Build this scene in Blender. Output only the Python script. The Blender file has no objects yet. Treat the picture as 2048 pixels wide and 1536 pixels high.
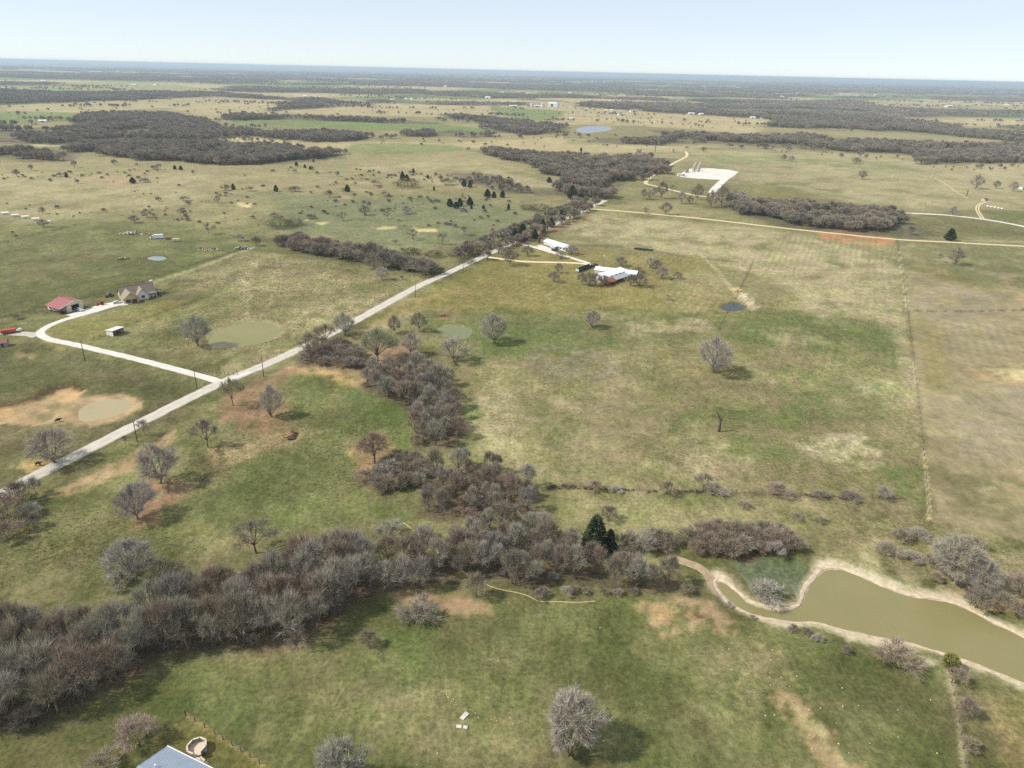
import bpy, bmesh, math, random
import numpy as np
from mathutils import Vector, Matrix

scene = bpy.context.scene
C = scene.collection
PI = math.pi

# ------------------------------------------------------------------ camera
CAM_H = 120.0            # drone height in metres
HAZE_DENSITY = 8.0e-5     # per metre
PITCH, ROLL = 24.65, 1.31
FPX = 1365.33            # focal length in photograph pixels (24 mm full frame)
cam_d = bpy.data.cameras.new('camera')
cam_d.sensor_width = 36.0
cam_d.lens = 24.0
cam_d.clip_start = 0.5
cam_d.clip_end = 200000.0
cam = bpy.data.objects.new('camera', cam_d)
C.objects.link(cam)
CAM_ROT = Matrix.Rotation(math.radians(90 - PITCH), 3, 'X') @ Matrix.Rotation(math.radians(ROLL), 3, 'Z')
cam.location = (0, 0, CAM_H)
cam.rotation_euler = CAM_ROT.to_euler()
scene.camera = cam

# ------------------------------------------------------------------ sky and sun
SUN_ELEV = math.radians(45.0)
SHADOW_AZ = math.radians(9.0)      # shadows run to +X and a little away (+Y)
world = bpy.data.worlds.new('World')
scene.world = world
world.use_nodes = True
wn = world.node_tree
wn.nodes.clear()
wo = wn.nodes.new('ShaderNodeOutputWorld')
wb = wn.nodes.new('ShaderNodeBackground')
ws = wn.nodes.new('ShaderNodeTexSky')
ws.sky_type = 'NISHITA'
ws.sun_disc = False
ws.sun_elevation = SUN_ELEV
sdir = Vector((-math.cos(SHADOW_AZ), -math.sin(SHADOW_AZ), 0))   # towards the sun, horizontally
ws.sun_rotation = math.atan2(sdir.x, sdir.y)
ws.altitude = 300
ws.air_density = 0.7
ws.dust_density = 0.0
ws.ozone_density = 4.0
wb.inputs['Strength'].default_value = 0.115
# thin, even high cloud veil over the whole dome whitens the blue
wv = wn.nodes.new('ShaderNodeMix')
wv.data_type = 'RGBA'
wv.inputs[0].default_value = 0.62
wv.inputs[7].default_value = (6.8, 7.1, 7.3, 1)
wn.links.new(ws.outputs['Color'], wv.inputs[6])
wn.links.new(wv.outputs[2], wb.inputs['Color'])
wn.links.new(wb.outputs['Background'], wo.inputs['Surface'])

sun_d = bpy.data.lights.new('sun', 'SUN')
sun_d.energy = 4.0
sun_d.angle = math.radians(0.9)
sun_d.color = (1.0, 0.95, 0.87)
sun = bpy.data.objects.new('sun', sun_d)
C.objects.link(sun)
to_sun = Vector((sdir.x * math.cos(SUN_ELEV), sdir.y * math.cos(SUN_ELEV), math.sin(SUN_ELEV)))
sun.rotation_euler = to_sun.to_track_quat('Z', 'Y').to_euler()
sun.location = (-200, -50, 400)

scene.view_settings.view_transform = 'Standard'
scene.view_settings.look = 'None'
scene.view_settings.exposure = 0.25
scene.view_settings.gamma = 1.0
scene.view_settings.use_curve_mapping = False
scene.cycles.use_denoising = False
scene.cycles.max_bounces = 5
scene.cycles.diffuse_bounces = 2
scene.cycles.glossy_bounces = 2
scene.cycles.transmission_bounces = 2
scene.cycles.volume_bounces = 0
scene.cycles.transparent_max_bounces = 6
scene.cycles.use_fast_gi = False
scene.cycles.sample_clamp_indirect = 4.0

# ------------------------------------------------------------------ survey helpers
_R = np.array(CAM_ROT)

def gp(u, v, z=0.0):
    """surveyed ground position (metres) of a point seen in the photograph"""
    d = _R @ np.array([(u - 1024) / FPX, -(v - 768) / FPX, -1.0])
    t = (z - CAM_H) / d[2]
    return float(d[0] * t), float(d[1] * t)

def mpp(u, v):
    """metres per photograph pixel at a ground point"""
    x, y = gp(u, v)
    c = _R.T @ np.array([x, y, -CAM_H])
    return -c[2] / FPX

def lift(u, v, dv):
    """height in metres of something that rises dv pixels above its base"""
    x, y = gp(u, v)
    dist = math.hypot(x, y)
    dep = math.atan2(CAM_H, dist)
    return dv * mpp(u, v) / max(0.3, math.cos(dep))

def lin(r, g, b):
    def f(c):
        c /= 255.0
        return c / 12.92 if c <= 0.04045 else ((c + 0.055) / 1.055) ** 2.4
    return np.array([f(r), f(g), f(b)])

# ------------------------------------------------------------------ numpy noise
def _hash(ix, iy, seed):
    h = (ix.astype(np.int64) * 374761393 + iy.astype(np.int64) * 668265263 + seed * 982451653) & 0xFFFFFFFF
    h = ((h ^ (h >> 13)) * 1274126177) & 0xFFFFFFFF
    return ((h ^ (h >> 16)) & 0xFFFFFF) / float(0xFFFFFF)

def vnoise(x, y, seed=0):
    x0 = np.floor(x); y0 = np.floor(y)
    fx = x - x0; fy = y - y0
    fx = fx * fx * fx * (fx * (fx * 6 - 15) + 10); fy = fy * fy * fy * (fy * (fy * 6 - 15) + 10)
    a = _hash(x0, y0, seed); b = _hash(x0 + 1, y0, seed)
    c = _hash(x0, y0 + 1, seed); d = _hash(x0 + 1, y0 + 1, seed)
    return (a * (1 - fx) + b * fx) * (1 - fy) + (c * (1 - fx) + d * fx) * fy

def fbm(x, y, scale, octv=4, seed=0, gain=0.55):
    """roughly -1..1"""
    x = np.asarray(x, float) / scale; y = np.asarray(y, float) / scale
    s = np.zeros_like(x); a = 1.0; t = 0.0
    for o in range(octv):
        ca, sa = math.cos(0.6 * o + 0.3), math.sin(0.6 * o + 0.3)
        s += a * (vnoise(x * ca - y * sa + 17.3 * o, x * sa + y * ca - 9.1 * o, seed + o) * 2 - 1)
        t += a; a *= gain; x = x * 2.03; y = y * 2.03
    return s / t * 1.6

def sstep(a, b, x):
    t = np.clip((x - a) / (b - a), 0, 1)
    return t * t * (3 - 2 * t)

def sd_poly(P, X, Y):
    """signed distance to a polygon, negative inside"""
    P = np.asarray(P, float)
    n = len(P)
    d2 = np.full(X.shape, 1e18)
    ins = np.zeros(X.shape, bool)
    for i in range(n):
        ax, ay = P[i]; bx, by = P[(i + 1) % n]
        ex, ey = bx - ax, by - ay
        wx, wy = X - ax, Y - ay
        t = np.clip((wx * ex + wy * ey) / (ex * ex + ey * ey + 1e-12), 0, 1)
        dx, dy = wx - ex * t, wy - ey * t
        d2 = np.minimum(d2, dx * dx + dy * dy)
        c = ((ay > Y) != (by > Y))
        with np.errstate(divide='ignore', invalid='ignore'):
            xi = ax + (Y - ay) * ex / (ey if abs(ey) > 1e-12 else 1e-12)
        ins ^= (c & (X < xi))
    d = np.sqrt(d2)
    return np.where(ins, -d, d)

def sd_line(P, X, Y):
    P = np.asarray(P, float)
    d2 = np.full(X.shape, 1e18)
    for i in range(len(P) - 1):
        ax, ay = P[i]; bx, by = P[i + 1]
        ex, ey = bx - ax, by - ay
        wx, wy = X - ax, Y - ay
        t = np.clip((wx * ex + wy * ey) / (ex * ex + ey * ey + 1e-12), 0, 1)
        dx, dy = wx - ex * t, wy - ey * t
        d2 = np.minimum(d2, dx * dx + dy * dy)
    return np.sqrt(d2)

def W(px):
    return [gp(u, v) for u, v in px]

def chaikin(P, n=2, closed=True):
    P = [np.array(p, float) for p in P]
    for _ in range(n):
        Q = []
        m = len(P)
        rng = range(m if closed else m - 1)
        if not closed:
            Q.append(P[0])
        for i in rng:
            a, b = P[i], P[(i + 1) % m]
            Q.append(a * 0.75 + b * 0.25); Q.append(a * 0.25 + b * 0.75)
        if not closed:
            Q.append(P[-1])
        P = Q
    return P

# ------------------------------------------------------------------ ponds (water outlines surveyed from the photograph)
PONDS = [
    ('pond', 'long olive brown stock pond with pale shore and narrow inlet, lower right',
     [(1433,1156),(1455,1167),(1475,1187),(1498,1204),(1535,1217),(1575,1221),(1601,1212),(1610,1197),(1615,1177),(1628,1161),(1641,1142),(1658,1134),(1691,1139),(1725,1152),(1761,1167),(1801,1184),(1831,1194),(1875,1197),(1915,1206),(1948,1224),(1988,1244),(2025,1261),(2120,1310),(2240,1390),(2240,1450),(2140,1400),(2045,1359),(2001,1341),(1955,1324),(1908,1307),(1858,1291),(1808,1279),(1758,1271),(1708,1259),(1675,1251),(1635,1239),(1595,1239),(1558,1236),(1525,1229),(1495,1221),(1471,1207),(1455,1194),(1441,1177)],
     (132, 124, 84), 'sand', 3.2),
    ('pond', 'small round muddy pond with bare orange bank beside the gravel road',
     [(152,832),(160,812),(185,801),(220,795),(250,797),(269,804),(265,812),(240,824),(212,835),(180,840),(160,839)],
     (162, 148, 110), 'dirt', 2.5),
    ('pond', 'wide khaki pond behind the lone tree, between the house drive and road',
     [(415,690),(420,670),(445,655),(480,643),(520,640),(550,648),(563,658),(555,672),(520,684),(470,692),(430,694)],
     (130, 124, 68), 'tan', 2.2),
    ('pond', 'small grey green pond below the red dirt patch, right of the road',
     [(876,660),(885,652),(910,650),(935,655),(944,663),(935,673),(915,676),(893,672)],
     (112, 117, 74), 'tan', 0.9),
    ('pond', 'dark blue little pond crossed by the wire fence in the middle field',
     [(1440,613),(1455,604),(1470,603),(1485,608),(1492,615),(1475,621),(1450,620)],
     (50, 54, 54), 'olive', 1.4),
    ('pond', 'tiny pale blue pond in the green pasture beyond the stone house',
     [(289,515),(300,511),(325,511),(336,515),(325,519),(310,520)],
     (134, 140, 136), 'dark', 1.6),
    ('pond', 'far off blue grey pond between woods near the top centre',
     [(1148,259),(1165,253),(1190,251),(1222,253),(1225,259),(1190,264),(1165,267)],
     (112, 118, 120), 'tan', 6.0),
]
POND_W = [chaikin(W(p[2]), 2) for p in PONDS]
WATER_Z = -0.55

# low ground: eroded cut west of the roadside pond
CUT = W([(-60, 822), (20, 803), (60, 797), (90, 783), (112, 773), (140, 767), (166, 775), (160, 792), (215, 788), (285, 800), (276, 818), (235, 838), (180, 848), (120, 843), (-60, 848)])
GULLY = W([(1300, 1217), (1330, 1221), (1360, 1228), (1382, 1232), (1412, 1233)])

def hfun(x, y):
    x = np.atleast_1d(np.asarray(x, float)); y = np.atleast_1d(np.asarray(y, float))
    r = np.hypot(x, y)
    und = fbm(x, y, 170.0, 3, 5) * 0.9 * sstep(3000, 900, r) * sstep(30, 90, r)
    h = und.copy()
    # the cut
    bb = (x > -320) & (x < -100) & (y > 180) & (y < 320)
    if bb.any():
        s = sd_poly(CUT, x[bb], y[bb]) + fbm(x[bb], y[bb], 5.0, 3, 31) * 1.6
        h[bb] -= 1.0 * sstep(1.0, -1.6, s)
    bb = (x > 20) & (x < 80) & (y > 100) & (y < 150)
    if bb.any():
        s = sd_line(GULLY, x[bb], y[bb]) + fbm(x[bb], y[bb], 3.0, 2, 33) * 0.7
        h[bb] -= 0.7 * sstep(1.5, 0.2, s)
    # ponds
    for P in POND_W:
        P = np.array(P)
        m = 16.0
        bb = (x > P[:, 0].min() - m) & (x < P[:, 0].max() + m) & (y > P[:, 1].min() - m) & (y < P[:, 1].max() + m)
        if not bb.any():
            continue
        s = sd_poly(P, x[bb], y[bb]) + fbm(x[bb], y[bb], 4.0, 3, 41) * 0.45
        prof = np.where(s < 0, WATER_Z + np.maximum(s, -7) * 0.22, WATER_Z + s * 0.2)
        w = sstep(12.0, 2.0, s)
        h[bb] = h[bb] * (1 - w) + np.minimum(prof, 0.12) * w
    return h

def hz(x, y):
    return float(hfun(x, y)[0])

# ------------------------------------------------------------------ object helpers
MATS = {}

def link(o, parent=None):
    C.objects.link(o)
    if parent is not None:
        o.parent = parent
    return o

def tag(o, label=None, cat=None, group=None, kind=None):
    if label: o['label'] = label
    if cat: o['category'] = cat
    if group: o['group'] = group
    if kind: o['kind'] = kind
    return o

def empty(name, loc, rz=0.0, label=None, cat=None, group=None, scale=None):
    o = bpy.data.objects.new(name, None)
    o.empty_display_size = 0.5
    o.location = loc
    o.rotation_euler = (0, 0, rz)
    if scale is not None:
        o.scale = scale if hasattr(scale, '__len__') else (scale,) * 3
    C.objects.link(o)
    return tag(o, label, cat, group)

def mesh_from(name, V, F, mats, midx=None, smooth=False):
    me = bpy.data.meshes.new(name)
    me.from_pydata([tuple(v) for v in V], [], [tuple(f) for f in F])
    for m in (mats if isinstance(mats, (list, tuple)) else [mats]):
        me.materials.append(m)
    if midx is not None:
        me.polygons.foreach_set('material_index', midx)
    if smooth:
        me.polygons.foreach_set('use_smooth', [True] * len(me.polygons))
    me.update()
    return me

class MB:
    """collects simple solids into one mesh"""
    def __init__(self):
        self.V = []; self.F = []
    def add(self, V, F):
        n = len(self.V)
        self.V += [tuple(v) for v in V]
        self.F += [tuple(i + n for i in f) for f in F]
        return self
    def box(self, cx, cy, cz, sx, sy, sz, rz=0.0, taper=0.0):
        c, s = math.cos(rz), math.sin(rz)
        V = []
        for k, (z, t) in enumerate(((-sz / 2, 1.0), (sz / 2, 1.0 - taper))):
            for (a, b) in ((-1, -1), (1, -1), (1, 1), (-1, 1)):
                x, y = a * sx / 2 * t, b * sy / 2 * t
                V.append((cx + x * c - y * s, cy + x * s + y * c, cz + z))
        return self.add(V, [(3, 2, 1, 0), (4, 5, 6, 7), (0, 1, 5, 4), (1, 2, 6, 5), (2, 3, 7, 6), (3, 0, 4, 7)])
    def bar(self, p, q, r0, r1=None, n=6):
        """tapered round bar from p to q"""
        r1 = r0 if r1 is None else r1
        p = Vector(p); q = Vector(q)
        d = (q - p).normalized()
        a = d.orthogonal().normalized(); b = d.cross(a)
        V = []
        for (c, r) in ((p, r0), (q, r1)):
            for i in range(n):
                t = 2 * PI * i / n
                V.append(c + a * (math.cos(t) * r) + b * (math.sin(t) * r))
        F = [(i, (i + 1) % n, n + (i + 1) % n, n + i) for i in range(n)]
        F += [tuple(range(n))[::-1], tuple(range(n, 2 * n))]
        return self.add(V, F)
    def prism(self, poly, z0, z1):
        n = len(poly)
        V = [(x, y, z0) for x, y in poly] + [(x, y, z1) for x, y in poly]
        F = [(i, (i + 1) % n, n + (i + 1) % n, n + i) for i in range(n)]
        F += [tuple(range(n))[::-1], tuple(range(n, 2 * n))]
        return self.add(V, F)
    def slab(self, pts, t):
        """a quad or polygon thickened downwards by t"""
        n = len(pts)
        V = list(pts) + [(p[0], p[1], p[2] - t) for p in pts]
        F = [tuple(range(n)), tuple(range(n, 2 * n))[::-1]]
        F += [(i + n, (i + 1) % n + n, (i + 1) % n, i) for i in range(n)]
        return self.add(V, F)
    def profile_x(self, prof, x0, x1):
        """closed (y,z) outline extruded along x"""
        n = len(prof)
        V = [(x0, y, z) for y, z in prof] + [(x1, y, z) for y, z in prof]
        F = [(i, (i + 1) % n, n + (i + 1) % n, n + i) for i in range(n)]
        F += [tuple(range(n))[::-1], tuple(range(n, 2 * n))]
        return self.add(V, F)
    def build(self, name, mat, parent=None, smooth=False):
        me = mesh_from(name, self.V, self.F, mat, smooth=smooth)
        bm = bmesh.new(); bm.from_mesh(me)
        bmesh.ops.recalc_face_normals(bm, faces=bm.faces)
        bm.to_mesh(me); bm.free()
        return link(bpy.data.objects.new(name, me), parent)

def copy_tree(o, parent=None):
    c = o.copy()
    C.objects.link(c)
    c.parent = parent
    for ch in o.children:
        copy_tree(ch, c)
    return c

# ------------------------------------------------------------------ materials
def nodes_of(m):
    m.use_nodes = True
    nt = m.node_tree
    return nt, nt.nodes, nt.links

def mat(name, rgb, rough=0.85, var=0.15, scale=1.5, metal=0.0, spec=0.3, bump=0.0, linear=False):
    """plain surface with procedural mottling"""
    if name in MATS:
        return MATS[name]
    m = bpy.data.materials.new(name)
    nt, N, L = nodes_of(m)
    b = N['Principled BSDF']
    c = np.array(rgb, float) if linear else lin(*rgb)
    tc = N.new('ShaderNodeNewGeometry')
    nz = N.new('ShaderNodeTexNoise'); nz.inputs['Scale'].default_value = scale; nz.inputs['Detail'].default_value = 5
    L.new(tc.outputs['Position'], nz.inputs['Vector'])
    mr = N.new('ShaderNodeMapRange')
    mr.inputs['From Min'].default_value = 0.3; mr.inputs['From Max'].default_value = 0.7
    mr.inputs['To Min'].default_value = 1 - var; mr.inputs['To Max'].default_value = 1 + var
    L.new(nz.outputs['Fac'], mr.inputs['Value'])
    mx = N.new('ShaderNodeVectorMath'); mx.operation = 'SCALE'
    mx.inputs[0].default_value = tuple(c)
    L.new(mr.outputs['Result'], mx.inputs['Scale'])
    L.new(mx.outputs['Vector'], b.inputs['Base Color'])
    b.inputs['Roughness'].default_value = rough
    b.inputs['Metallic'].default_value = metal
    b.inputs['Specular IOR Level'].default_value = spec
    if bump:
        bp = N.new('ShaderNodeBump'); bp.inputs['Strength'].default_value = bump; bp.inputs['Distance'].default_value = 0.15
        L.new(nz.outputs['Fac'], bp.inputs['Height']); L.new(bp.outputs['Normal'], b.inputs['Normal'])
    MATS[name] = m
    return m

def ribbed(name, rgb, rough=0.4, pitch=0.45, axis='X', metal=0.0, var=0.08):
    """ribbed sheet metal, ribs across one object axis"""
    if name in MATS:
        return MATS[name]
    m = bpy.data.materials.new(name)
    nt, N, L = nodes_of(m)
    b = N['Principled BSDF']
    tc = N.new('ShaderNodeTexCoord')
    sp = N.new('ShaderNodeSeparateXYZ'); L.new(tc.outputs['Object'], sp.inputs[0])
    fr = N.new('ShaderNodeMath'); fr.operation = 'MULTIPLY'; fr.inputs[1].default_value = 2 * PI / pitch
    L.new(sp.outputs[axis], fr.inputs[0])
    sn = N.new('ShaderNodeMath'); sn.operation = 'SINE'; L.new(fr.outputs[0], sn.inputs[0])
    bp = N.new('ShaderNodeBump'); bp.inputs['Strength'].default_value = 0.5; bp.inputs['Distance'].default_value = 0.05
    L.new(sn.outputs[0], bp.inputs['Height']); L.new(bp.outputs['Normal'], b.inputs['Normal'])
    nz = N.new('ShaderNodeTexNoise'); nz.inputs['Scale'].default_value = 0.8; nz.inputs['Detail'].default_value = 6
    L.new(tc.outputs['Object'], nz.inputs['Vector'])
    mr = N.new('ShaderNodeMapRange'); mr.inputs['From Min'].default_value = 0.3; mr.inputs['From Max'].default_value = 0.7
    mr.inputs['To Min'].default_value = 1 - var; mr.inputs['To Max'].default_value = 1 + var
    L.new(nz.outputs['Fac'], mr.inputs['Value'])
    mx = N.new('ShaderNodeVectorMath'); mx.operation = 'SCALE'; mx.inputs[0].default_value = tuple(lin(*rgb))
    L.new(mr.outputs['Result'], mx.inputs['Scale']); L.new(mx.outputs['Vector'], b.inputs['Base Color'])
    b.inputs['Roughness'].default_value = rough; b.inputs['Metallic'].default_value = metal
    b.inputs['Specular IOR Level'].default_value = 0.35
    MATS[name] = m
    return m

def foliage_mat(name, cols, rough=0.9, trans=0.0):
    """bark or leaf colour that differs a little from tree to tree"""
    m = bpy.data.materials.new(name)
    nt, N, L = nodes_of(m)
    b = N['Principled BSDF']
    oi = N.new('ShaderNodeObjectInfo')
    cr = N.new('ShaderNodeValToRGB')
    cr.color_ramp.interpolation = 'LINEAR'
    els = cr.color_ramp.elements
    for i, c in enumerate(cols):
        p = i / max(1, len(cols) - 1)
        e = els[i] if i < 2 else els.new(p)
        e.position = p
        e.color = (*lin(*c), 1)
    # keep positions ordered
    L.new(oi.outputs['Random'], cr.inputs['Fac'])
    ge = N.new('ShaderNodeNewGeometry')
    nz = N.new('ShaderNodeTexNoise'); nz.inputs['Scale'].default_value = 0.9; nz.inputs['Detail'].default_value = 3
    L.new(ge.outputs['Position'], nz.inputs['Vector'])
    mr = N.new('ShaderNodeMapRange'); mr.inputs['From Min'].default_value = 0.3; mr.inputs['From Max'].default_value = 0.7
    mr.inputs['To Min'].default_value = 0.72; mr.inputs['To Max'].default_value = 1.25
    L.new(nz.outputs['Fac'], mr.inputs['Value'])
    mx = N.new('ShaderNodeVectorMath'); mx.operation = 'SCALE'
    L.new(cr.outputs['Color'], mx.inputs[0]); L.new(mr.outputs['Result'], mx.inputs['Scale'])
    L.new(mx.outputs['Vector'], b.inputs['Base Color'])
    b.inputs['Roughness'].default_value = rough
    b.inputs['Specular IOR Level'].default_value = 0.15
    MATS[name] = m
    return m

# ------------------------------------------------------------------ GROUND: one sheet to the horizon
PAL = dict(
    olive=lin(97, 94, 55), green=lin(88, 97, 48), bright=lin(94, 110, 54), tan=lin(146, 134, 95), dry=lin(166, 152, 116),
    pale=lin(192, 178, 142), sand=lin(204, 188, 156), dirt=lin(170, 142, 104), orange=lin(186, 150, 100), rust=lin(146, 112, 84),
    litter=lin(102, 84, 66), dark=lin(70, 72, 42), wood=lin(84, 75, 64), straw=lin(168, 146, 92), brownfield=lin(156, 139, 103),
    fargreen=lin(112, 124, 70), fartan=lin(172, 154, 114), soil=lin(174, 124, 82), mauve=lin(140, 128, 110), yellow=lin(128, 116, 56),
    sage=lin(98, 108, 78), white=lin(214, 208, 196), cream=lin(202, 182, 130))

# (photo polygon, colour, strength, edge softness m, edge raggedness m, raggedness scale m)
REG = []
def reg(px, col, a=0.8, soft=3.0, amp=3.0, sc=12.0, holes=0.0):
    # fields run on beyond the picture
    px = [(u + 900 if u >= 2060 else (u - 600 if u <= -50 else u), v) for u, v in px]
    REG.append((px, col, a, soft, amp, sc, holes))

# --- far plain
reg([(0,212),(430,192),(640,205),(980,212),(1160,206),(1560,236),(1540,252),(1130,250),(900,235),(560,228),(420,238),(330,216),(0,240)], 'fartan', .75, 30, 30, 150)
reg([(0,252),(130,240),(180,226),(0,222)], 'fargreen', .85, 14, 12, 80)
reg([(455,236),(600,240),(880,249),(985,258),(960,268),(800,262),(640,254),(470,246)], 'fargreen', .95, 6, 6, 60)
reg([(980,212),(1130,222),(1120,240),(1060,242),(990,228)], 'fargreen', .9, 12, 12, 60)
reg([(30,168),(200,164),(330,168),(430,180),(200,186),(0,192)], 'fargreen', .5, 60, 60, 300)
reg([(380,275),(700,283),(900,286),(1140,272),(1135,288),(1500,296),(1400,292),(1360,302),(1160,306),(990,296),(700,300),(560,288),(400,284)], 'fartan', .75, 10, 12, 90)
reg([(700,284),(900,290),(960,300),(760,310),(690,300)], 'fargreen', .7, 12, 12, 60)
reg([(1150,236),(1560,240),(1500,266),(1300,254),(1220,246)], 'fartan', .85, 20, 20, 120)
reg([(1910,238),(2080,240),(2080,262),(1920,252)], 'fartan', .9, 12, 12, 90)
reg([(1700,200),(2080,205),(2080,232),(1760,216)], 'fartan', .7, 40, 40, 150)
reg([(70,288),(130,283),(120,294),(60,292)], 'pale', .8, 5, 6, 40)
reg([(390,282),(520,272),(560,277),(480,283)], 'pale', .6, 8, 8, 50)
# --- left middle pastures
reg([(-60,330),(700,330),(1000,310),(1180,400),(1060,470),(880,540),(560,470),(300,440),(-60,420)], 'tan', .42, 12, 20, 60)
reg([(-60,340),(420,350),(380,420),(200,440),(-60,415)], 'dry', .55, 20, 22, 50, .25)
reg([(180,350),(420,345),(560,360),(700,365),(860,378),(820,392),(600,382),(380,372),(200,372)], 'brownfield', .5, 10, 14, 40, .3)
reg([(700,330),(940,320),(1120,370),(1100,380),(900,372),(760,360)], 'dry', .5, 14, 18, 50, .2)
reg([(520,385),(900,392),(1060,420),(980,480),(800,500),(600,460)], 'sage', .55, 20, 20, 70)
reg([(180,352),(260,350),(270,366),(220,370),(170,362)], 'dirt', .55, 4, 5, 20, .3)
for p in ([(610,440),(640,443),(670,445),(640,449)], [(755,455),(790,452),(795,456),(760,459)], [(825,456),(875,458),(872,464),(830,462)], [(470,405),(505,407),(500,416),(478,413)]):
    reg(p, 'cream', .8, 2, 2, 8)
for p in ([(680,388),(720,390),(700,396),(675,394)], [(690,362),(760,364),(720,370)], [(210,357),(245,362),(262,376),(225,376)]):
    reg(p, 'dirt', .7, 2, 3, 10, .2)
reg([(-60,440),(120,440),(330,435),(520,470),(500,500),(250,570),(-60,620)], 'green', .3, 16, 18, 60)
reg([(-60,500),(200,510),(150,560),(-60,590)], 'litter', .16, 14, 20, 50)
reg([(200,530),(300,520),(220,560),(140,575)], 'litter', .15, 8, 12, 30)
# field between the stone house and the road
reg([(300,572),(500,498),(620,520),(880,560),(840,600),(720,640),(600,690),(480,740),(300,700),(260,640),(430,585)], 'tan', .55, 5, 6, 18, .2)
reg([(400,560),(500,505),(640,540),(760,560),(640,600),(500,580)], 'dry', .5, 6, 8, 14, .35)
reg([(560,640),(700,590),(820,590),(700,640),(600,670)], 'dry', .7, 4, 6, 12, .3)
reg([(640,560),(760,555),(840,565),(800,585),(700,590)], 'bright', .4, 4, 6, 12, .3)
reg([(480,560),(500,520),(515,520),(500,640),(490,640)], 'pale', .4, 1.5, 2, 8, .4)
reg([(310,640),(380,600),(430,590),(500,640),(420,650),(360,690),(300,700)], 'green', .45, 4, 6, 14, .3)
reg([(100,650),(250,620),(420,588),(300,640),(190,680),(100,690)], 'yellow', .45, 4, 5, 16)
reg([(430,730),(600,690),(640,680),(540,740),(470,752)], 'brownfield', .6, 2, 3, 8, .2)
# around the drive, left edge
reg([(-60,690),(90,690),(280,740),(440,790),(300,830),(120,770),(-60,800)], 'dark', .4, 5, 6, 20)
reg([(140,745),(260,760),(330,790),(290,825),(260,842),(120,850),(-60,850),(-60,900),(100,890),(280,870),(360,820),(330,770),(230,735)], 'litter', .4, 3, 4, 14)
reg([(-60,825),(20,806),(60,799),(90,785),(112,775),(140,769),(165,777),(160,793),(215,789),(272,800),(285,806),(272,822),(235,842),(190,852),(110,842),(-60,845)], 'dirt', .95, 1.2, 1.4, 5)
reg([(-60,825),(40,806),(30,830),(-60,840)], 'orange', .9, 2, 2, 6)
reg([(100,785),(140,770),(165,778),(150,792),(110,795)], 'orange', .8, 1.5, 2, 6)
reg([(60,815),(110,795),(150,800),(140,812),(90,830)], 'olive', .5, 1.5, 3, 7, .3)
reg([(30,930),(60,915),(105,915),(95,938),(60,945)], 'straw', .95, 1, 1.2, 4)
reg([(80,655),(130,690),(120,700),(80,690)], 'straw', .5, 2, 2, 6, .3)
reg([(30,700),(70,712),(60,722),(35,715)], 'dirt', .5, 1.5, 2, 6, .3)
# --- verge and bare dirt right of the road
reg([(560,740),(690,680),(760,640),(840,600),(880,590),(860,620),(760,660),(740,700),(800,690),(830,730),(780,760),(740,790),(700,770),(690,745),(620,735),(560,755),(500,790)], 'dirt', .85, 2, 3, 9, .12)
reg([(560,742),(660,728),(720,770),(700,782),(650,745),(600,748)], 'orange', .7, 2, 2, 8, .2)
reg([(700,690),(830,680),(830,740),(760,760),(700,730)], 'rust', .6, 3, 4, 10, .2)
reg([(80,985),(180,945),(300,885),(350,860),(360,870),(240,945),(130,985)], 'dirt', .8, 1.2, 1.8, 6, .15)
reg([(240,925),(330,880),(300,905),(250,935)], 'rust', .4, 2, 2, 6)
reg([(440,790),(560,740),(590,740),(540,790),(590,830),(540,870),(480,860),(440,820)], 'rust', .8, 3, 4, 9, .1)
reg([(420,890),(520,870),(600,860),(580,890),(480,925),(440,930)], 'dirt', .6, 2, 3, 8, .25)
reg([(260,985),(300,930),(360,960),(400,970),(330,1010),(300,1050),(260,1050)], 'rust', .8, 2, 2.5, 7, .1)
reg([(705,880),(770,860),(800,900),(790,940),(740,975),(715,955),(700,915)], 'orange', .75, 1.6, 2, 6, .12)
reg([(345,1042),(400,1050),(480,1070),(520,1100),(470,1090),(400,1066)], 'straw', .45, 1.5, 1.5, 6, .3)
reg([(870,625),(920,618),(922,645),(890,647),(868,640)], 'rust', .95, 1, 1.5, 5)
reg([(790,630),(830,626),(840,634),(800,640)], 'sand', .6, 1.2, 1.5, 5, .3)
# meadow left of the creek
reg([(560,750),(700,770),(830,830),(900,960),(860,1050),(600,1060),(350,1040),(480,930),(620,870),(600,800)], 'green', .45, 5, 8, 25)
reg([(700,780),(790,800),(840,900),(800,920),(740,840)], 'bright', .45, 4, 5, 14)
reg([(-60,1060),(200,1060),(420,1090),(300,1180),(100,1180),(-60,1230)], 'olive', .45, 5, 8, 20)
# --- central field
CF = [(740,650),(880,590),(1060,505),(1180,428),(1500,452),(1790,478),(1812,600),(1838,820),(1858,1045),(1500,1010),(1080,985),(940,905),(905,790),(860,700)]
reg(CF, 'tan', .5, 4, 5, 20)
reg([(1190,432),(1500,455),(1620,478),(1790,520),(1800,600),(1640,600),(1540,560),(1420,520),(1200,480),(1120,470)], 'dry', .75, 6, 9, 25, .15)
reg([(1560,570),(1780,560),(1810,700),(1825,760),(1770,660),(1620,640)], 'dry', .7, 6, 8, 20, .2)
reg([(1500,610),(1620,620),(1760,640),(1800,720),(1700,700),(1560,690),(1440,680)], 'green', .6, 5, 8, 18, .15)
reg([(980,520),(1100,490),(1300,505),(1400,515),(1470,585),(1430,625),(1100,625),(800,625),(760,640)], 'yellow', .6, 5, 6, 25)
reg([(1300,560),(1420,540),(1480,590),(1430,620),(1330,610)], 'tan', .5, 5, 6, 18)
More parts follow.
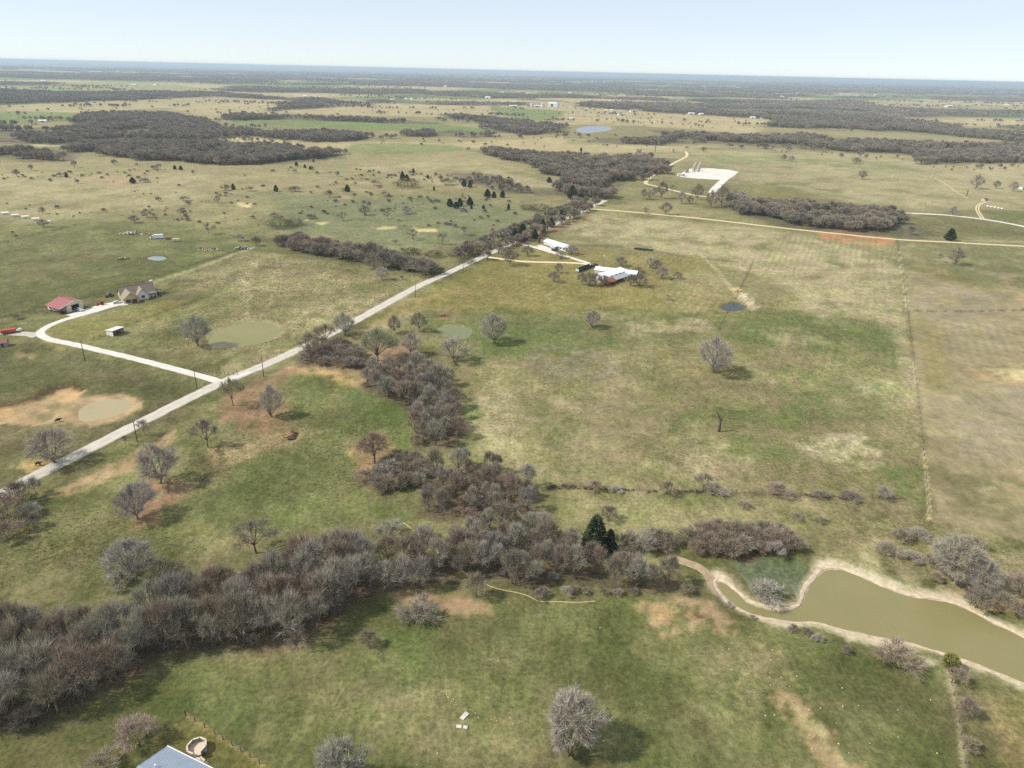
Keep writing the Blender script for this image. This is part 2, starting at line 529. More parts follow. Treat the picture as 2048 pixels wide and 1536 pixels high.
reg([(830,625),(1100,622),(1440,630),(1520,640),(1500,680),(1250,690),(1060,720),(920,700),(860,660)], 'green', .55, 4, 8, 20, .12)
reg([(950,680),(1020,650),(1080,660),(1040,710),(960,725)], 'bright', .5, 4, 5, 14)
reg([(1240,640),(1420,642),(1430,662),(1260,668)], 'dry', .6, 3, 5, 12, .2)
reg([(1060,690),(1200,700),(1260,760),(1130,760),(1050,730)], 'mauve', .45, 5, 7, 16, .2)
reg([(930,800),(1000,760),(1060,840),(1040,900),(960,890)], 'dry', .7, 4, 6, 12, .15)
reg([(1050,820),(1250,760),(1330,830),(1240,940),(1100,930)], 'brownfield', .45, 5, 8, 18, .2)
reg([(1330,870),(1480,880),(1520,960),(1400,970),(1300,930)], 'dry', .45, 4, 6, 12, .25)
reg([(1600,890),(1700,860),(1780,890),(1760,930),(1650,930)], 'pale', .55, 2.5, 4, 9, .3)
reg([(1690,770),(1780,760),(1800,800),(1730,800)], 'pale', .5, 2, 4, 8, .35)
reg([(1330,820),(1540,820),(1640,790),(1760,800),(1740,850),(1560,860),(1360,860)], 'green', .45, 4, 7, 14, .25)
reg([(1750,930),(1840,940),(1852,1010),(1780,1000)], 'bright', .5, 2.5, 4, 9, .15)
reg([(1340,960),(1420,980),(1400,1060),(1350,1050)], 'bright', .4, 2.5, 3, 9, .2)
reg([(1080,780),(1110,850),(1130,905),(1100,910),(1070,850)], 'green', .6, 2.5, 4, 9, .2)
reg([(925,780),(960,790),(960,830),(930,850)], 'bright', .6, 2, 3, 8)
reg([(1500,625),(1640,640),(1790,650),(1812,730),(1720,735),(1600,700),(1480,690)], 'bright', .5, 3, 6, 10, .35)
reg([(1280,815),(1460,825),(1640,800),(1700,840),(1560,862),(1340,858)], 'bright', .5, 3, 6, 9, .35)
reg([(840,640),(1000,640),(1080,665),(1050,715),(950,720),(880,690)], 'bright', .45, 3, 5, 10, .25)
reg([(1540,740),(1700,735),(1800,790),(1690,800),(1560,780)], 'bright', .42, 3, 6, 9, .4)
reg([(1060,640),(1180,650),(1260,690),(1180,720),(1080,700)], 'bright', .42, 3, 6, 9, .35)
reg([(1440,870),(1560,880),(1600,930),(1480,930)], 'bright', .5, 3, 5, 8, .4)
reg([(1340,580),(1395,520),(1470,570),(1465,600)], 'tan', .5, 3, 4, 12)
reg([(1465,575),(1480,575),(1500,600),(1520,618),(1505,622),(1480,600)], 'sand', .7, 1.5, 2, 5, .25)
reg([(1310,700),(1400,745),(1440,760),(1500,750),(1490,740),(1400,735)], 'yellow', .5, 3, 3, 10)
reg([(1500,660),(1600,655),(1660,690),(1560,690)], 'dry', .5, 3, 5, 10, .3)
reg([(1630,465),(1700,460),(1792,478),(1790,492),(1720,490),(1640,478)], 'soil', .95, 2, 2.5, 10, .05)
reg([(990,500),(1100,455),(1170,430),(1180,436),(1110,470),(1030,500)], 'rust', .6, 3, 3, 10, .2)
reg([(1768,560),(1800,560),(1816,650),(1838,800),(1852,905),(1832,900),(1814,800),(1786,650)], 'dry', .5, 2, 2.5, 9, .25)
reg([(712,885),(765,868),(792,905),(780,935),(742,965),(715,945)], 'rust', .6, 1.5, 2, 5, .15)
# --- field right of the boundary fence
reg([(1795,480),(2080,492),(2080,1090),(1960,1075),(1862,1040),(1840,820),(1815,600)], 'brownfield', .75, 2, 2, 10)
reg([(1798,484),(2080,498),(2080,600),(1960,575),(1860,550),(1806,540)], 'green', .6, 6, 6, 20, .1)
reg([(1806,520),(1900,545),(2040,590),(2080,620),(1960,590),(1830,560)], 'yellow', .45, 5, 6, 16, .2)
reg([(1830,560),(2000,590),(2000,700),(1860,700),(1825,640)], 'mauve', .45, 7, 8, 20, .2)
reg([(1815,650),(1880,640),(1900,760),(1850,800),(1835,740)], 'yellow', .5, 6, 6, 14)
reg([(1860,800),(2000,760),(2060,900),(1900,930)], 'mauve', .4, 7, 8, 20, .2)
reg([(1930,740),(2060,735),(2080,780),(2000,775)], 'orange', .5, 2.5, 4, 8, .35)
reg([(1975,740),(2000,738),(2080,750),(2080,762),(2010,765)], 'cream', .7, 1.5, 2.5, 6, .3)
reg([(1860,940),(2000,960),(2060,1000),(1980,1040),(1870,1030)], 'olive', .6, 3, 4, 10, .2)
reg([(2000,975),(2040,985),(2030,992)], 'dirt', .7, 1, 1.2, 4)
reg([(2030,590),(2080,595),(2080,625),(2048,612)], 'dirt', .8, 2, 2, 6)
# --- upper right
reg([(1190,415),(1300,400),(1400,415),(1450,425),(1400,440),(1240,428)], 'tan', .6, 6, 8, 20)
reg([(1380,300),(1500,300),(2080,340),(2080,400),(1820,420),(1480,360)], 'dry', .55, 14, 18, 60, .1)
reg([(1380,310),(1560,310),(1660,318),(1620,330),(1440,330)], 'fargreen', .5, 12, 14, 50, .15)
reg([(1480,360),(1560,380),(1640,395),(1500,392)], 'yellow', .5, 10, 10, 40, .15)
reg([(1600,318),(1760,322),(1880,345),(1760,345),(1640,332)], 'fargreen', .45, 12, 14, 40, .2)
reg([(1820,440),(1900,420),(2080,450),(2080,490),(1840,475)], 'olive', .5, 5, 6, 18)
reg([(1960,420),(2080,425),(2080,448),(1990,440)], 'green', .5, 4, 5, 14)
reg([(1950,330),(2080,330),(2080,372),(1990,362)], 'dry', .6, 8, 10, 30)
# --- strip above the big pond
reg([(1100,985),(1500,1008),(1860,1045),(2080,1080),(2080,1240),(1960,1200),(1800,1160),(1640,1120),(1560,1080),(1300,1060),(1140,1030)], 'tan', .55, 2.5, 4, 9, .15)
reg([(1700,1060),(1900,1090),(2080,1190),(2080,1260),(1980,1225),(1830,1180),(1700,1135)], 'dry', .5, 2, 4, 7, .3)
reg([(1890,1170),(1950,1195),(2060,1250),(2060,1270),(1960,1225),(1900,1195)], 'orange', .75, 1, 2, 5, .2)
reg([(1440,1120),(1600,1120),(1630,1140),(1600,1200),(1540,1205),(1480,1170)], 'sage', .8, 1.5, 2, 6)
reg([(1240,1085),(1340,1110),(1450,1150),(1440,1165),(1330,1120),(1230,1105)], 'bright', .35, 1.5, 2, 6)
# --- lower pasture
LP = [(620,1310),(760,1215),(980,1180),(1340,1200),(1520,1240),(1680,1290),(1900,1350),(1930,1560),(300,1560),(120,1480),(380,1330)]
reg(LP, 'green', .35, 3, 5, 14)
reg([(400,1400),(640,1320),(760,1360),(700,1440),(500,1480)], 'olive', .4, 4, 6, 14)
reg([(620,1380),(900,1360),(1060,1420),(1040,1520),(760,1500),(600,1450)], 'tan', .38, 4, 6, 12, .2)
reg([(740,1260),(860,1260),(840,1340),(760,1330)], 'bright', .45, 3, 4, 10)
reg([(330,1400),(520,1380),(560,1440),(420,1460)], 'bright', .45, 3, 4, 9)
reg([(760,1190),(860,1185),(980,1212),(985,1228),(900,1225),(800,1205)], 'dirt', .9, 1, 1.5, 5)
reg([(830,1188),(920,1185),(960,1212),(880,1218)], 'rust', .6, 1.2, 1.5, 5, .1)
reg([(1265,1210),(1340,1200),(1420,1205),(1440,1230),(1480,1262),(1540,1290),(1560,1305),(1480,1290),(1410,1255),(1330,1268),(1300,1240)], 'dirt', .72, 1.2, 2, 5, .3)
reg([(1310,1215),(1400,1222),(1370,1248),(1320,1245)], 'orange', .7, 1, 1.4, 5, .2)
reg([(1450,1270),(1560,1290),(1600,1330),(1560,1420),(1640,1480),(1580,1500),(1500,1420),(1420,1340)], 'tan', .5, 2.5, 4, 8, .25)
reg([(1540,1370),(1580,1390),(1640,1450),(1690,1500),(1720,1560),(1660,1560),(1600,1470),(1550,1410)], 'dirt', .9, 1.2, 2, 4, .12)
reg([(1575,1400),(1630,1450),(1680,1510),(1690,1540),(1660,1520),(1610,1450)], 'cream', .6, 1, 1.5, 3, .3)
reg([(1700,1250),(1780,1275),(1900,1330),(2060,1385),(2060,1400),(1900,1350),(1780,1300),(1690,1280)], 'sand', .7, 1, 1.5, 5, .25)
reg([(1905,1350),(2080,1400),(2080,1560),(1935,1560)], 'olive', .6, 1.5, 2, 8)
reg([(1960,1400),(2080,1430),(2080,1540),(1980,1540)], 'straw', .35, 2.5, 3, 8, .2)
reg([(350,1430),(430,1465),(540,1540),(380,1560),(300,1500)], 'yellow', .45, 2, 2, 6, .2)
reg([(1000,1440),(1080,1480),(1130,1540),(1060,1560),(960,1540)], 'tan', .5, 2, 3, 6, .2)
reg([(1080,1480),(1180,1500),(1260,1540),(1060,1560)], 'litter', .4, 2, 2.5, 5, .2)

# wood floors: base footprints of the woods (also used to plant them)
WOOD_NEAR = {
    'w1': [(0,1472),(110,1455),(157,1415),(273,1345),(367,1300),(447,1296),(610,1296),(640,1265),(700,1215),(745,1195),(745,1130),(690,1110),(630,1130),(500,1178),(350,1215),(220,1285),(100,1265),(0,1310),(-60,1340),(-60,1490)],
    'w2': [(745,1192),(930,1165),(930,1120),(880,1110),(760,1125)],
    'w3': [(930,1158),(1080,1175),(1130,1160),(1210,1178),(1330,1188),(1385,1192),(1372,1172),(1290,1150),(1200,1140),(1150,1085),(1060,1060),(960,1055),(905,1080)],
    'w4': [(840,1030),(900,1045),(1060,1022),(1070,978),(1010,945),(940,930),(860,945)],
    'w5': [(830,890),(895,900),(925,870),(910,800),(875,770),(822,790),(832,850)],
    'w6': [(720,775),(830,818),(890,790),(900,760),(840,738),(770,745),(705,722),(735,755)],
}
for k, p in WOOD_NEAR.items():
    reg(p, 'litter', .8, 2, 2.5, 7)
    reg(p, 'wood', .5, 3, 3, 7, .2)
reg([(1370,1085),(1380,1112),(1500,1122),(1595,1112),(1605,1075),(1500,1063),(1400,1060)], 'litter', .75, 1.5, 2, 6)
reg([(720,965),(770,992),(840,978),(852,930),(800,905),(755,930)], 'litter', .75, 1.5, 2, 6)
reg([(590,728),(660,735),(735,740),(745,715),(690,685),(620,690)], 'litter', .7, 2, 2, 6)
WOOD_MID = {
    'thicket': ([(545,492),(600,507),(700,528),(790,543),(880,550),(880,536),(800,518),(700,497),(600,478),(550,480)], 4.6),
    'oakgrove': ([(1440,418),(1480,432),(1560,457),(1640,467),(1700,472),(1835,477),(1838,457),(1815,428),(1700,418),(1560,410),(1450,400)], 6.0),
    'creekwood': ([(950,302),(1010,320),(1080,337),(1130,362),(1150,387),(1185,398),(1235,382),(1310,342),(1358,317),(1300,313),(1180,316),(1100,311),(1000,300)], 6.5),
    'scrub': ([(890,352),(960,367),(1000,387),(1080,394),(1140,392),(1130,377),(1060,374),(990,352),(900,340)], 7.5),
    'westwood': ([(140,300),(300,318),(440,329),(560,326),(680,315),(692,303),(600,294),(450,288),(300,285),(170,289)], 6.5),
    'westedge': ([(-80,314),(0,314),(100,327),(150,320),(150,306),(60,297),(0,296),(-80,296)], 7.0),
    'bigwood': ([(-120,280),(0,285),(120,292),(240,280),(400,282),(520,272),(560,264),(440,252),(410,240),(350,227),(280,220),(180,226),(130,240),(200,252),(100,254),(-120,252)], 8.5),
    'greenedge': ([(450,270),(560,278),(640,284),(735,280),(745,268),(640,260),(560,262),(470,258)], 8.0),
    'hedge_a': ([(430,240),(600,240),(700,243),(880,249),(900,245),(700,236),(560,231),(460,226)], 8.5),
    'hedge_b': ([(812,272),(960,277),(1000,272),(985,266),(900,260),(820,264)], 8.5),
    'knollwood': ([(870,236),(960,243),(1000,265),(1060,270),(1130,265),(1135,250),(1060,244),(960,230),(880,228)], 8.5),
    'eastwood': ([(1135,284),(1240,288),(1400,288),(1520,293),(1640,301),(1780,307),(1860,315),(1850,329),(1950,328),(2048,322),(2130,320),(2130,290),(1900,287),(1700,278),(1600,268),(1500,273),(1420,268),(1300,260),(1330,273),(1200,278)], 8.5),
    'northeast': ([(1540,254),(1700,258),(1900,270),(2048,288),(2130,292),(2130,262),(2048,264),(1910,256),(1885,242),(1700,230),(1600,224),(1540,227)], 10.0),
    'strip_a': ([(1150,212),(1300,224),(1450,234),(1560,240),(1560,230),(1400,217),(1250,207),(1160,205)], 11.0),
    'leftfar': ([(-160,214),(0,209),(150,204),(300,199),(430,191),(440,184),(280,181),(150,184),(0,178),(-160,180)], 13.0),
    'midstrip': ([(545,222),(700,214),(740,212),(740,206),(620,202),(560,205)], 12.0),
}
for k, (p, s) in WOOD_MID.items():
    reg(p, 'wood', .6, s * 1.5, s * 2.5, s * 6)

def build_ground():
    dense = np.linspace(-54, 54, 640)
    coarse = np.linspace(54, 306, 66)[1:-1]
    ang = np.radians(np.concatenate([dense, coarse]))       # measured from +Y towards +X
    rad = [10.0, 25.0, 40.0, 50.0]
    while rad[-1] < 2600:
        rad.append(rad[-1] * 1.0103)
    while rad[-1] < 60000:
        rad.append(rad[-1] * 1.03)
    rad = np.array(rad)
    nr, na = len(rad), len(ang)
    X = (rad[:, None] * np.sin(ang)[None, :]).ravel()
    Y = (rad[:, None] * np.cos(ang)[None, :]).ravel()
    X = np.concatenate([[0.0], X]); Y = np.concatenate([[0.0], Y])
    Z = hfun(X, Y)
    r = np.hypot(X, Y)
    # colours
    col = np.zeros((len(X), 3))
    n_big = fbm(X, Y, 60.0, 5, 101); n_mid = fbm(X, Y, 14.0, 4, 111)
    far = sstep(350, 1100, r)[:, None]
    near_mix = sstep(-0.5, 0.7, n_big * 0.7 + n_mid * 0.5)[:, None]
    col_near = PAL['olive'] * (1 - near_mix) + (PAL['green'] * 0.45 + PAL['tan'] * 0.55) * near_mix
    n_f = sstep(-0.6, 0.6, fbm(X, Y, 260.0, 4, 121))[:, None]
    col_far = (PAL['tan'] * 0.6 + PAL['olive'] * 0.4) * (1 - n_f) + PAL['tan'] * n_f
    col = col_near * (1 - far) + col_far * far
    # the far plain: blocks of dark wood and pale fields
    fw = sstep(-0.25, 0.2, fbm(X, Y * 1.5, 900.0, 5, 131))[:, None] * sstep(2500, 3200, r)[:, None]
    ff = sstep(-0.3, 0.3, fbm(X, Y, 700.0, 3, 141))[:, None]
    plain = PAL['fartan'] * ff + PAL['fargreen'] * (1 - ff)
    pf = sstep(2200, 2900, r)[:, None]
    col = col * (1 - pf) + plain * pf
    col = col * (1 - fw * 0.85) + PAL['wood'] * 1.1 * fw * 0.85
    rough = np.ones(len(X))
    for (px, cn, a, soft, amp, sc, holes) in REG:
        P = np.array(W(px))
        m = soft + amp * 2
        bb = (X > P[:, 0].min() - m) & (X < P[:, 0].max() + m) & (Y > P[:, 1].min() - m) & (Y < P[:, 1].max() + m)
        if not bb.any():
            continue
        x, y = X[bb], Y[bb]
        s = sd_poly(P, x, y) + amp * fbm(x, y, sc, 4, sum(map(ord, cn)) % 7 + int(sc))
        w = a * sstep(soft, -soft, s)
        if holes > 0:
            w = w * sstep(-0.6, 0.35, fbm(x, y, sc * 0.6, 4, 71) + (0.4 - holes))
        w = w[:, None]
        tint = 1 + 0.10 * fbm(x, y, sc * 0.35, 3, 77)[:, None]
        col[bb] = col[bb] * (1 - w) + PAL[cn] * tint * w
        if cn == 'brownfield':
            rough[bb] = rough[bb] * (1 - w[:, 0] * 0.75)
        if cn in ('dirt', 'sand', 'orange', 'rust', 'soil', 'cream'):
            rough[bb] = rough[bb] * (1 - w[:, 0] * 0.6)
    # bare shores
    for (nm, lb, px, wc, shore, width), P in zip(PONDS, POND_W):
        P = np.array(P); m = width * 3 + 4
        bb = (X > P[:, 0].min() - m) & (X < P[:, 0].max() + m) & (Y > P[:, 1].min() - m) & (Y < P[:, 1].max() + m)
        x, y = X[bb], Y[bb]
        s = sd_poly(P, x, y)
        n = fbm(x, y, 5.0, 4, 55)
        w = sstep(width * 1.35, width * 0.35, s + (n + 1.2 * fbm(x, y, 16.0, 2, 57)) * width * (0.28 if shore == 'sand' else 0.6))[:, None] * 0.95
        sc_ = PAL[shore] * (1 + 0.12 * n[:, None])
        if shore == 'sand':
            damp = sstep(0.9, 0.1, np.abs(s))[:, None]
            sc_ = sc_ * (1 - damp * 0.35)
        col[bb] = col[bb] * (1 - w) + sc_ * w
        rough[bb] *= (1 - w[:, 0] * 0.6)
    # dark broken lip of the eroded cut and gully
    bb = (X > -320) & (X < -100) & (Y > 180) & (Y < 320)
    s = np.abs(sd_line(CUT[:7], X[bb], Y[bb]) + fbm(X[bb], Y[bb], 4.0, 3, 31) * 0.8)
    w = sstep(2.6, 1.0, s)[:, None] * 0.85
    col[bb] = col[bb] * (1 - w) + lin(86, 66, 44) * w
    bb = (X > 20) & (X < 80) & (Y > 100) & (Y < 150)
    s = sd_line(GULLY[2:], X[bb], Y[bb]) + fbm(X[bb], Y[bb], 2.5, 3, 33) * 0.5
    w = sstep(0.9, 0.2, s)[:, None] * 0.7
    col[bb] = col[bb] * (1 - w) + lin(92, 66, 40) * w
    # unmown strips along the fence lines and faint field edges
    for (ln, cn, wd, a) in FENCE_STRIPS:
        P = np.array(W(ln)); m = wd * 3 + 3
        bb = (X > P[:, 0].min() - m) & (X < P[:, 0].max() + m) & (Y > P[:, 1].min() - m) & (Y < P[:, 1].max() + m)
        x, y = X[bb], Y[bb]
        s = sd_line(P, x, y) + fbm(x, y, 7.0, 3, 61) * wd * 0.5
        w = sstep(wd, wd * 0.3, s)[:, None] * a
        col[bb] = col[bb] * (1 - w) + PAL[cn] * w
    # medium mottling everywhere
    mot = 1 + 0.13 * n_mid + 0.10 * fbm(X, Y, 4.5, 3, 151) * sstep(900, 300, r) + 0.07 * n_big
    col = col * mot[:, None] * 0.96
    lum = (col @ np.array([.3, .6, .1]))[:, None]
    col = np.clip((lum * .09 + col * .91) * np.array([.975, 1.0, 1.0]), 0.01, 0.9)
    me = bpy.data.meshes.new('ground')
    idx = 1 + np.arange(nr)[:, None] * na + np.arange(na)[None, :]
    a = idx[:-1, :]; b = np.roll(a, -1, axis=1); d = idx[1:, :]; c = np.roll(d, -1, axis=1)
    quads = np.stack([a, d, c, b], axis=-1).reshape(-1, 4)
    tri = np.stack([np.zeros(na, int), idx[0], np.roll(idx[0], -1)], axis=-1)
    nv = len(X); nq = len(quads); nt_ = len(tri)
    me.vertices.add(nv)
    me.vertices.foreach_set('co', np.stack([X, Y, Z], -1).astype(np.float32).ravel())
    me.loops.add(nq * 4 + nt_ * 3)
    me.loops.foreach_set('vertex_index', np.concatenate([quads.ravel(), tri.ravel()]).astype(np.int32))
    me.polygons.add(nq + nt_)
    me.polygons.foreach_set('loop_start', np.concatenate([np.arange(nq) * 4, nq * 4 + np.arange(nt_) * 3]).astype(np.int32))
    me.polygons.foreach_set('use_smooth', np.ones(nq + nt_, bool))
    me.update(calc_edges=True)
    at = me.color_attributes.new('soil', 'FLOAT_COLOR', 'POINT')
    at.data.foreach_set('color', np.concatenate([col, rough[:, None]], 1).astype(np.float32).ravel())
    mown = np.zeros(len(X))
    for px, a_ in ((CF, .8), ([(1795,480),(2080,492),(2080,1090),(1960,1075),(1862,1040),(1840,820),(1815,600)], 1.0), ([(925,800),(1000,755),(1070,840),(1050,910),(960,895)], 1.0)):
        mown = np.maximum(mown, a_ * sstep(4, -12, sd_poly(W(px), X, Y)) * sstep(-.5, .4, fbm(X, Y, 55.0, 3, 181)))
    am = me.attributes.new('mown', 'FLOAT', 'POINT'); am.data.foreach_set('value', mown.astype(np.float32))
    return me

FENCE_STRIPS = [
    ([(1793,480),(1812,600),(1824,700),(1835,800),(1848,930),(1858,1050)], 'olive', 1.4, .32),
    ([(1797,500),(1806,560),(1815,620)], 'pale', .9, .6),
    ([(1826,720),(1832,770)], 'pale', .9, .6),
    ([(1846,905),(1855,985),(1858,1040)], 'cream', .7, .6),
    ([(1100,973),(1250,982),(1420,988),(1600,995),(1800,1000)], 'litter', 1.4, .7),
    ([(1895,1345),(1915,1450),(1930,1560)], 'dry', .8, .7),
    ([(0,635),(170,592),(240,574),(380,530),(500,494)], 'dark', 2.2, .5),
    ([(0,484),(80,465),(160,447)], 'dark', 2.2, .5),
    ([(187,678),(267,644),(425,588)], 'dark', 1.6, .5),
    ([(300,566),(400,533),(505,496)], 'pale', 2.6, .45),
    ([(1505,525),(1470,600),(1435,665)], 'dark', .8, .45),
    ([(1090,488),(1230,492),(1400,514),(1505,526)], 'dark', 2.0, .5),
    ([(1080,628),(1300,626),(1440,632),(1560,636)], 'yellow', 2.0, .5),
    ([(1815,622),(1930,624),(2060,620)], 'dark', 1.3, .6),
    ([(1766,560),(1775,640),(1783,660)], 'mauve', 1.2, .4),
    ([(1400,505),(1440,545),(1470,590)], 'pale', 1.6, .5),
    ([(372,1432),(430,1470),(520,1530),(560,1560)], 'straw', .6, .5),
]

def ground_material():
    m = bpy.data.materials.new('pasture_ground')
    nt, N, L = nodes_of(m)
    b = N['Principled BSDF']
    b.inputs['Roughness'].default_value = 0.95
    b.inputs['Specular IOR Level'].default_value = 0.08
    at = N.new('ShaderNodeAttribute'); at.attribute_name = 'soil'
    ge = N.new('ShaderNodeNewGeometry')
    def noise(sc, det, ro, a, bb, stretch=None, lo=0.28, hi=0.72):
        n = N.new('ShaderNodeTexNoise'); n.inputs['Scale'].default_value = sc
        n.inputs['Detail'].default_value = det; n.inputs['Roughness'].default_value = ro
        if stretch:
            mp = N.new('ShaderNodeMapping'); mp.inputs['Scale'].default_value = stretch
            mp.inputs['Rotation'].default_value = (0, 0, 0.5)
            L.new(ge.outputs['Position'], mp.inputs['Vector']); L.new(mp.outputs['Vector'], n.inputs['Vector'])
        else:
            L.new(ge.outputs['Position'], n.inputs['Vector'])
        r = N.new('ShaderNodeMapRange'); r.inputs['From Min'].default_value = lo; r.inputs['From Max'].default_value = hi
        r.inputs['To Min'].default_value = a; r.inputs['To Max'].default_value = bb
        L.new(n.outputs['Fac'], r.inputs['Value'])
        return n, r
    n1, r1 = noise(0.22, 7, 0.72, 0.84, 1.18, None, 0.34, 0.66)
    n2, r2 = noise(0.9, 7, 0.82, 0.66, 1.36, None, 0.38, 0.62)
    n3, r3 = noise(0.055, 8, 0.74, 0.0, 1.0, None, 0.41, 0.59)
    n4, r4 = noise(0.5, 5, 0.7, 0.86, 1.15, (1.0, 0.35, 1.0), 0.35, 0.65)
    # hue drift dry <-> green
    dry = N.new('ShaderNodeMix'); dry.data_type = 'RGBA'; dry.blend_type = 'MULTIPLY'
    rampc = N.new('ShaderNodeMix'); rampc.data_type = 'RGBA'
    rampc.inputs[6].default_value = (0.92, 1.0, 0.81, 1); rampc.inputs[7].default_value = (1.08, 1.01, 1.06, 1)
    L.new(r3.outputs['Result'], rampc.inputs[0])
    L.new(at.outputs['Alpha'], dry.inputs[0])
    L.new(at.outputs['Color'], dry.inputs[6]); L.new(rampc.outputs[2], dry.inputs[7])
    def mul(a, bnode):
        v = N.new('ShaderNodeMath'); v.operation = 'MULTIPLY'; L.new(a, v.inputs[0]); L.new(bnode, v.inputs[1]); return v.outputs[0]
    f = mul(mul(r1.outputs['Result'], r2.outputs['Result']), r4.outputs['Result'])
    # faint mowing lines in the hay fields, parallel to the boundary fence
    mw = N.new('ShaderNodeAttribute'); mw.attribute_name = 'mown'
    mpn = N.new('ShaderNodeMapping'); mpn.inputs['Rotation'].default_value = (0, 0, math.radians(-64.5 + 90))
    L.new(ge.outputs['Position'], mpn.inputs['Vector'])
    wv_ = N.new('ShaderNodeTexWave'); wv_.wave_type = 'BANDS'; wv_.bands_direction = 'X'
    wv_.inputs['Scale'].default_value = 0.075; wv_.inputs['Distortion'].default_value = 2.2; wv_.inputs['Detail'].default_value = 3; wv_.inputs['Detail Scale'].default_value = 0.4
    L.new(mpn.outputs['Vector'], wv_.inputs['Vector'])
    mwm = N.new('ShaderNodeMapRange'); mwm.inputs['To Min'].default_value = -0.10; mwm.inputs['To Max'].default_value = 0.10
    L.new(wv_.outputs['Fac'], mwm.inputs['Value'])
    mws = N.new('ShaderNodeMath'); mws.operation = 'MULTIPLY_ADD'; L.new(mwm.outputs['Result'], mws.inputs[0]); L.new(mw.outputs['Fac'], mws.inputs[1]); mws.inputs[2].default_value = 1.0
    f = mul(f, mws.outputs[0])
    # less tuft contrast on bare soil
    mixf = N.new('ShaderNodeMix'); mixf.data_type = 'FLOAT'
    L.new(at.outputs['Alpha'], mixf.inputs[0]); L.new(r1.outputs['Result'], mixf.inputs[2]); L.new(f, mixf.inputs[3])
    sc = N.new('ShaderNodeVectorMath'); sc.operation = 'SCALE'
    L.new(dry.outputs[2], sc.inputs[0]); L.new(mixf.outputs[0], sc.inputs['Scale'])
    L.new(sc.outputs['Vector'], b.inputs['Base Color'])
    bp = N.new('ShaderNodeBump'); bp.inputs['Strength'].default_value = 0.55; bp.inputs['Distance'].default_value = 0.45
    L.new(n2.outputs['Fac'], bp.inputs['Height']); L.new(bp.outputs['Normal'], b.inputs['Normal'])
    MATS['ground'] = m
    return m

gme = build_ground()
gme.materials.append(ground_material())
ground = bpy.data.objects.new('ground', gme)
C.objects.link(ground)
tag(ground, 'rolling pasture of olive and straw coloured grass reaching the horizon', kind='structure')

# ------------------------------------------------------------------ water
def water_mat(name, rgb):
    m = bpy.data.materials.new(name)
    nt, N, L = nodes_of(m)
    b = N['Principled BSDF']
    ge = N.new('ShaderNodeNewGeometry')
    n = N.new('ShaderNodeTexNoise'); n.inputs['Scale'].default_value = 0.08; n.inputs['Detail'].default_value = 4
    L.new(ge.outputs['Position'], n.inputs['Vector'])
    mx = N.new('ShaderNodeMix'); mx.data_type = 'RGBA'
    c = lin(*rgb)
    mx.inputs[6].default_value = (*(c * 0.88), 1); mx.inputs[7].default_value = (*(c * 1.08), 1)
    L.new(n.outputs['Fac'], mx.inputs[0]); L.new(mx.outputs[2], b.inputs['Base Color'])
    b.inputs['Roughness'].default_value = 0.22; b.inputs['IOR'].default_value = 1.33
    n2 = N.new('ShaderNodeTexNoise'); n2.inputs['Scale'].default_value = 1.4; n2.inputs['Detail'].default_value = 3
    L.new(ge.outputs['Position'], n2.inputs['Vector'])
    bp = N.new('ShaderNodeBump'); bp.inputs['Strength'].default_value = 0.08; bp.inputs['Distance'].default_value = 0.05
    L.new(n2.outputs['Fac'], bp.inputs['Height']); L.new(bp.outputs['Normal'], b.inputs['Normal'])
    return m

for i, ((nm, lb, px, wc, shore, width), P) in enumerate(zip(PONDS, POND_W)):
    P = np.array(P)
    # grow the sheet a little so that its rim lies under the bank
    nxt = np.roll(P, -1, axis=0) - np.roll(P, 1, axis=0)
    nrm = np.stack([nxt[:, 1], -nxt[:, 0]], -1)
    nrm /= np.linalg.norm(nrm, axis=1)[:, None] + 1e-9
    area = 0.5 * np.sum(P[:, 0] * np.roll(P[:, 1], -1) - np.roll(P[:, 0], -1) * P[:, 1])
    if area < 0: nrm = -nrm
    Q = P + nrm * 1.2
    me = mesh_from('pond', [(x, y, WATER_Z) for x, y in Q], [tuple(range(len(Q)))], water_mat('water_%d' % i, wc))
    bm = bmesh.new(); bm.from_mesh(me)
    for f in bm.faces:
        if f.normal.z < 0: f.normal_flip()
    bmesh.ops.triangulate(bm, faces=bm.faces)
    bm.to_mesh(me); bm.free()
    o = link(bpy.data.objects.new('pond', me))
    tag(o, lb, kind='structure')

# ------------------------------------------------------------------ roads, drives and trails
def resample(P, step):
    P = [np.array(p, float) for p in P]
    out = [P[0]]
    for a, b in zip(P[:-1], P[1:]):
        n = max(1, int(np.linalg.norm(b - a) / step))
        for k in range(1, n + 1):
            out.append(a + (b - a) * k / n)
    return np.array(out)

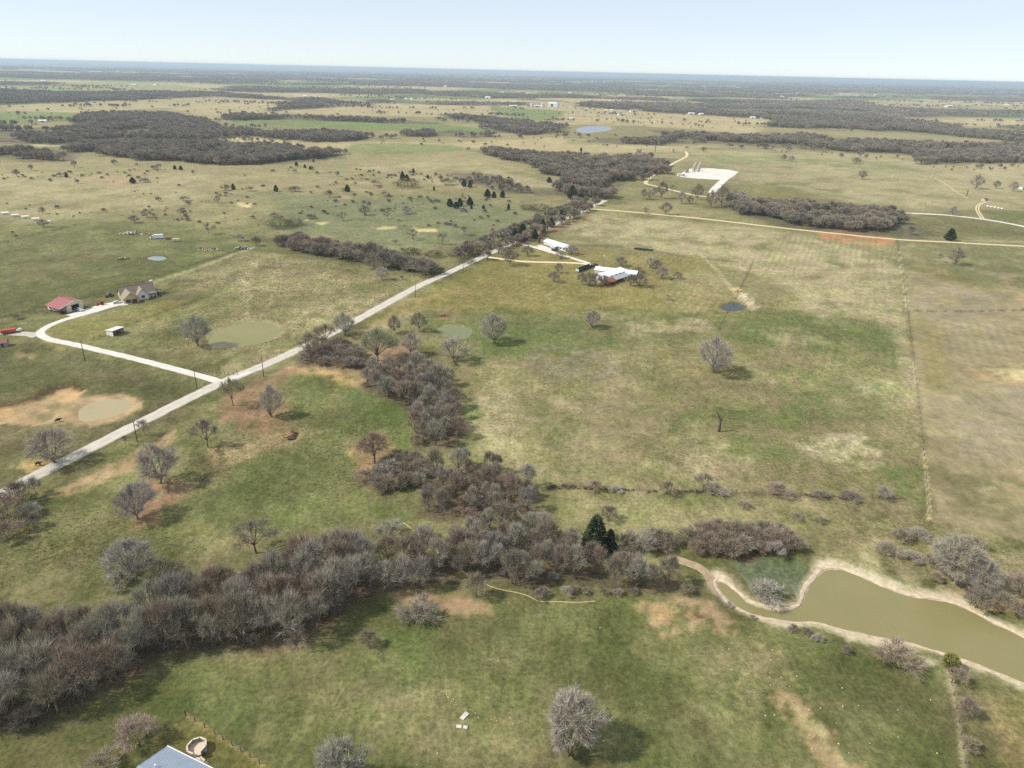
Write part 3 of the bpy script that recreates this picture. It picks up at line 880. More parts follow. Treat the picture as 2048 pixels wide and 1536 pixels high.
def strip(name, px, width, material, label, zoff=0.06, step=3.0, ragged=0.12, smooth=2, world=None, seed=0):
    P = chaikin(world if world else W(px), smooth, closed=False)
    P = resample(P, step)
    T = np.gradient(P, axis=0); T /= np.linalg.norm(T, axis=1)[:, None] + 1e-9
    Nn = np.stack([-T[:, 1], T[:, 0]], -1)
    wl = width / 2 * (1 + ragged * fbm(P[:, 0], P[:, 1], 3.2, 3, 201 + seed))
    wr = width / 2 * (1 + ragged * fbm(P[:, 0], P[:, 1], 3.2, 3, 301 + seed))
    V = []; F = []; UV = []
    cols = [(-1.0, -0.12), (-0.93, 0.0), (-0.5, 0.035), (0.0, 0.05), (0.5, 0.035), (0.93, 0.0), (1.0, -0.12)]
    for t, dz in cols:
        w = np.where(t < 0, wl, wr) * t
        q = P + Nn * w[:, None]
        z = hfun(q[:, 0], q[:, 1]) + zoff + dz
        V.append(np.concatenate([q, z[:, None]], 1))
    V = np.stack(V, 1).reshape(-1, 3)
    k = len(cols); n = len(P)
    ac = np.tile(np.array([c[0] for c in cols]), n)
    for i in range(n - 1):
        for j in range(k - 1):
            a = i * k + j
            F.append((a, a + 1, a + k + 1, a + k))
    me = mesh_from(name, V, F, material)
    bm = bmesh.new(); bm.from_mesh(me)
    bmesh.ops.recalc_face_normals(bm, faces=bm.faces)
    if sum(f.normal.z for f in bm.faces) < 0:
        bmesh.ops.reverse_faces(bm, faces=bm.faces)
    bm.to_mesh(me); bm.free()
    at = me.attributes.new('across', 'FLOAT', 'POINT')
    at.data.foreach_set('value', ac.astype(np.float32))
    o = link(bpy.data.objects.new(name, me))
    return tag(o, label, kind='structure')

def gravel(name, rgb, track=0.12, edge=(150, 138, 110)):
    m = bpy.data.materials.new(name)
    nt, N, L = nodes_of(m)
    b = N['Principled BSDF']; b.inputs['Roughness'].default_value = 0.95; b.inputs['Specular IOR Level'].default_value = 0.1
    at = N.new('ShaderNodeAttribute'); at.attribute_name = 'across'
    ab = N.new('ShaderNodeMath'); ab.operation = 'ABSOLUTE'; L.new(at.outputs['Fac'], ab.inputs[0])
    # wheel tracks near |0.45| are a little paler, rim dirtier
    s = N.new('ShaderNodeMath'); s.operation = 'SUBTRACT'; s.inputs[1].default_value = 0.45; L.new(ab.outputs[0], s.inputs[0])
    s2 = N.new('ShaderNodeMath'); s2.operation = 'ABSOLUTE'; L.new(s.outputs[0], s2.inputs[0])
    mr = N.new('ShaderNodeMapRange'); mr.inputs['From Min'].default_value = 0.0; mr.inputs['From Max'].default_value = 0.35
    mr.inputs['To Min'].default_value = 1 + track; mr.inputs['To Max'].default_value = 1 - track
    L.new(s2.outputs[0], mr.inputs['Value'])
    ge = N.new('ShaderNodeNewGeometry')
    nz = N.new('ShaderNodeTexNoise'); nz.inputs['Scale'].default_value = 0.35; nz.inputs['Detail'].default_value = 7; nz.inputs['Roughness'].default_value = 0.7
    L.new(ge.outputs['Position'], nz.inputs['Vector'])
    nr = N.new('ShaderNodeMapRange'); nr.inputs['From Min'].default_value = 0.3; nr.inputs['From Max'].default_value = 0.7
    nr.inputs['To Min'].default_value = 0.86; nr.inputs['To Max'].default_value = 1.12
    L.new(nz.outputs['Fac'], nr.inputs['Value'])
    ml = N.new('ShaderNodeMath'); ml.operation = 'MULTIPLY'; L.new(mr.outputs['Result'], ml.inputs[0]); L.new(nr.outputs['Result'], ml.inputs[1])
    eg = N.new('ShaderNodeMapRange'); eg.inputs['From Min'].default_value = 0.72; eg.inputs['From Max'].default_value = 1.0
    L.new(ab.outputs[0], eg.inputs['Value'])
    em = N.new('ShaderNodeMath'); em.operation = 'MULTIPLY'; L.new(eg.outputs['Result'], em.inputs[0]); L.new(nz.outputs['Fac'], em.inputs[1])
    mx = N.new('ShaderNodeMix'); mx.data_type = 'RGBA'
    mx.inputs[6].default_value = (*lin(*rgb), 1); mx.inputs[7].default_value = (*lin(*edge), 1)
    L.new(em.outputs[0], mx.inputs[0])
    sc = N.new('ShaderNodeVectorMath'); sc.operation = 'SCALE'; L.new(mx.outputs[2], sc.inputs[0]); L.new(ml.outputs[0], sc.inputs['Scale'])
    L.new(sc.outputs['Vector'], b.inputs['Base Color'])
    return m

_P1 = np.array(POND_W[0])
_nx = np.roll(_P1, -1, axis=0) - np.roll(_P1, 1, axis=0)
_nn = np.stack([_nx[:, 1], -_nx[:, 0]], -1); _nn /= np.linalg.norm(_nn, axis=1)[:, None] + 1e-9
if np.sum(_P1[:, 0] * np.roll(_P1[:, 1], -1) - np.roll(_P1[:, 0], -1) * _P1[:, 1]) < 0: _nn = -_nn
_shore = _P1 + _nn * 0.75
strip('pond_shore', None, 1.05, mat('shore_sand', (190, 172, 146), .95, .22, .9), 'pale bare sand rim round the long pond', .13, .8, .5, 0, world=[tuple(q) for q in np.concatenate([_shore, _shore[:1]])], seed=31)
M_road = gravel('road_gravel', (190, 183, 170), .05)
M_white = gravel('white_caliche', (206, 201, 191), .05, (190, 180, 156))
M_track = gravel('dirt_track', (206, 190, 150), .10, (160, 148, 104))
ROAD_PX = [(-90,1028),(0,988),(85,940),(170,898),(280,843),(370,797),(450,758),(520,732),(600,697),(690,655),(770,612),(850,568),(930,530),(1000,497),(1060,469),(1110,449),(1165,424),(1210,402)]
strip('road', ROAD_PX, 6.2, M_road, 'pale grey gravel county road running diagonally from lower left', .10, 1.6, .11)
strip('driveway', [(446,762),(390,746),(300,723),(210,702),(150,689),(105,682),(80,672),(82,662),(105,648),(140,636),(185,624),(230,610),(262,604)], 4.2, M_white, 'white gravel drive curving up to the stone house', .14, 1.4, .13)
strip('driveway', [(140,632),(175,622),(222,607),(258,604)], 9.0, M_white, 'white gravel yard in front of red roofed barn', .10, 2.0, .1, seed=3)
strip('driveway', [(78,672),(50,668),(0,664),(-60,662)], 6.0, mat('grey_gravel', (178, 172, 160), .95, .15, .8), 'grey gravel apron where the orange trailer stands', .09, 2.0, .2, seed=4)
strip('driveway', [(455,757),(470,752),(500,742)], 3.0, M_white, 'widened gravel mouth of the white drive at the road', .17, 1.5, .1, seed=5)
strip('driveway', [(975,514),(1040,523),(1110,525),(1165,527),(1200,534)], 3.4, mat('cream_gravel', (216, 200, 164), .95, .1, .8), 'cream gravel lane from the road to the white sheds', .10, 3.0, .08, seed=6)
strip('driveway', [(1045,490),(1070,495),(1100,504),(1140,515),(1180,528)], 3.6, mat('pale_gravel', (208, 200, 184), .95, .1, .8), 'pale gravel lane beside the blue white house', .12, 3.0, .1, seed=7)
strip('driveway', [(1078,492),(1095,498),(1110,506)], 6.0, M_white, 'bright concrete yard at the blue white house', .15, 2.0, .1, seed=8)
strip('dirt_road', [(1170,418),(1250,424),(1340,432),(1440,441),(1560,456),(1660,467),(1800,482),(1920,488),(2060,494),(2120,497)], 4.5, M_track, 'cream dirt road along the top of the middle field', .12, 5.0, .08, seed=9)
strip('dirt_road', [(1372,303),(1376,313),(1352,323),(1310,348),(1292,363),(1290,369),(1310,373),(1340,380),(1372,388),(1410,394),(1460,397),(1560,404),(1700,418),(1822,428),(1880,430),(1925,434),(1990,443),(2060,457),(2120,470)], 5.0, M_track, 'dirt road looping past the white well pad', .12, 5.0, .08, seed=10)
strip('dirt_road', [(1822,428),(1880,430),(1925,434),(1990,443),(2060,457),(2120,470)], 6.0, M_white, 'bright white gravel road at the right edge', .2, 5.0, .06, seed=11)
for k, dx in enumerate((-1.3, 1.3)):
    P = [np.array(p) + np.array([dx, 0]) for p in W([(1966,440),(1958,428),(1953,417),(1960,407),(1980,402)])]
    strip('wheel_track', None, 1.4, M_track, ('left' if k == 0 else 'right') + ' rut of the cream two wheel track to the hut', .10, 3.0, .2, world=P, seed=12 + k)
strip('footpath', [(808,1045),(825,1058),(850,1080),(880,1108),(920,1140),(955,1160),(990,1177),(1040,1186),(1062,1194),(1078,1204),(1110,1203),(1150,1206),(1190,1203)], .28, mat('path_dirt', (182, 162, 120), .95, .12, 2), 'thin sandy cow path crossing the creek wood', .03, 1.0, .3)
strip('footpath', [(785,1060),(810,1077),(828,1090)], .34, MATS['path_dirt'], 'short sandy cow path left of the creek crossing', .03, 1.0, .3, seed=2)
strip('sand_wash', [(1335,1115),(1380,1128),(1410,1143),(1428,1165),(1440,1185)], 3.0, mat('wash_sand', (162, 144, 116), .95, .2, .6), 'pale sandy wash feeding the narrow pond inlet', .02, 1.0, .25, seed=15)
strip('wheel_track', [(1870,355),(1895,368),(1912,384),(1938,397)], 2.0, MATS['path_dirt'], 'faint yellow track winding down to the dead stump', .08, 4.0, .3, seed=16)

def pad(name, px, material, label, z=0.08):
    P = chaikin(W(px), 1)
    P = resample(list(P) + [P[0]], 4.0)[:-1]
    V = [(x, y, hz(x, y) + z) for x, y in P]
    me = mesh_from(name, V, [tuple(range(len(V)))], material)
    bm = bmesh.new(); bm.from_mesh(me)
    for f in bm.faces:
        if f.normal.z < 0: f.normal_flip()
    bmesh.ops.triangulate(bm, faces=bm.faces)
    bm.to_mesh(me); bm.free()
    o = link(bpy.data.objects.new(name, me))
    return tag(o, label, kind='structure')
pad('well_pad', [(1350,354),(1366,345),(1378,337),(1400,334),(1480,340),(1470,350),(1455,361),(1400,358)], mat('pad_caliche', (212, 205, 192), .95, .22, .07), 'white caliche well pad in the upper right pasture', .25)
strip('driveway', [(1450,358),(1436,372),(1424,385),(1428,393)], 9.0, mat('pad_caliche', (222, 216, 204)), 'white caliche lane leading from the well pad', .2, 4.0, .1, seed=20)

# ------------------------------------------------------------------ TREES
foliage_mat('trunk_bark', [(104, 90, 76), (120, 106, 90), (96, 84, 74), (126, 112, 96)])
foliage_mat('twig_grey', [(166, 157, 144), (176, 167, 152), (156, 149, 140), (170, 160, 142), (162, 160, 142)])
foliage_mat('twig_brown', [(154, 138, 120), (160, 142, 126), (150, 138, 122), (156, 146, 122)])
foliage_mat('twig_dark', [(140, 130, 114), (146, 136, 116), (134, 126, 114)])
foliage_mat('twig_green', [(164, 164, 130), (158, 160, 126), (170, 166, 134)])
foliage_mat('twig_red', [(158, 136, 118), (150, 130, 114), (160, 140, 120)])
foliage_mat('twig_pink', [(184, 164, 146), (178, 160, 144)])
foliage_mat('twig_far', [(132, 121, 108), (168, 156, 138), (124, 116, 106), (176, 162, 138), (140, 137, 118), (150, 138, 124)])
foliage_mat('cedar_leaf', [(76, 84, 58), (84, 90, 60), (70, 80, 58), (88, 92, 64)])
foliage_mat('cedar_light', [(112, 116, 50), (118, 118, 56)])
foliage_mat('brush_olive', [(112, 106, 70), (102, 100, 64), (118, 110, 82)])
foliage_mat('grass_dry', [(154, 140, 96), (180, 164, 120), (136, 126, 82), (194, 178, 132)])
foliage_mat('grass_olive', [(108, 108, 64), (128, 122, 78), (100, 106, 60), (146, 136, 92)])

def tube(V, F, pts, radii, n):
    """append a tapered tube along pts"""
    base = len(V)
    m = len(pts)
    for i in range(m):
        p = pts[i]
        d = (pts[min(i + 1, m - 1)] - pts[max(i - 1, 0)])
        d = d / (np.linalg.norm(d) + 1e-9)
        a = np.cross(d, (0.3, 0.5, 0.81)); a /= np.linalg.norm(a) + 1e-9
        b = np.cross(d, a)
        for k in range(n):
            t = 2 * PI * k / n
            V.append(p + (a * math.cos(t) + b * math.sin(t)) * radii[i])
    for i in range(m - 1):
        for k in range(n):
            q = base + i * n
            F.append((q + k, q + (k + 1) % n, q + n + (k + 1) % n, q + n + k))

def curve_pts(a, b, n, bow, rs):
    a = np.array(a); b = np.array(b)
    L = np.linalg.norm(b - a)
    mid = (a + b) / 2 + np.array([rs.normal(0, .06) * L, rs.normal(0, .06) * L, bow * L])
    out = []
    for i in range(n + 1):
        t = i / n
        out.append(a * (1 - t) ** 2 + mid * 2 * t * (1 - t) + b * t * t)
    return out

def bare_tree_meshes(seed, h=10.0, r=5.0, fork=0.22, n1=7, n2=5, n3=6, ntw=12, tw=1.1, tww=0.05, stems=1, elo=0.0, trunk_r=None, twig='twig_grey', up=0.35, lowbranch=0.0):
    """trunk with limbs, and a crown of branches, branchlets and twigs"""
    rs = np.random.RandomState(seed)
    TV, TF, CV, CF_ = [], [], [], []
    trunk_r = trunk_r or 0.028 * h
    zc = h * (0.56 + 0.5 * fork * 0.4); rz = h - zc
    cen = np.array([0, 0, zc])
    asym = rs.uniform(0.7, 1.22, 8); asymz = rs.uniform(0.78, 1.12, 8)
    def env(A, E, s=1.0):
        k = asym[int(((A / (2 * PI)) % 1) * 8) % 8]
        return cen + np.array([r * k * math.cos(E) * math.cos(A), r * k * math.cos(E) * math.sin(A), (rz * asymz[int(((A / (2 * PI) + .3) % 1) * 8) % 8] if E > 0 else zc * 0.55) * math.sin(E)]) * s
    for s in range(stems):
        off = np.array([rs.normal(0, .12 * r), rs.normal(0, .12 * r), 0]) if stems > 1 else np.zeros(3)
        lean = np.array([rs.normal(0, .05) * h, rs.normal(0, .05) * h, 0])
        fp = off + lean * (1.5 if stems > 1 else 0.6) + np.array([0, 0, fork * h])
        tr = trunk_r / math.sqrt(stems)
        tube(TV, TF, [off + np.array([0, 0, -0.4]), off + np.array([0, 0, .12 * h * fork]), off + (fp - off) * .6, fp], [tr * 1.5, tr * 1.05, tr * .9, tr * .8], 6)
        m1 = max(3, n1 // stems)
        for i in range(m1):
            A = 2 * PI * (i * 0.618 + rs.uniform(-.06, .06)) + s * 1.9
            E = elo + (1.45 - elo) * (((i + 0.5) / m1) ** 1.0) + rs.uniform(-.1, .1)
            p1 = env(A, E)
            st = fp if rs.rand() > lowbranch else off + (fp - off) * rs.uniform(.6, 1)
            e1 = st + (p1 - st) * rs.uniform(.55, .7)
            L1 = curve_pts(st, e1, 4, 0.08, rs)
            r1 = tr * rs.uniform(.42, .58)
            tube(TV, TF, L1, [r1, r1 * .85, r1 * .7, r1 * .55, r1 * .42], 5)
            for j in range(n2):
                t = rs.uniform(.3, 1.0) if j else 1.0
                st2 = L1[min(4, int(t * 4))]
                A2, E2 = A + rs.normal(0, .5), E + rs.normal(0, .33)
                p2 = env(A2, min(1.5, max(-.8, E2)))
                e2 = st2 + (p2 - st2) * rs.uniform(.6, .82)
                L2 = curve_pts(st2, e2, 3, 0.06, rs)
                r2 = r1 * .36
                tube(CV, CF_, L2, [r2, r2 * .75, r2 * .55, r2 * .35], 3)
                for k in range(n3):
                    st3 = L2[1 + rs.randint(3)]
                    p3 = env(A2 + rs.normal(0, .34), min(1.55, max(-.9, E2 + rs.normal(0, .26))), rs.uniform(.72, 1.1))
                    e3 = st3 + (p3 - st3) * rs.uniform(.75, 1.0)
                    d3 = e3 - st3
                    # branchlet: a thin flat strip
                    sd_ = np.cross(d3, rs.normal(0, 1, 3)); sd_ /= np.linalg.norm(sd_) + 1e-9
                    w3 = max(tww * 1.5, r2 * .3)
                    b0 = len(CV)
                    CV += [st3 - sd_ * w3, st3 + sd_ * w3, e3 + sd_ * w3 * .4, e3 - sd_ * w3 * .4]
                    CF_.append((b0, b0 + 1, b0 + 2, b0 + 3))
                    for q in range(ntw):
                        o = st3 + d3 * rs.uniform(.25, 1.0)
                        out = o - cen; out = out / (np.linalg.norm(out) + 1e-9)
                        dd = out * .75 + rs.normal(0, .55, 3) + np.array([0, 0, up])
                        dd /= np.linalg.norm(dd) + 1e-9
                        ln = tw * rs.uniform(.55, 1.35)
                        sv = np.cross(dd, rs.normal(0, 1, 3)); sv /= np.linalg.norm(sv) + 1e-9
                        sv = sv * tww * rs.choice((.5, .7, 1.0, 1.9))
                        b0 = len(CV)
                        CV += [o - sv, o + sv, o + dd * ln]
                        CF_.append((b0, b0 + 1, b0 + 2))
    t = mesh_from('tree_trunk_mesh', TV, TF, MATS['trunk_bark'], smooth=True)
    c = mesh_from('tree_crown_mesh', CV, CF_, MATS[twig])
    return t, c

def cedar_meshes(seed, h=5.0, r=1.8, n=1600, leaf='cedar_leaf', round_=0.0):
    rs = np.random.RandomState(seed)
    TV, TF = [], []
    tube(TV, TF, [np.array([0, 0, -.3]), np.array([0, 0, h * .5]), np.array([0, 0, h * .92])], [.045 * h * .6, .03 * h * .6, .006 * h], 5)
    V, F = [], []
    lobes = [(rs.uniform(0, 2 * PI), rs.uniform(.1, .9), rs.uniform(.75, 1.25)) for _ in range(14)]
    for i in range(n):
        z = rs.beta(1.3, 1.5)
        prof = (1 - z) ** .75 * min(1.0, .35 + z * 3.5)
        if round_:
            prof = prof * (1 - round_) + math.sqrt(max(0, 1 - (2 * z - 1) ** 2)) * round_
        A = rs.uniform(0, 2 * PI)
        k = 1.0
        for (la, lz, lk) in lobes:
            if abs((A - la + PI) % (2 * PI) - PI) < .6 and abs(z - lz) < .16:
                k = lk
        rr = r * prof * k * math.sqrt(rs.uniform(.15, 1.0))
        o = np.array([rr * math.cos(A), rr * math.sin(A), .06 * h + z * h * .95])
        d = np.array([math.cos(A), math.sin(A), rs.uniform(-.2, .9)]) + rs.normal(0, .45, 3)
        d /= np.linalg.norm(d)
        s = np.cross(d, rs.normal(0, 1, 3)); s /= np.linalg.norm(s) + 1e-9
        L = h * rs.uniform(.05, .12); w = L * .34
        b = len(V)
        V += [o - s * w, o + s * w, o + d * L]
        F.append((b, b + 1, b + 2))
    return (mesh_from('cedar_trunk_mesh', TV, TF, MATS['trunk_bark'], smooth=True), mesh_from('cedar_crown_mesh', V, F, MATS[leaf]))

def joined(name, pair):
    """one mesh of a trunk and crown, for the far woods"""
    V, F, mi = [], [], []
    for k, me in enumerate(pair):
        n = len(V)
        V += [tuple(v.co) for v in me.vertices]
        F += [tuple(i + n for i in p.vertices) for p in me.polygons]
        mi += [k] * len(me.polygons)
    return mesh_from(name, V, F, [pair[0].materials[0], pair[1].materials[0]], mi)

# kinds: unit variants built at a reference size, scaled on placing
PROTO = {}
def proto(kind, h, r, variants):
    PROTO[kind] = (h, r, variants)
proto('oak', 13.0, 6.6, [bare_tree_meshes(s, 13, 6.6, .11, 11, 5, 7, 20, 1.7, .026, elo=-.6, lowbranch=.3) for s in (1, 2, 3)])
proto('oak_red', 11.0, 5.5, [bare_tree_meshes(s, 11, 5.5, .22, 7, 5, 7, 28, 1.5, .024, elo=.05, twig='twig_red') for s in (11,)])
proto('oak_green', 14.0, 8.0, [bare_tree_meshes(s, 14, 8.0, .16, 8, 5, 8, 28, 1.9, .026, elo=0.0, twig='twig_green', up=.7) for s in (21,)])
proto('oak_dark', 10.0, 5.5, [bare_tree_meshes(s, 10, 5.5, .26, 7, 5, 6, 18, 1.3, .024, elo=.05, twig='twig_dark') for s in (31, 32)])
proto('ashen', 13.0, 6.5, [bare_tree_meshes(s, 13, 6.5, .10, 12, 5, 8, 26, 1.5, .034, elo=-.6, lowbranch=.4, stems=2) for s in (41,)])
proto('wood', 10.5, 4.4, [bare_tree_meshes(s, 10.5, 4.4, .20, 8, 4, 6, 12, 2.1, .030, stems=st, elo=-.1, up=.85, twig=tg) for s, st, tg in ((51, 1, 'twig_grey'), (52, 2, 'twig_grey'), (53, 1, 'twig_brown'), (54, 2, 'twig_brown'), (55, 3, 'twig_grey'), (56, 1, 'twig_grey'), (57, 2, 'twig_dark'))])
proto('shrub', 3.6, 2.6, [bare_tree_meshes(s, 3.6, 2.6, .05, 9, 4, 5, 9, 1.1, .021, stems=3, elo=.05, trunk_r=.09, up=.55, twig=tg) for s, tg in ((61, 'twig_brown'), (62, 'twig_grey'), (63, 'twig_brown'), (64, 'twig_dark'))])
proto('pink', 5.0, 3.4, [bare_tree_meshes(71, 5.0, 3.4, .06, 9, 4, 6, 20, .9, .022, stems=3, elo=.1, trunk_r=.1, twig='twig_pink')])
proto('sapling', 5.0, 2.2, [bare_tree_meshes(s, 5.0, 2.2, .3, 6, 3, 5, 12, .8, .02, elo=.1, trunk_r=.1, twig='twig_dark') for s in (81, 82)])
proto('mid', 9.0, 5.0, [bare_tree_meshes(s, 9.0, 5.0, .15, 9, 5, 5, 10, 1.6, .036, elo=-.45, twig=tg) for s, tg in ((91, 'twig_grey'), (92, 'twig_dark'), (93, 'twig_dark'))])
proto('cedar', 5.0, 1.7, [cedar_meshes(s) for s in (101, 102, 103)])
proto('cedar_round', 4.0, 2.2, [cedar_meshes(111, 4.0, 2.2, 1500, 'cedar_light', .6)])
proto('brush', 2.4, 3.0, [cedar_meshes(s, 2.4, 3.0, 1400, 'brush_olive', .8) for s in (121, 122)])

_rng = random.Random(7)
COUNT = {}
def plant(kind, u, v, h, r=None, label=None, group=None, variant=None, rz=None, xy=None, sink=0.05, name=None, cat=None):
    """one tree or shrub as a thing of its own"""
    x, y = xy if xy else gp(u, v)
    ph, pr, vs = PROTO[kind]
    k = _rng.randrange(len(vs)) if variant is None else variant % len(vs)
    tm, cm = vs[k]
    sz = h / ph
    sx = (r / pr) if r else sz
    sx *= _rng.uniform(.95, 1.05)
    nm, ct = {'shrub': ('bare_shrub', 'shrub'), 'pink': ('bare_shrub', 'shrub'), 'cedar': ('cedar_tree', 'cedar'), 'cedar_round': ('cedar_tree', 'cedar'),
              'brush': ('brush_clump', 'bush'), 'sapling': ('sapling', 'sapling')}.get(kind, ('bare_tree', 'tree'))
    nm = name or nm; ct = cat or ct
    COUNT[nm] = COUNT.get(nm, 0) + 1
    t = empty(nm, (x, y, hz(x, y) - sink), _rng.uniform(0, 2 * PI) if rz is None else rz, label, ct, group, (sx, sx, sz))
    a, b = ('stems', 'twigs') if nm in ('bare_shrub', 'brush_clump') else ('trunk', 'crown')
    link(bpy.data.objects.new(a, tm), t)
    link(bpy.data.objects.new(b, cm), t)
    return t

def P(kind, u, v, top, wpx, label, **kw):
    """plant from its base point, its top and its width in the photograph"""
    m = mpp(u, v)
    r = wpx * m / 2
    x, y = gp(u, v)
    dep = math.atan2(CAM_H, math.hypot(x, y))
    D = (v - top) * m
    h = D / math.cos(dep)
    for _ in range(30):      # a rounded crown seen from above shows part of its width as height
        est = (.94 * h * math.cos(dep) + .25 * r * math.sin(dep)) if kind == 'cedar' else .58 * h * math.cos(dep) + math.hypot(.42 * h * math.cos(dep), r * .9 * math.sin(dep))
        h = max(.6 * r, h * (1 + .6 * (D / est - 1)))
    return plant(kind, u, v, h, r, label, **kw)

# ---- lone trees, left side
P('oak', 110, 922, 850, 96, 'round grey oak at the left end of the road, hay scattered beneath')
P('oak', 320, 963, 880, 92, 'big bare oak with reddish ground below, right of the gravel road', variant=1)
P('oak', 275, 1035, 958, 84, 'silvery bare oak below the big oak near the road', variant=2)
P('oak_dark', 415, 891, 832, 60, 'sparse crooked tree leaning right, on the slope below the road')
P('oak_dark', 466, 808, 752, 48, 'dark twin trunk tree in front of the drive mouth', variant=1)
P('oak', 543, 830, 767, 50, 'rounded bare tree on rusty ground just below the road', variant=0)
P('oak_red', 749, 925, 862, 66, 'reddish bare tree on a bare orange patch beside the thicket')
P('oak_dark', 512, 1105, 1035, 84, 'dark spreading oak at the upper edge of the lower left wood', variant=1)
P('oak', 262, 1150, 1070, 104, 'silver grey tree with upswept limbs above the lower left wood', variant=1)
P('oak_dark', 330, 1165, 1110, 70, 'low dark tree beside the silver grey upswept tree')
P('oak', 1425, 748, 675, 78, 'lone grey tree with rounded crown in the middle field', variant=2)
P('oak', 1185, 657, 622, 38, 'small lone grey tree below the white sheds')
P('oak', 985, 688, 630, 62, 'bushy grey tree right of the little green pond', variant=0)
P('oak', 397, 692, 630, 58, 'bare tree at the left bank of the khaki pond', variant=1)
P('oak_green', 757, 722, 655, 84, 'wide greenish grey tree fanning out right of the road')
P('oak', 690, 672, 625, 52, 'bare roadside tree with forked trunk nearest the khaki pond', variant=2)
P('oak_dark', 652, 690, 648, 46, 'dark bare tree over the road, left of the forked roadside tree')
P('oak_dark', 622, 716, 664, 52, 'dark bushy tree at the road edge above the orange bank')
P('mid', 822, 712, 668, 42, 'slim bare tree right of the wide greenish grey tree')
P('mid', 790, 668, 632, 26, 'slender upright tree above the wide greenish grey tree')
P('mid', 838, 664, 628, 34, 'small bare tree left of the little green pond')
P('mid', 910, 724, 676, 74, 'broad low tree just below the little green pond')
P('mid', 750, 540, 508, 46, 'rounded tree at the right end of the dark thicket')
P('mid', 763, 562, 537, 32, 'small tree standing on green grass below the thicket')
P('mid', 838, 549, 516, 58, 'broad dark tree where the thicket meets the road')
P('ashen', 1145, 1500, 1394, 128, 'pale ashen bushy tree at the bottom centre of the pasture')
P('ashen', 690, 1590, 1490, 120, 'ashen treetop cut by the bottom edge of the picture')
P('pink', 275, 1494, 1437, 76, 'pinkish grey budding shrub left of the blue roofed house')
P('shrub', 205, 1545, 1505, 70, 'low grey shrub at the bottom edge left of the blue roof')
P('ashen', 1905, 1165, 1072, 108, 'pale grey spreading tree on the bank above the long pond')
P('oak', 1960, 1190, 1120, 70, 'dark grey tree right of the pale spreading bank tree')
P('wood', 2030, 1200, 1150, 60, 'grey brush tree at the right edge above the long pond')
P('sapling', 251, 890, 868, 14, 'thin sapling left of the roadside utility pole')
P('sapling', 290, 868, 836, 28, 'leaning sapling right of the roadside utility pole')
P('oak_dark', 1405, 988, 950, 38, 'pale trunked tree on the overgrown fence line')
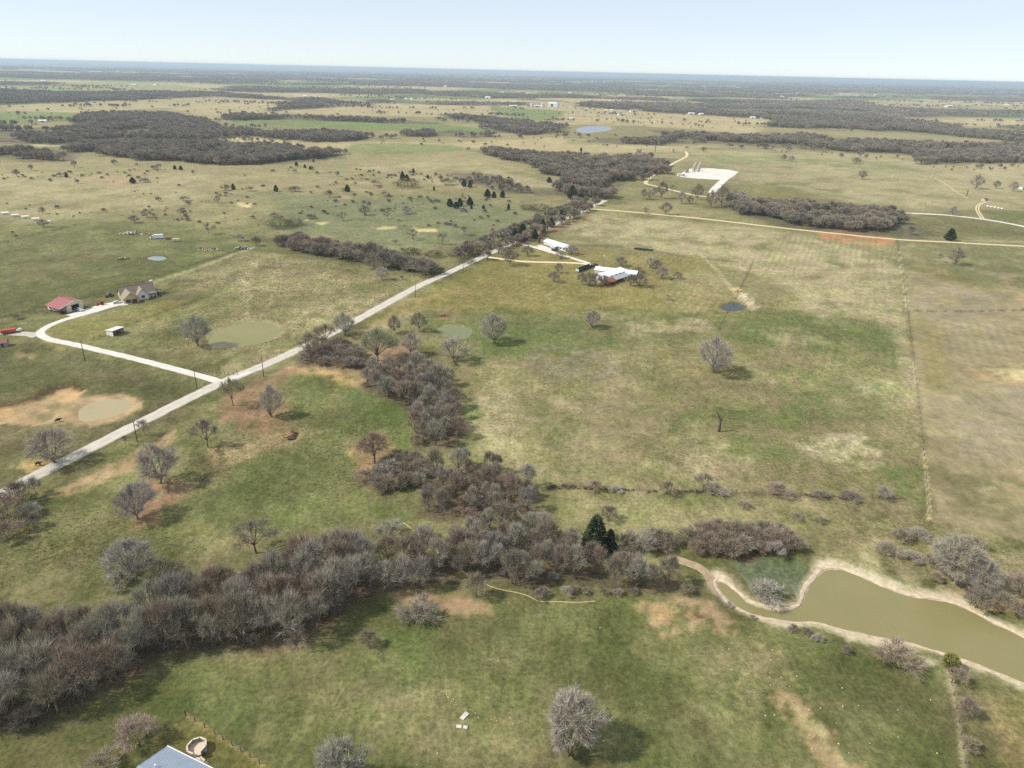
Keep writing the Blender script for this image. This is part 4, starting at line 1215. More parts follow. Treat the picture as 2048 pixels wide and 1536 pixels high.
# homestead trees
for (u, v, top, w, lb) in [
    (1020, 531, 498, 36, 'bare tree beside the road, left of the blue white house'),
    (1055, 512, 492, 26, 'small tree between the road and the blue white house'),
    (1117, 547, 528, 17, 'upper of two small trees below the cream lane'),
    (1107, 566, 545, 26, 'lower of two small trees below the cream lane'),
    (1123, 517, 502, 26, 'small tree in front of the blue white house'),
    (1144, 509, 490, 34, 'bare tree hiding the right end of the blue white house'),
    (1163, 572, 548, 22, 'left tree of the row before the white sheds'),
    (1178, 574, 546, 26, 'second tree of the row before the white sheds'),
    (1192, 574, 548, 24, 'third tree of the row before the white sheds'),
    (1206, 574, 552, 20, 'right tree of the row, touching the rust red roof'),
    (1261, 573, 551, 24, 'bare tree at the low shed end, left one'),
    (1279, 575, 548, 32, 'bare tree at the low shed end, right one'),
    (1277, 546, 534, 26, 'bare tree behind the low shed'),
    (1241, 533, 515, 30, 'bare tree behind the long white shed roof'),
    (1299, 536, 516, 26, 'pale tree right of the sheds, upper left of a group'),
    (1312, 539, 520, 22, 'bare tree right of the sheds, upper right of a group'),
    (1322, 558, 534, 30, 'bare tree right of the sheds, lowest of a group'),
    (1354, 558, 544, 22, 'small outlying tree farthest right of the sheds'),
    (1335, 603, 592, 16, 'tiny dark sapling in the lawn below the sheds'),
    # upper right pasture
    (1568, 321, 310, 14, 'left of two round trees side by side in the upper right pasture'),
    (1582, 323, 312, 14, 'right of two round trees side by side in the upper right pasture'),
    (1578, 303, 293, 12, 'dark tree at the far pasture edge above the paired round trees'),
    (1647, 304, 294, 12, 'dark round tree at the far wood edge, upper right pasture'),
    (1720, 313, 299, 15, 'open crowned tree right of the far pasture centre'),
    (1711, 329, 317, 19, 'round dark tree below the open crowned tree'),
    (1723, 358, 341, 20, 'lone round tree in the middle of the upper right pasture'),
    (1905, 432, 414, 18, 'small tree standing on the white gravel road'),
    (1877, 526, 508, 13, 'thin upright tree in the green field, left of a bigger one'),
    (1911, 531, 499, 32, 'round bare tree in the green field at right'),
    (1951, 376, 350, 32, 'thick grey tree above the stone hut'),
    (1992, 376, 361, 14, 'reddish tree right of the thick grey tree'),
    (2025, 381, 362, 20, 'dark tree beside the far right hut'),
    (1407, 304, 294, 12, 'lone tree on the skyline of the pasture above the well pad'),
    # oak row below the well pad
    (1286, 399, 379, 14, 'leftmost oak of the row below the well pad'),
    (1300, 400, 381, 14, 'second oak of the row below the well pad'),
    (1307, 394, 376, 12, 'small oak behind the second oak below the well pad'),
    (1323, 398, 366, 22, 'tall oak on the dirt road bend below the well pad'),
    (1344, 388, 371, 13, 'thin oak on the dirt road left of the pad lane'),
    (1363, 408, 384, 22, 'broad oak below the dirt road, left of the pad lane'),
    (1379, 407, 393, 16, 'low dark oak right of the broad oak'),
    (1395, 400, 369, 20, 'tall upright oak before the well pad'),
    (1384, 396, 380, 14, 'thin oak just left of the tall upright oak'),
    (1422, 415, 383, 26, 'dense oak at the foot of the pad lane'),
    (1443, 413, 372, 26, 'tall oak right of the pad lane foot'),
    (1468, 394, 379, 14, 'small oak on the dirt road right of the pad lane'),
    (1480, 400, 383, 22, 'wide oak at the left end of the oak grove'),
    (1331, 430, 407, 26, 'lone bare tree above the cream dirt road'),
    (1290, 428, 416, 14, 'small bush like tree left of the lone tree above the cream road'),
    # left middle pasture
    (295, 435, 418, 24, 'bare tree above the junk pile in the left pasture'),
    (268, 446, 432, 24, 'low bare tree just left above the junk pile'),
    (88, 453, 438, 18, 'small tree in front of the white roofed feeders'),
    (87, 428, 415, 15, 'small tree behind the white roofed feeders'),
    (435, 407, 392, 15, 'small tree near the yellow patch in the left pasture'),
    (362, 432, 418, 16, 'faint small tree right of the tree above the junk pile'),
    (418, 468, 446, 26, 'faint open tree above the debris row'),
    (812, 427, 411, 24, 'round grey tree in the pasture left of the road'),
    (730, 429, 410, 22, 'dark round tree in the pasture, first of three in a line'),
    (775, 437, 423, 18, 'thin tree between the two round pasture trees'),
    (798, 452, 438, 14, 'small faint tree above the pale yellow streak'),
    (685, 440, 424, 22, 'faint spindly tree left of the dark round pasture tree'),
    (825, 477, 458, 26, 'faint open tree below the pale yellow streak'),
    (885, 488, 466, 24, 'spindly faint tree nearest the road on its left'),
    (929, 470, 452, 22, 'faint tree by the fence left of the road'),
]:
    thin = any(q in lb for q in ('faint', 'thin ', 'spindly', 'tiny', 'sapling'))
    P('sapling' if thin else 'mid', u, v, top, w, lb, name='bare_tree', cat='tree')
P('sapling', 790, 489, 478, 14, 'tiny dark sapling in the green pasture above the thicket')
P('cedar', 1898, 483, 461, 24, 'dark conical cedar beside the cream road at right')
P('cedar_round', 1898, 1338, 1307, 38, 'bright green cedar on the near shore of the long pond')
P('cedar', 1188, 1106, 1036, 58, 'tall dark cedar in the creek brush left of the wash')
P('cedar', 1218, 1106, 1062, 34, 'lower dark cedar touching the tall creek cedar')
P('shrub', 1910, 1372, 1342, 34, 'grey bush below the bright green cedar at the fence end')
P('shrub', 1790, 1338, 1290, 84, 'dense round brown grey bush on the near shore of the pond')
P('shrub', 1690, 1312, 1296, 22, 'small bush left of the dense round shore bush')
P('shrub', 1528, 1198, 1160, 74, 'reddish sprawling bush inside the bend of the pond')
P('shrub', 740, 1292, 1262, 40, 'faint grey bush in the pasture below the bare dirt bank')
P('shrub', 836, 1238, 1216, 96, 'low dark spreading bush below the bare dirt bank', variant=3)
P('shrub', 950, 1195, 1150, 48, 'dark bush beside the cow path at the bare dirt bank')
P('shrub', 240, 1168, 1140, 60, 'reddish brown bush at the foot of the silver grey upswept tree')
for (u, v, top, w, lb) in [
    (1190, 982, 962, 32, 'first bush on the overgrown fence line from the left'),
    (1232, 985, 972, 30, 'second bush on the overgrown fence line from the left'),
    (1332, 992, 964, 40, 'grey bush in the middle of the overgrown fence line'),
    (1430, 990, 975, 50, 'low bush right of the pale trunked fence line tree'),
    (1552, 997, 968, 56, 'wide grey bush on the overgrown fence line'),
    (1640, 998, 985, 40, 'low dark bush right of the wide fence line bush'),
    (1700, 1002, 984, 42, 'low bush near the right end of the fence line'),
    (1762, 1002, 976, 34, 'last bush at the right end of the fence line'),
    (1218, 1040, 1012, 40, 'brown bush below the fence line, left'),
    (1490, 1018, 1005, 36, 'flat brown bush below the fence line, right'),
    (1640, 1047, 1034, 30, 'small brown bush above the long pond bend'),
    (1590, 1042, 1028, 26, 'small dark bush left of another above the pond bend'),
    (1800, 1085, 1060, 46, 'olive bush near the corner of the boundary fence'),
    (1835, 1082, 1058, 40, 'brown bush right of the olive corner bush'),
    (1770, 1110, 1085, 60, 'brown bush on the slope above the long pond'),
    (1822, 1125, 1104, 42, 'yellow olive bush below the corner bushes'),
    (1865, 1140, 1112, 46, 'brown bush left of the pale spreading bank tree'),
    (1870, 1165, 1146, 30, 'small yellowish bush on the bank by the pond'),
    (1955, 1215, 1176, 60, 'dark bush below the pale spreading bank tree'),
    (2000, 1222, 1185, 50, 'dark bush on the orange bank at the right edge'),
    (2040, 1240, 1205, 40, 'brown bush farthest right on the orange bank'),
    (1945, 1100, 1075, 50, 'flat grey bush behind the pale spreading bank tree'),
    (780, 1075, 1040, 62, 'dark solitary bush above the creek wood'),
    (855, 1075, 1052, 30, 'small dark bush left of the creek trees, by the path'),
    (40, 1000, 958, 60, 'dark bush beside the road at the left edge, upper'),
    (72, 985, 950, 28, 'upright dark bush over the road at the left edge'),
    (10, 1030, 985, 60, 'large dark bush at the left edge below the road'),
    (60, 1025, 1000, 50, 'pale grey bush at the left edge below the road'),
    (15, 1075, 1035, 70, 'grey bush at the left edge, lowest of the roadside group'),
    (70, 1050, 1022, 40, 'thin grey bush right of the lowest roadside bush'),
    (1925, 1440, 1400, 40, 'dim bush on the bottom right fence, upper'),
    (1935, 1505, 1480, 36, 'dim bush on the bottom right fence, lower'),
    (480, 482, 468, 24, 'dark bush above the white rubble heap'),
    (513, 492, 474, 22, 'dark bush at the left tip of the dark thicket'),
    (36, 637, 628, 22, 'brown brush heap left of the red roofed barn'),
    (590, 382, 372, 28, 'grey bush in the upper left pasture near a cedar'),
    (770, 391, 382, 20, 'round grey bush on the upper pasture bank'),
    (750, 371, 360, 20, 'grey bush below the upper cedars'),
    (895, 370, 357, 28, 'grey bush left of the upper scrub'),
    (120, 352, 345, 15, 'dark bush in the far left pasture'),
    (307, 338, 331, 15, 'dark bush below the far left wood'),
    (290, 364, 357, 24, 'dark bush beside a cedar on the eroded slope'),
    (370, 402, 394, 20, 'dark bush in the left pasture above the parked truck'),
    (318, 403, 395, 15, 'small bush left of the dark bush above the truck'),
    (452, 380, 370, 22, 'dark bush with a cedar beside it, left pasture'),
    (500, 382, 373, 18, 'small grey bush right of the cedar and bush pair'),
    (590, 345, 338, 14, 'small bush under the west wood, with cedars near'),
    (635, 347, 342, 9, 'tiny bush right of the cedars under the west wood'),
    (660, 347, 342, 8, 'tiny dark bush farther right under the west wood'),
    (550, 433, 424, 22, 'dark low bush left of centre in the pasture'),
    (622, 436, 427, 20, 'dark low bush right of another in the pasture'),
    (1070, 322, 312, 18, 'grey bush above the creek wood, left'),
    (1090, 326, 315, 22, 'grey bush above the creek wood, middle'),
    (1118, 318, 308, 16, 'grey bush above the creek wood, right'),
    (1083, 345, 332, 18, 'dark round bush in the clearing left of the creek wood'),
]:
    P('shrub', u, v, top, w, lb)
for (u, v, top, w, lb) in [
    (560, 455, 444, 60, 'olive brush patch above the dark thicket, left'),
    (590, 450, 440, 44, 'olive brush patch above the dark thicket, right'),
    (790, 520, 505, 50, 'dark olive brush right of the thicket top'),
    (822, 508, 494, 40, 'olive brush clump behind the broad dark tree'),
    (870, 514, 503, 44, 'olive brush clump left of the road, upper'),
    (830, 530, 516, 50, 'dark brush behind the tree where thicket meets road'),
    (868, 548, 528, 40, 'grey brush at the road end of the thicket'),
    (935, 526, 515, 40, 'olive brush along the road verge'),
    (905, 512, 504, 26, 'small olive brush above the road verge'),
    (815, 374, 365, 56, 'flat dark brush row in the upper pasture'),
    (1080, 424, 415, 50, 'flat dark brush row left of the road, farther up'),
    (1055, 420, 412, 36, 'left end of the flat brush row beyond the road'),
]:
    P('brush', u, v, top, w, lb)
_o1 = ['first', 'second', 'third', 'fourth', 'fifth', 'sixth', 'seventh', 'eighth', 'ninth']
ORD = _o1 + ['tenth', 'eleventh', 'twelfth', 'thirteenth', 'fourteenth', 'fifteenth', 'sixteenth', 'seventeenth', 'eighteenth', 'nineteenth',
             'twentieth'] + ['twenty ' + q for q in _o1] + ['thirtieth'] + ['thirty ' + q for q in _o1] + ['fortieth']
for i, (u, v, top, w) in enumerate(sorted([(133,354,346,8),(350,338,330,8),(362,339,331,9),(266,366,355,13),(467,379,368,10),(552,382,370,11),(695,383,370,14),(593,331,323,8),(610,335,328,6),(621,338,331,7),
        (627,323,317,5),(805,360,344,12),(814,362,350,12),(827,347,338,7),(856,358,350,6),(868,380,372,5),(928,373,360,12),(940,375,362,10),(975,395,380,15),(988,396,384,10),(1005,396,382,12),(1017,420,408,7),
        (967,418,410,7),(943,418,410,6),(900,412,398,16),(920,412,397,14),(940,410,395,16),(912,416,404,14),(1000,378,370,8),(1098,366,356,12),(1162,302,295,6),(1144,400,374,24),(1085,465,440,16),(1103,455,436,14),(1045,475,450,22),(1030,482,460,20),(1065,472,452,16),(1122,440,422,10),(1070,478,460,14)])):
    P('cedar', u, v, top, w, ORD[i] + ' dark cedar from the left across the upper pastures and road', group='small cedars of the upper pasture')

# ---- near woods: every tree a thing
def scatter(px, spacing, seed, jitter=.42, ragged=0.0, crown=0.0):
    Pw = np.array(W(px))
    rs = np.random.RandomState(seed)
    x0, y0 = Pw.min(0); x1, y1 = Pw.max(0)
    gx, gy = np.meshgrid(np.arange(x0, x1, spacing), np.arange(y0, y1, spacing * .87))
    gx = gx + (np.arange(gx.shape[0])[:, None] % 2) * spacing * .5
    X = (gx + rs.uniform(-jitter, jitter, gx.shape) * spacing).ravel(); Y = (gy + rs.uniform(-jitter, jitter, gy.shape) * spacing).ravel()
    sd = sd_poly(Pw, X, Y)
    if ragged:
        sd = sd + ragged * fbm(X, Y, ragged * 2.2, 4, seed)
    k = sd < 0
    if crown:      # the crowns, not only the feet, stay inside the surveyed outline
        q = CAM_H / (CAM_H - crown)
        k &= (sd_poly(Pw, X * q, Y * q) + ragged * .6 * fbm(X, Y, max(6.0, ragged * 2.2), 4, seed)) < 0
    return np.stack([X[k], Y[k]], -1), rs

NEARW = [
    ('w1', 4.9, (8.5, 13.0), 'grey leafless tree packed into the lower left creek wood', 'trees of the lower left creek wood'),
    ('w2', 5.2, (7.5, 10.5), 'leafless tree in the short creek strip above the bare dirt bank', 'trees above the bare dirt bank'),
    ('w3', 4.9, (6.0, 10.0), 'leafless tree in the creek wood left of the sandy wash', 'trees of the middle creek wood'),
    ('w4', 5.9, (6.0, 9.5), 'leafless tree in the wood north of the creek bend', 'trees north of the creek bend'),
    ('w5', 5.4, (7.0, 10.0), 'leafless tree in the upper clump beside the middle field', 'trees of the upper field side clump'),
    ('w6', 6.2, (6.5, 9.5), 'leafless tree in the brown grove below the greenish tree', 'trees of the brown grove'),
]
NW = []
for i, (k, sp, hr, lb, gr) in enumerate(NEARW):
    pts, rs = scatter(WOOD_NEAR[k], sp, 500 + i)
    for (x, y) in pts:
        h = rs.uniform(*hr)
        plant('wood', 0, 0, h, h * rs.uniform(.28, .40), lb, gr, xy=(x, y))
        NW.append((x, y))
# understorey brush of the same woods
US = [('w1', 9.0, 'brown underbrush bush in the lower left creek wood', 'underbrush of the lower left wood'),
      ('w3', 7.5, 'brown underbrush bush in the creek wood left of the wash', 'underbrush of the middle creek wood'),
      ('w4', 8.0, 'brown underbrush bush north of the creek bend', 'underbrush north of the creek bend'),
      ('w5', 9.0, 'brown underbrush bush in the upper field side clump', 'underbrush of the upper clump'),
      ('w6', 8.0, 'brown underbrush bush in the brown grove', 'underbrush of the brown grove')]
for i, (k, sp, lb, gr) in enumerate(US):
    pts, rs = scatter(WOOD_NEAR[k], sp, 600 + i)
    for (x, y) in pts:
        h = rs.uniform(2.0, 3.6)
        plant('shrub', 0, 0, h, h * .75, lb, gr, xy=(x, y))
for i, (px, sp, hr, lb, gr) in enumerate([
    ([(1372,1088),(1385,1110),(1500,1120),(1590,1110),(1600,1078),(1500,1066),(1400,1064)], 3.0, (3.2, 5.0), 'bush in the dense brown thicket above the pond inlet', 'bushes of the dense brown thicket'),
    ([(722,965),(770,990),(838,976),(850,932),(800,912),(760,932)], 3.0, (2.8, 4.5), 'bush in the dark clump beside the reddish bare tree', 'bushes beside the reddish tree'),
    ([(592,726),(660,733),(732,738),(740,718),(690,690),(622,694)], 4.2, (3.0, 5.0), 'bush in the brown roadside brush above the orange bank', 'roadside brush above the orange bank'),
    ([(1225,1102),(1340,1112),(1345,1085),(1260,1072)], 3.4, (3.0, 5.5), 'bush in the brush left of the brown thicket', 'brush left of the thicket'),
    ([(1400,1178),(1430,1198),(1470,1222),(1520,1240),(1560,1262),(1640,1290),(1650,1280),(1560,1256),(1500,1238),(1450,1215),(1415,1185)], 2.4, (1.0, 1.8), 'low grey bush lining the south side of the pond inlet', 'bushes along the pond inlet'),
    ([(1075,1200),(1200,1192),(1330,1192),(1330,1180),(1200,1178),(1090,1185)], 2.8, (1.6, 2.8), 'low reddish brown bush along the south edge of the creek wood', 'bushes on the creek wood south edge'),
]):
    pts, rs = scatter(px, sp, 700 + i)
    for (x, y) in pts:
        h = rs.uniform(*hr)
        plant('shrub', 0, 0, h, h * rs.uniform(.6, .85), lb, gr, xy=(x, y))

# ---- middle and far woods: masses nobody could count
protos_mid = bpy.data.collections.new('wood_tree_shapes')
def low_tree(seed, h, r, twig, n=(7, 4, 5, 11), tww=.065, tw=2.0, stems=1):
    return joined('wood_tree_mesh', bare_tree_meshes(seed, h, r, .2, n[0], n[1], n[2], n[3], tw, tww, stems=stems, elo=.0, up=.5, twig=twig))
for i, (sd_, h, r, tg) in enumerate([(201, 9.5, 4.6, 'twig_far'), (202, 8.5, 4.4, 'twig_far'), (203, 10.5, 5.0, 'twig_far'), (204, 8.0, 4.2, 'twig_dark'), (205, 9.0, 4.4, 'twig_far')]):
    o = bpy.data.objects.new('wood_tree_%s' % 'abcde'[i], low_tree(sd_, h, r, tg))
    protos_mid.objects.link(o)
cp = cedar_meshes(206, 6.0, 2.4, 260)
for f in (1,):
    o = bpy.data.objects.new('wood_tree_f', joined('wood_cedar_mesh', cp)); protos_mid.objects.link(o)

protos_far = bpy.data.collections.new('wood_clump_shapes')
def clump(seed, size=70.0, n=46):
    """a patch of distant wood: many small crowns of coarse twig blades"""
    rs = np.random.RandomState(seed)
    V, F = [], []
    for i in range(n):
        cx, cy = rs.uniform(-size / 2, size / 2, 2)
        h = rs.uniform(5.0, 10.5); r = rs.uniform(4, 7)
        for q in range(34):
            A = rs.uniform(0, 2 * PI); E = rs.uniform(-.3, 1.5)
            d = np.array([math.cos(E) * math.cos(A), math.cos(E) * math.sin(A), math.sin(E)])
            c = np.array([cx, cy, h * .5])
            o = c + d * np.array([r, r, h * .5]) * rs.uniform(.35, .7)
            e = c + d * np.array([r, r, h * .5]) * rs.uniform(.9, 1.1)
            s = np.cross(d, rs.normal(0, 1, 3)); s /= np.linalg.norm(s) + 1e-9
            s = s * rs.uniform(.4, .9)
            b = len(V)
            V += [o - s, o + s, e]
            F.append((b, b + 1, b + 2))
    return mesh_from('wood_clump_mesh', V, F, MATS['twig_far'])
for i in range(5):
    protos_far.objects.link(bpy.data.objects.new('wood_clump_%s' % 'abcde'[i], clump(300 + i)))

_gn = {}
def gn_tree(coll):
    if coll.name in _gn:
        return _gn[coll.name]
    ng = bpy.data.node_groups.new('plant_' + coll.name, 'GeometryNodeTree')
    ng.interface.new_socket('Geometry', in_out='INPUT', socket_type='NodeSocketGeometry')
    ng.interface.new_socket('Geometry', in_out='OUTPUT', socket_type='NodeSocketGeometry')
    N, L = ng.nodes, ng.links
    gi = N.new('NodeGroupInput'); go = N.new('NodeGroupOutput')
    ci = N.new('GeometryNodeCollectionInfo'); ci.inputs['Collection'].default_value = coll
    ci.inputs['Separate Children'].default_value = True; ci.inputs['Reset Children'].default_value = True
    ip = N.new('GeometryNodeInstanceOnPoints'); ip.inputs['Pick Instance'].default_value = True
    def attr(nm, ty):
        a = N.new('GeometryNodeInputNamedAttribute'); a.data_type = ty; a.inputs['Name'].default_value = nm
        return a.outputs['Attribute']
    L.new(gi.outputs[0], ip.inputs['Points']); L.new(ci.outputs[0], ip.inputs['Instance'])
    L.new(attr('pick', 'INT'), ip.inputs['Instance Index'])
    L.new(attr('turn', 'FLOAT_VECTOR'), ip.inputs['Rotation'])
    L.new(attr('size', 'FLOAT_VECTOR'), ip.inputs['Scale'])
    L.new(ip.outputs[0], go.inputs[0])
    _gn[coll.name] = ng
    return ng

def mass(name, pts, label, coll, npick, rs, smin=.8, smax=1.25, group=None, picks=None):
    me = bpy.data.meshes.new(name)
    z = hfun(pts[:, 0], pts[:, 1]) - .1
    me.from_pydata([(x, y, q) for (x, y), q in zip(pts.tolist(), z.tolist())], [], [])
    n = len(pts)
    a = me.attributes.new('pick', 'INT', 'POINT'); a.data.foreach_set('value', (rs.randint(0, npick, n) if picks is None else picks).astype(np.int32))
    a = me.attributes.new('turn', 'FLOAT_VECTOR', 'POINT')
    a.data.foreach_set('vector', np.stack([np.zeros(n), np.zeros(n), rs.uniform(0, 6.28, n)], -1).astype(np.float32).ravel())
    s = rs.uniform(smin, smax, n)
    a = me.attributes.new('size', 'FLOAT_VECTOR', 'POINT')
    a.data.foreach_set('vector', np.stack([s * rs.uniform(.9, 1.15, n), s * rs.uniform(.9, 1.15, n), s], -1).astype(np.float32).ravel())
    o = bpy.data.objects.new(name, me)
    C.objects.link(o)
    md = o.modifiers.new('planting', 'NODES'); md.node_group = gn_tree(coll)
    tag(o, label, 'wood', group, 'stuff')
    return o

MID_LABEL = {
    'thicket': 'dark grey thicket of bare trees left of the road', 'oakgrove': 'bare oak grove above the cream dirt road',
    'creekwood': 'bare creek wood pointing down to the road bend', 'scrub': 'scrub with cedars left of the creek wood',
    'westwood': 'long dark bare wood in the left pastures', 'westedge': 'dark bare wood at the left picture edge',
    'bigwood': 'broad bare wood spreading over the upper left', 'greenedge': 'bare wood below the bright green field',
    'hedge_a': 'long bare tree belt above the bright green field', 'hedge_b': 'short bare tree belt right of the bright green field',
    'knollwood': 'bare wood below the green knoll', 'eastwood': 'long bare wood above the upper right pasture',
    'northeast': 'wide bare woodland at the upper right', 'strip_a': 'narrow far tree belt right of the silver silos',
    'leftfar': 'far bare woodland belt at the upper left', 'midstrip': 'far bare tree belt top centre left'}
CLEAR = [W(q) for q in ([(-80,262),(110,264),(150,270),(100,276),(-80,274)], [(60,290),(130,287),(160,300),(70,302)], [(330,284),(480,276),(600,282),(540,292),(400,292)], [(1560,262),(1680,264),(1660,274),(1570,272)], [(1880,296),(1960,298),(1950,306),(1890,304)])]
for i, (k, (px, sp)) in enumerate(WOOD_MID.items()):
    rag = 4.5 * sp if k not in ('thicket',) else 4.0
    pts, rs = scatter(px, sp, 800 + i, ragged=rag, crown={'thicket': 2.5, 'oakgrove': 3.0, 'creekwood': 4.0, 'westwood': 4.5}.get(k, 6.0))
    keep = fbm(pts[:, 0], pts[:, 1] * (1.0 if sp < 8 else .5), 45.0 if sp < 8 else 110.0, 4, 91) > {'thicket': -.75, 'oakgrove': -.5, 'creekwood': -.5, 'westwood': -.55}.get(k, -.4)
    for cl in CLEAR:
        keep &= sd_poly(cl, pts[:, 0], pts[:, 1]) > 0
    pts = pts[keep]
    pk = rs.randint(0, 5, len(pts))
    ced = {'scrub': .3, 'creekwood': .06, 'northeast': .12, 'eastwood': .05, 'bigwood': .05}.get(k, .02)
    pk = np.where(rs.rand(len(pts)) < ced, 5, pk)
    sc = {'thicket': (.42, 1.0), 'scrub': (.5, .9), 'oakgrove': (.8, 1.1)}.get(k, (.8, 1.2))
    mass('bare_wood', pts, MID_LABEL[k], protos_mid, 6, rs, sc[0], sc[1], picks=pk)
# trees lining the road farther up
rl = resample(W([(945,520),(1000,494),(1040,476),(1090,455),(1130,438),(1165,421),(1185,408)]), 3.4)
rs = np.random.RandomState(55)
side = np.where(rs.rand(len(rl)) < .55, -1, 1)
rlp = rl + np.stack([side * rs.uniform(5, 9, len(rl)), side * -rs.uniform(1, 3, len(rl))], -1)
mass('bare_wood', np.concatenate([rlp, rl[::2] + np.array([-11, 4])]), 'row of bare trees crowding the upper road', protos_mid, 5, rs, .55, 1.0)
# low brush tangled along the overgrown fence
low_brush = bpy.data.collections.new('low_brush_shapes')
for i in range(3):
    low_brush.objects.link(bpy.data.objects.new('low_brush_%s' % 'abc'[i], joined('low_brush_mesh', bare_tree_meshes(900 + i, 1.3, 1.3, .05, 9, 4, 4, 9, .6, .022, stems=3, elo=.0, trunk_r=.05, up=.4, twig='twig_dark'))))
rs = np.random.RandomState(58)
fl_ = resample(W([(1100,974),(1250,983),(1420,989),(1600,996),(1800,1001)]), 1.1)
fl_ = fl_ + rs.normal(0, .5, fl_.shape)
fl_ = fl_[fbm(fl_[:, 0], fl_[:, 1], 12.0, 3, 59) > -.25]
mass('fence_brush', fl_, 'low dark brush tangled along the overgrown fence', low_brush, 3, rs, .25, .65)
# scattered trees in the far pastures
rs = np.random.RandomState(66)
sp = []
for (px, n) in [([(440,225),(980,215),(1140,205),(1560,240),(1130,248),(900,236),(600,236)], 130), ([(700,284),(1140,272),(1500,296),(1160,306),(900,300)], 40), ([(380,275),(560,280),(640,290),(450,284)], 30),
                ([(0,215),(430,195),(640,206),(420,236),(330,216),(0,240)], 70), ([(1700,205),(2080,210),(2080,240),(1900,235)], 60), ([(1150,238),(1560,242),(1500,264),(1300,256)], 25), ([(1840,330),(2080,330),(2080,345),(1900,345)], 22),
                ([(0,330),(700,332),(1000,360),(1050,400),(700,400),(200,370),(0,360)], 24), ([(1480,296),(1860,318),(1840,330),(1600,312)], 14)]:
    Pw = np.array(W(px)); c = 0
    while c < n:
        q = rs.uniform(Pw.min(0), Pw.max(0))
        if sd_poly(Pw, np.array([q[0]]), np.array([q[1]]))[0] < 0:
            sp.append(q); c += 1
mass('bare_wood', np.array(sp), 'tiny lone trees speckled over the far pastures', protos_mid, 6, rs, .3, .85)
# small low shrubs speckling the left pastures
rs = np.random.RandomState(68)
Pw = np.array(W([(0,335),(420,340),(700,332),(1000,360),(1100,400),(1000,470),(880,520),(640,470),(420,450),(200,430),(0,400)]))
q = rs.uniform(Pw.min(0), Pw.max(0), (1500, 2))
q = q[(sd_poly(Pw, q[:, 0], q[:, 1]) < 0) & (fbm(q[:, 0], q[:, 1], 70.0, 3, 69) > .05)][:260]
mass('low_shrubs', q, 'tiny low shrubs speckled over the left pastures', low_brush, 3, rs, .5, 1.9)
# thin broken tree belts along field edges far out
rs = np.random.RandomState(67)
bp_ = []
for i in range(130):
    A = math.radians(rs.uniform(-42, 42)); r = rs.uniform(1350, 6500) ** 1.0
    c = np.array([r * math.sin(A), r * math.cos(A)])
    th = rs.normal(0, .25) if rs.rand() < .8 else rs.uniform(-1.2, 1.2)
    L_b = rs.uniform(80, 420) * (1 + r / 6000); n = int(L_b / 9)
    t_ = rs.uniform(-.5, .5, n) * L_b
    wv__ = rs.normal(0, 4 + 6 * rs.rand(), n) + 10 * np.sin(t_ / 60.0 + i)
    p_ = c + np.stack([t_ * math.cos(th) - wv__ * math.sin(th), t_ * math.sin(th) + wv__ * math.cos(th)], -1)
    bp_.append(p_[fbm(p_[:, 0], p_[:, 1], 50.0, 2, 93) > -.4])
bp_ = np.concatenate(bp_)
for Q in ([(455,236),(600,240),(880,249),(985,258),(960,268),(800,262),(640,254),(470,246)], [(1148,259),(1165,253),(1190,251),(1222,253),(1225,275),(1190,275),(1150,270)], [(1050,205),(1130,205),(1130,235),(1050,235)]):
    bp_ = bp_[sd_poly(W(Q), bp_[:, 0], bp_[:, 1]) > 0]
mass('far_tree_belts', bp_, 'thin broken tree belts along the far field edges', protos_mid, 6, rs, .55, 1.1)
# the wooded plain up to the horizon
rs = np.random.RandomState(77)
pts = []
for (r0, r1, n) in ((2400, 5000, 9000), (5000, 9000, 14000), (9000, 17000, 16000)):
    A = np.radians(rs.uniform(-50, 50, n)); r = np.sqrt(rs.uniform(r0 * r0, r1 * r1, n))
    pts.append(np.stack([r * np.sin(A), r * np.cos(A)], -1))
pts = np.concatenate(pts)
rr = np.hypot(pts[:, 0], pts[:, 1])
f = fbm(pts[:, 0], pts[:, 1] * 1.5, 900.0, 5, 131)
keep = f > np.interp(rr, [2400, 3200, 5000, 9000], [.30, .10, .0, -.18])
FAR_OPEN = [W(p) for p in ([(0,212),(430,192),(640,205),(980,212),(1160,206),(1560,236),(1540,252),(1130,250),(900,235),(560,228),(420,238),(330,216),(0,240)],
            [(20,170),(200,166),(330,170),(430,181),(200,187),(0,192)], [(1700,200),(2080,205),(2080,232),(1760,216)], [(640,172),(720,168),(740,176),(660,180)], [(840,180),(1010,176),(1000,184),(850,186)])]
for Q in FAR_OPEN:
    keep &= sd_poly(Q, pts[:, 0], pts[:, 1]) > 0
pts = pts[keep]
mass('far_woodland', pts, 'blue grey bare woodland covering the far plain to the horizon', protos_far, 5, rs, .9, 1.3)
# ---- grass tufts over the nearer fields
tufts = {}
for nm, mt_ in (('dry', 'grass_dry'), ('olive', 'grass_olive')):
    col_ = bpy.data.collections.new('tuft_shapes_' + nm)
    for i in range(3):
        rs = np.random.RandomState(400 + i)
        V, F = [], []
        for q in range(16):
            A = rs.uniform(0, 6.28); rr_ = rs.uniform(0, .32)
            o = np.array([rr_ * math.cos(A), rr_ * math.sin(A), 0.0])
            d = np.array([math.cos(A) * .6, math.sin(A) * .6, rs.uniform(.5, 1.2)]) * rs.uniform(.25, .42)
            sv = np.array([-math.sin(A), math.cos(A), 0]) * rs.uniform(.05, .12)
            b = len(V); V += [o - sv, o + sv, o + d]; F.append((b, b + 1, b + 2))
        col_.objects.link(bpy.data.objects.new('tuft_%s' % 'abc'[i], mesh_from('tuft_mesh', V, F, MATS[mt_])))
    tufts[nm] = col_
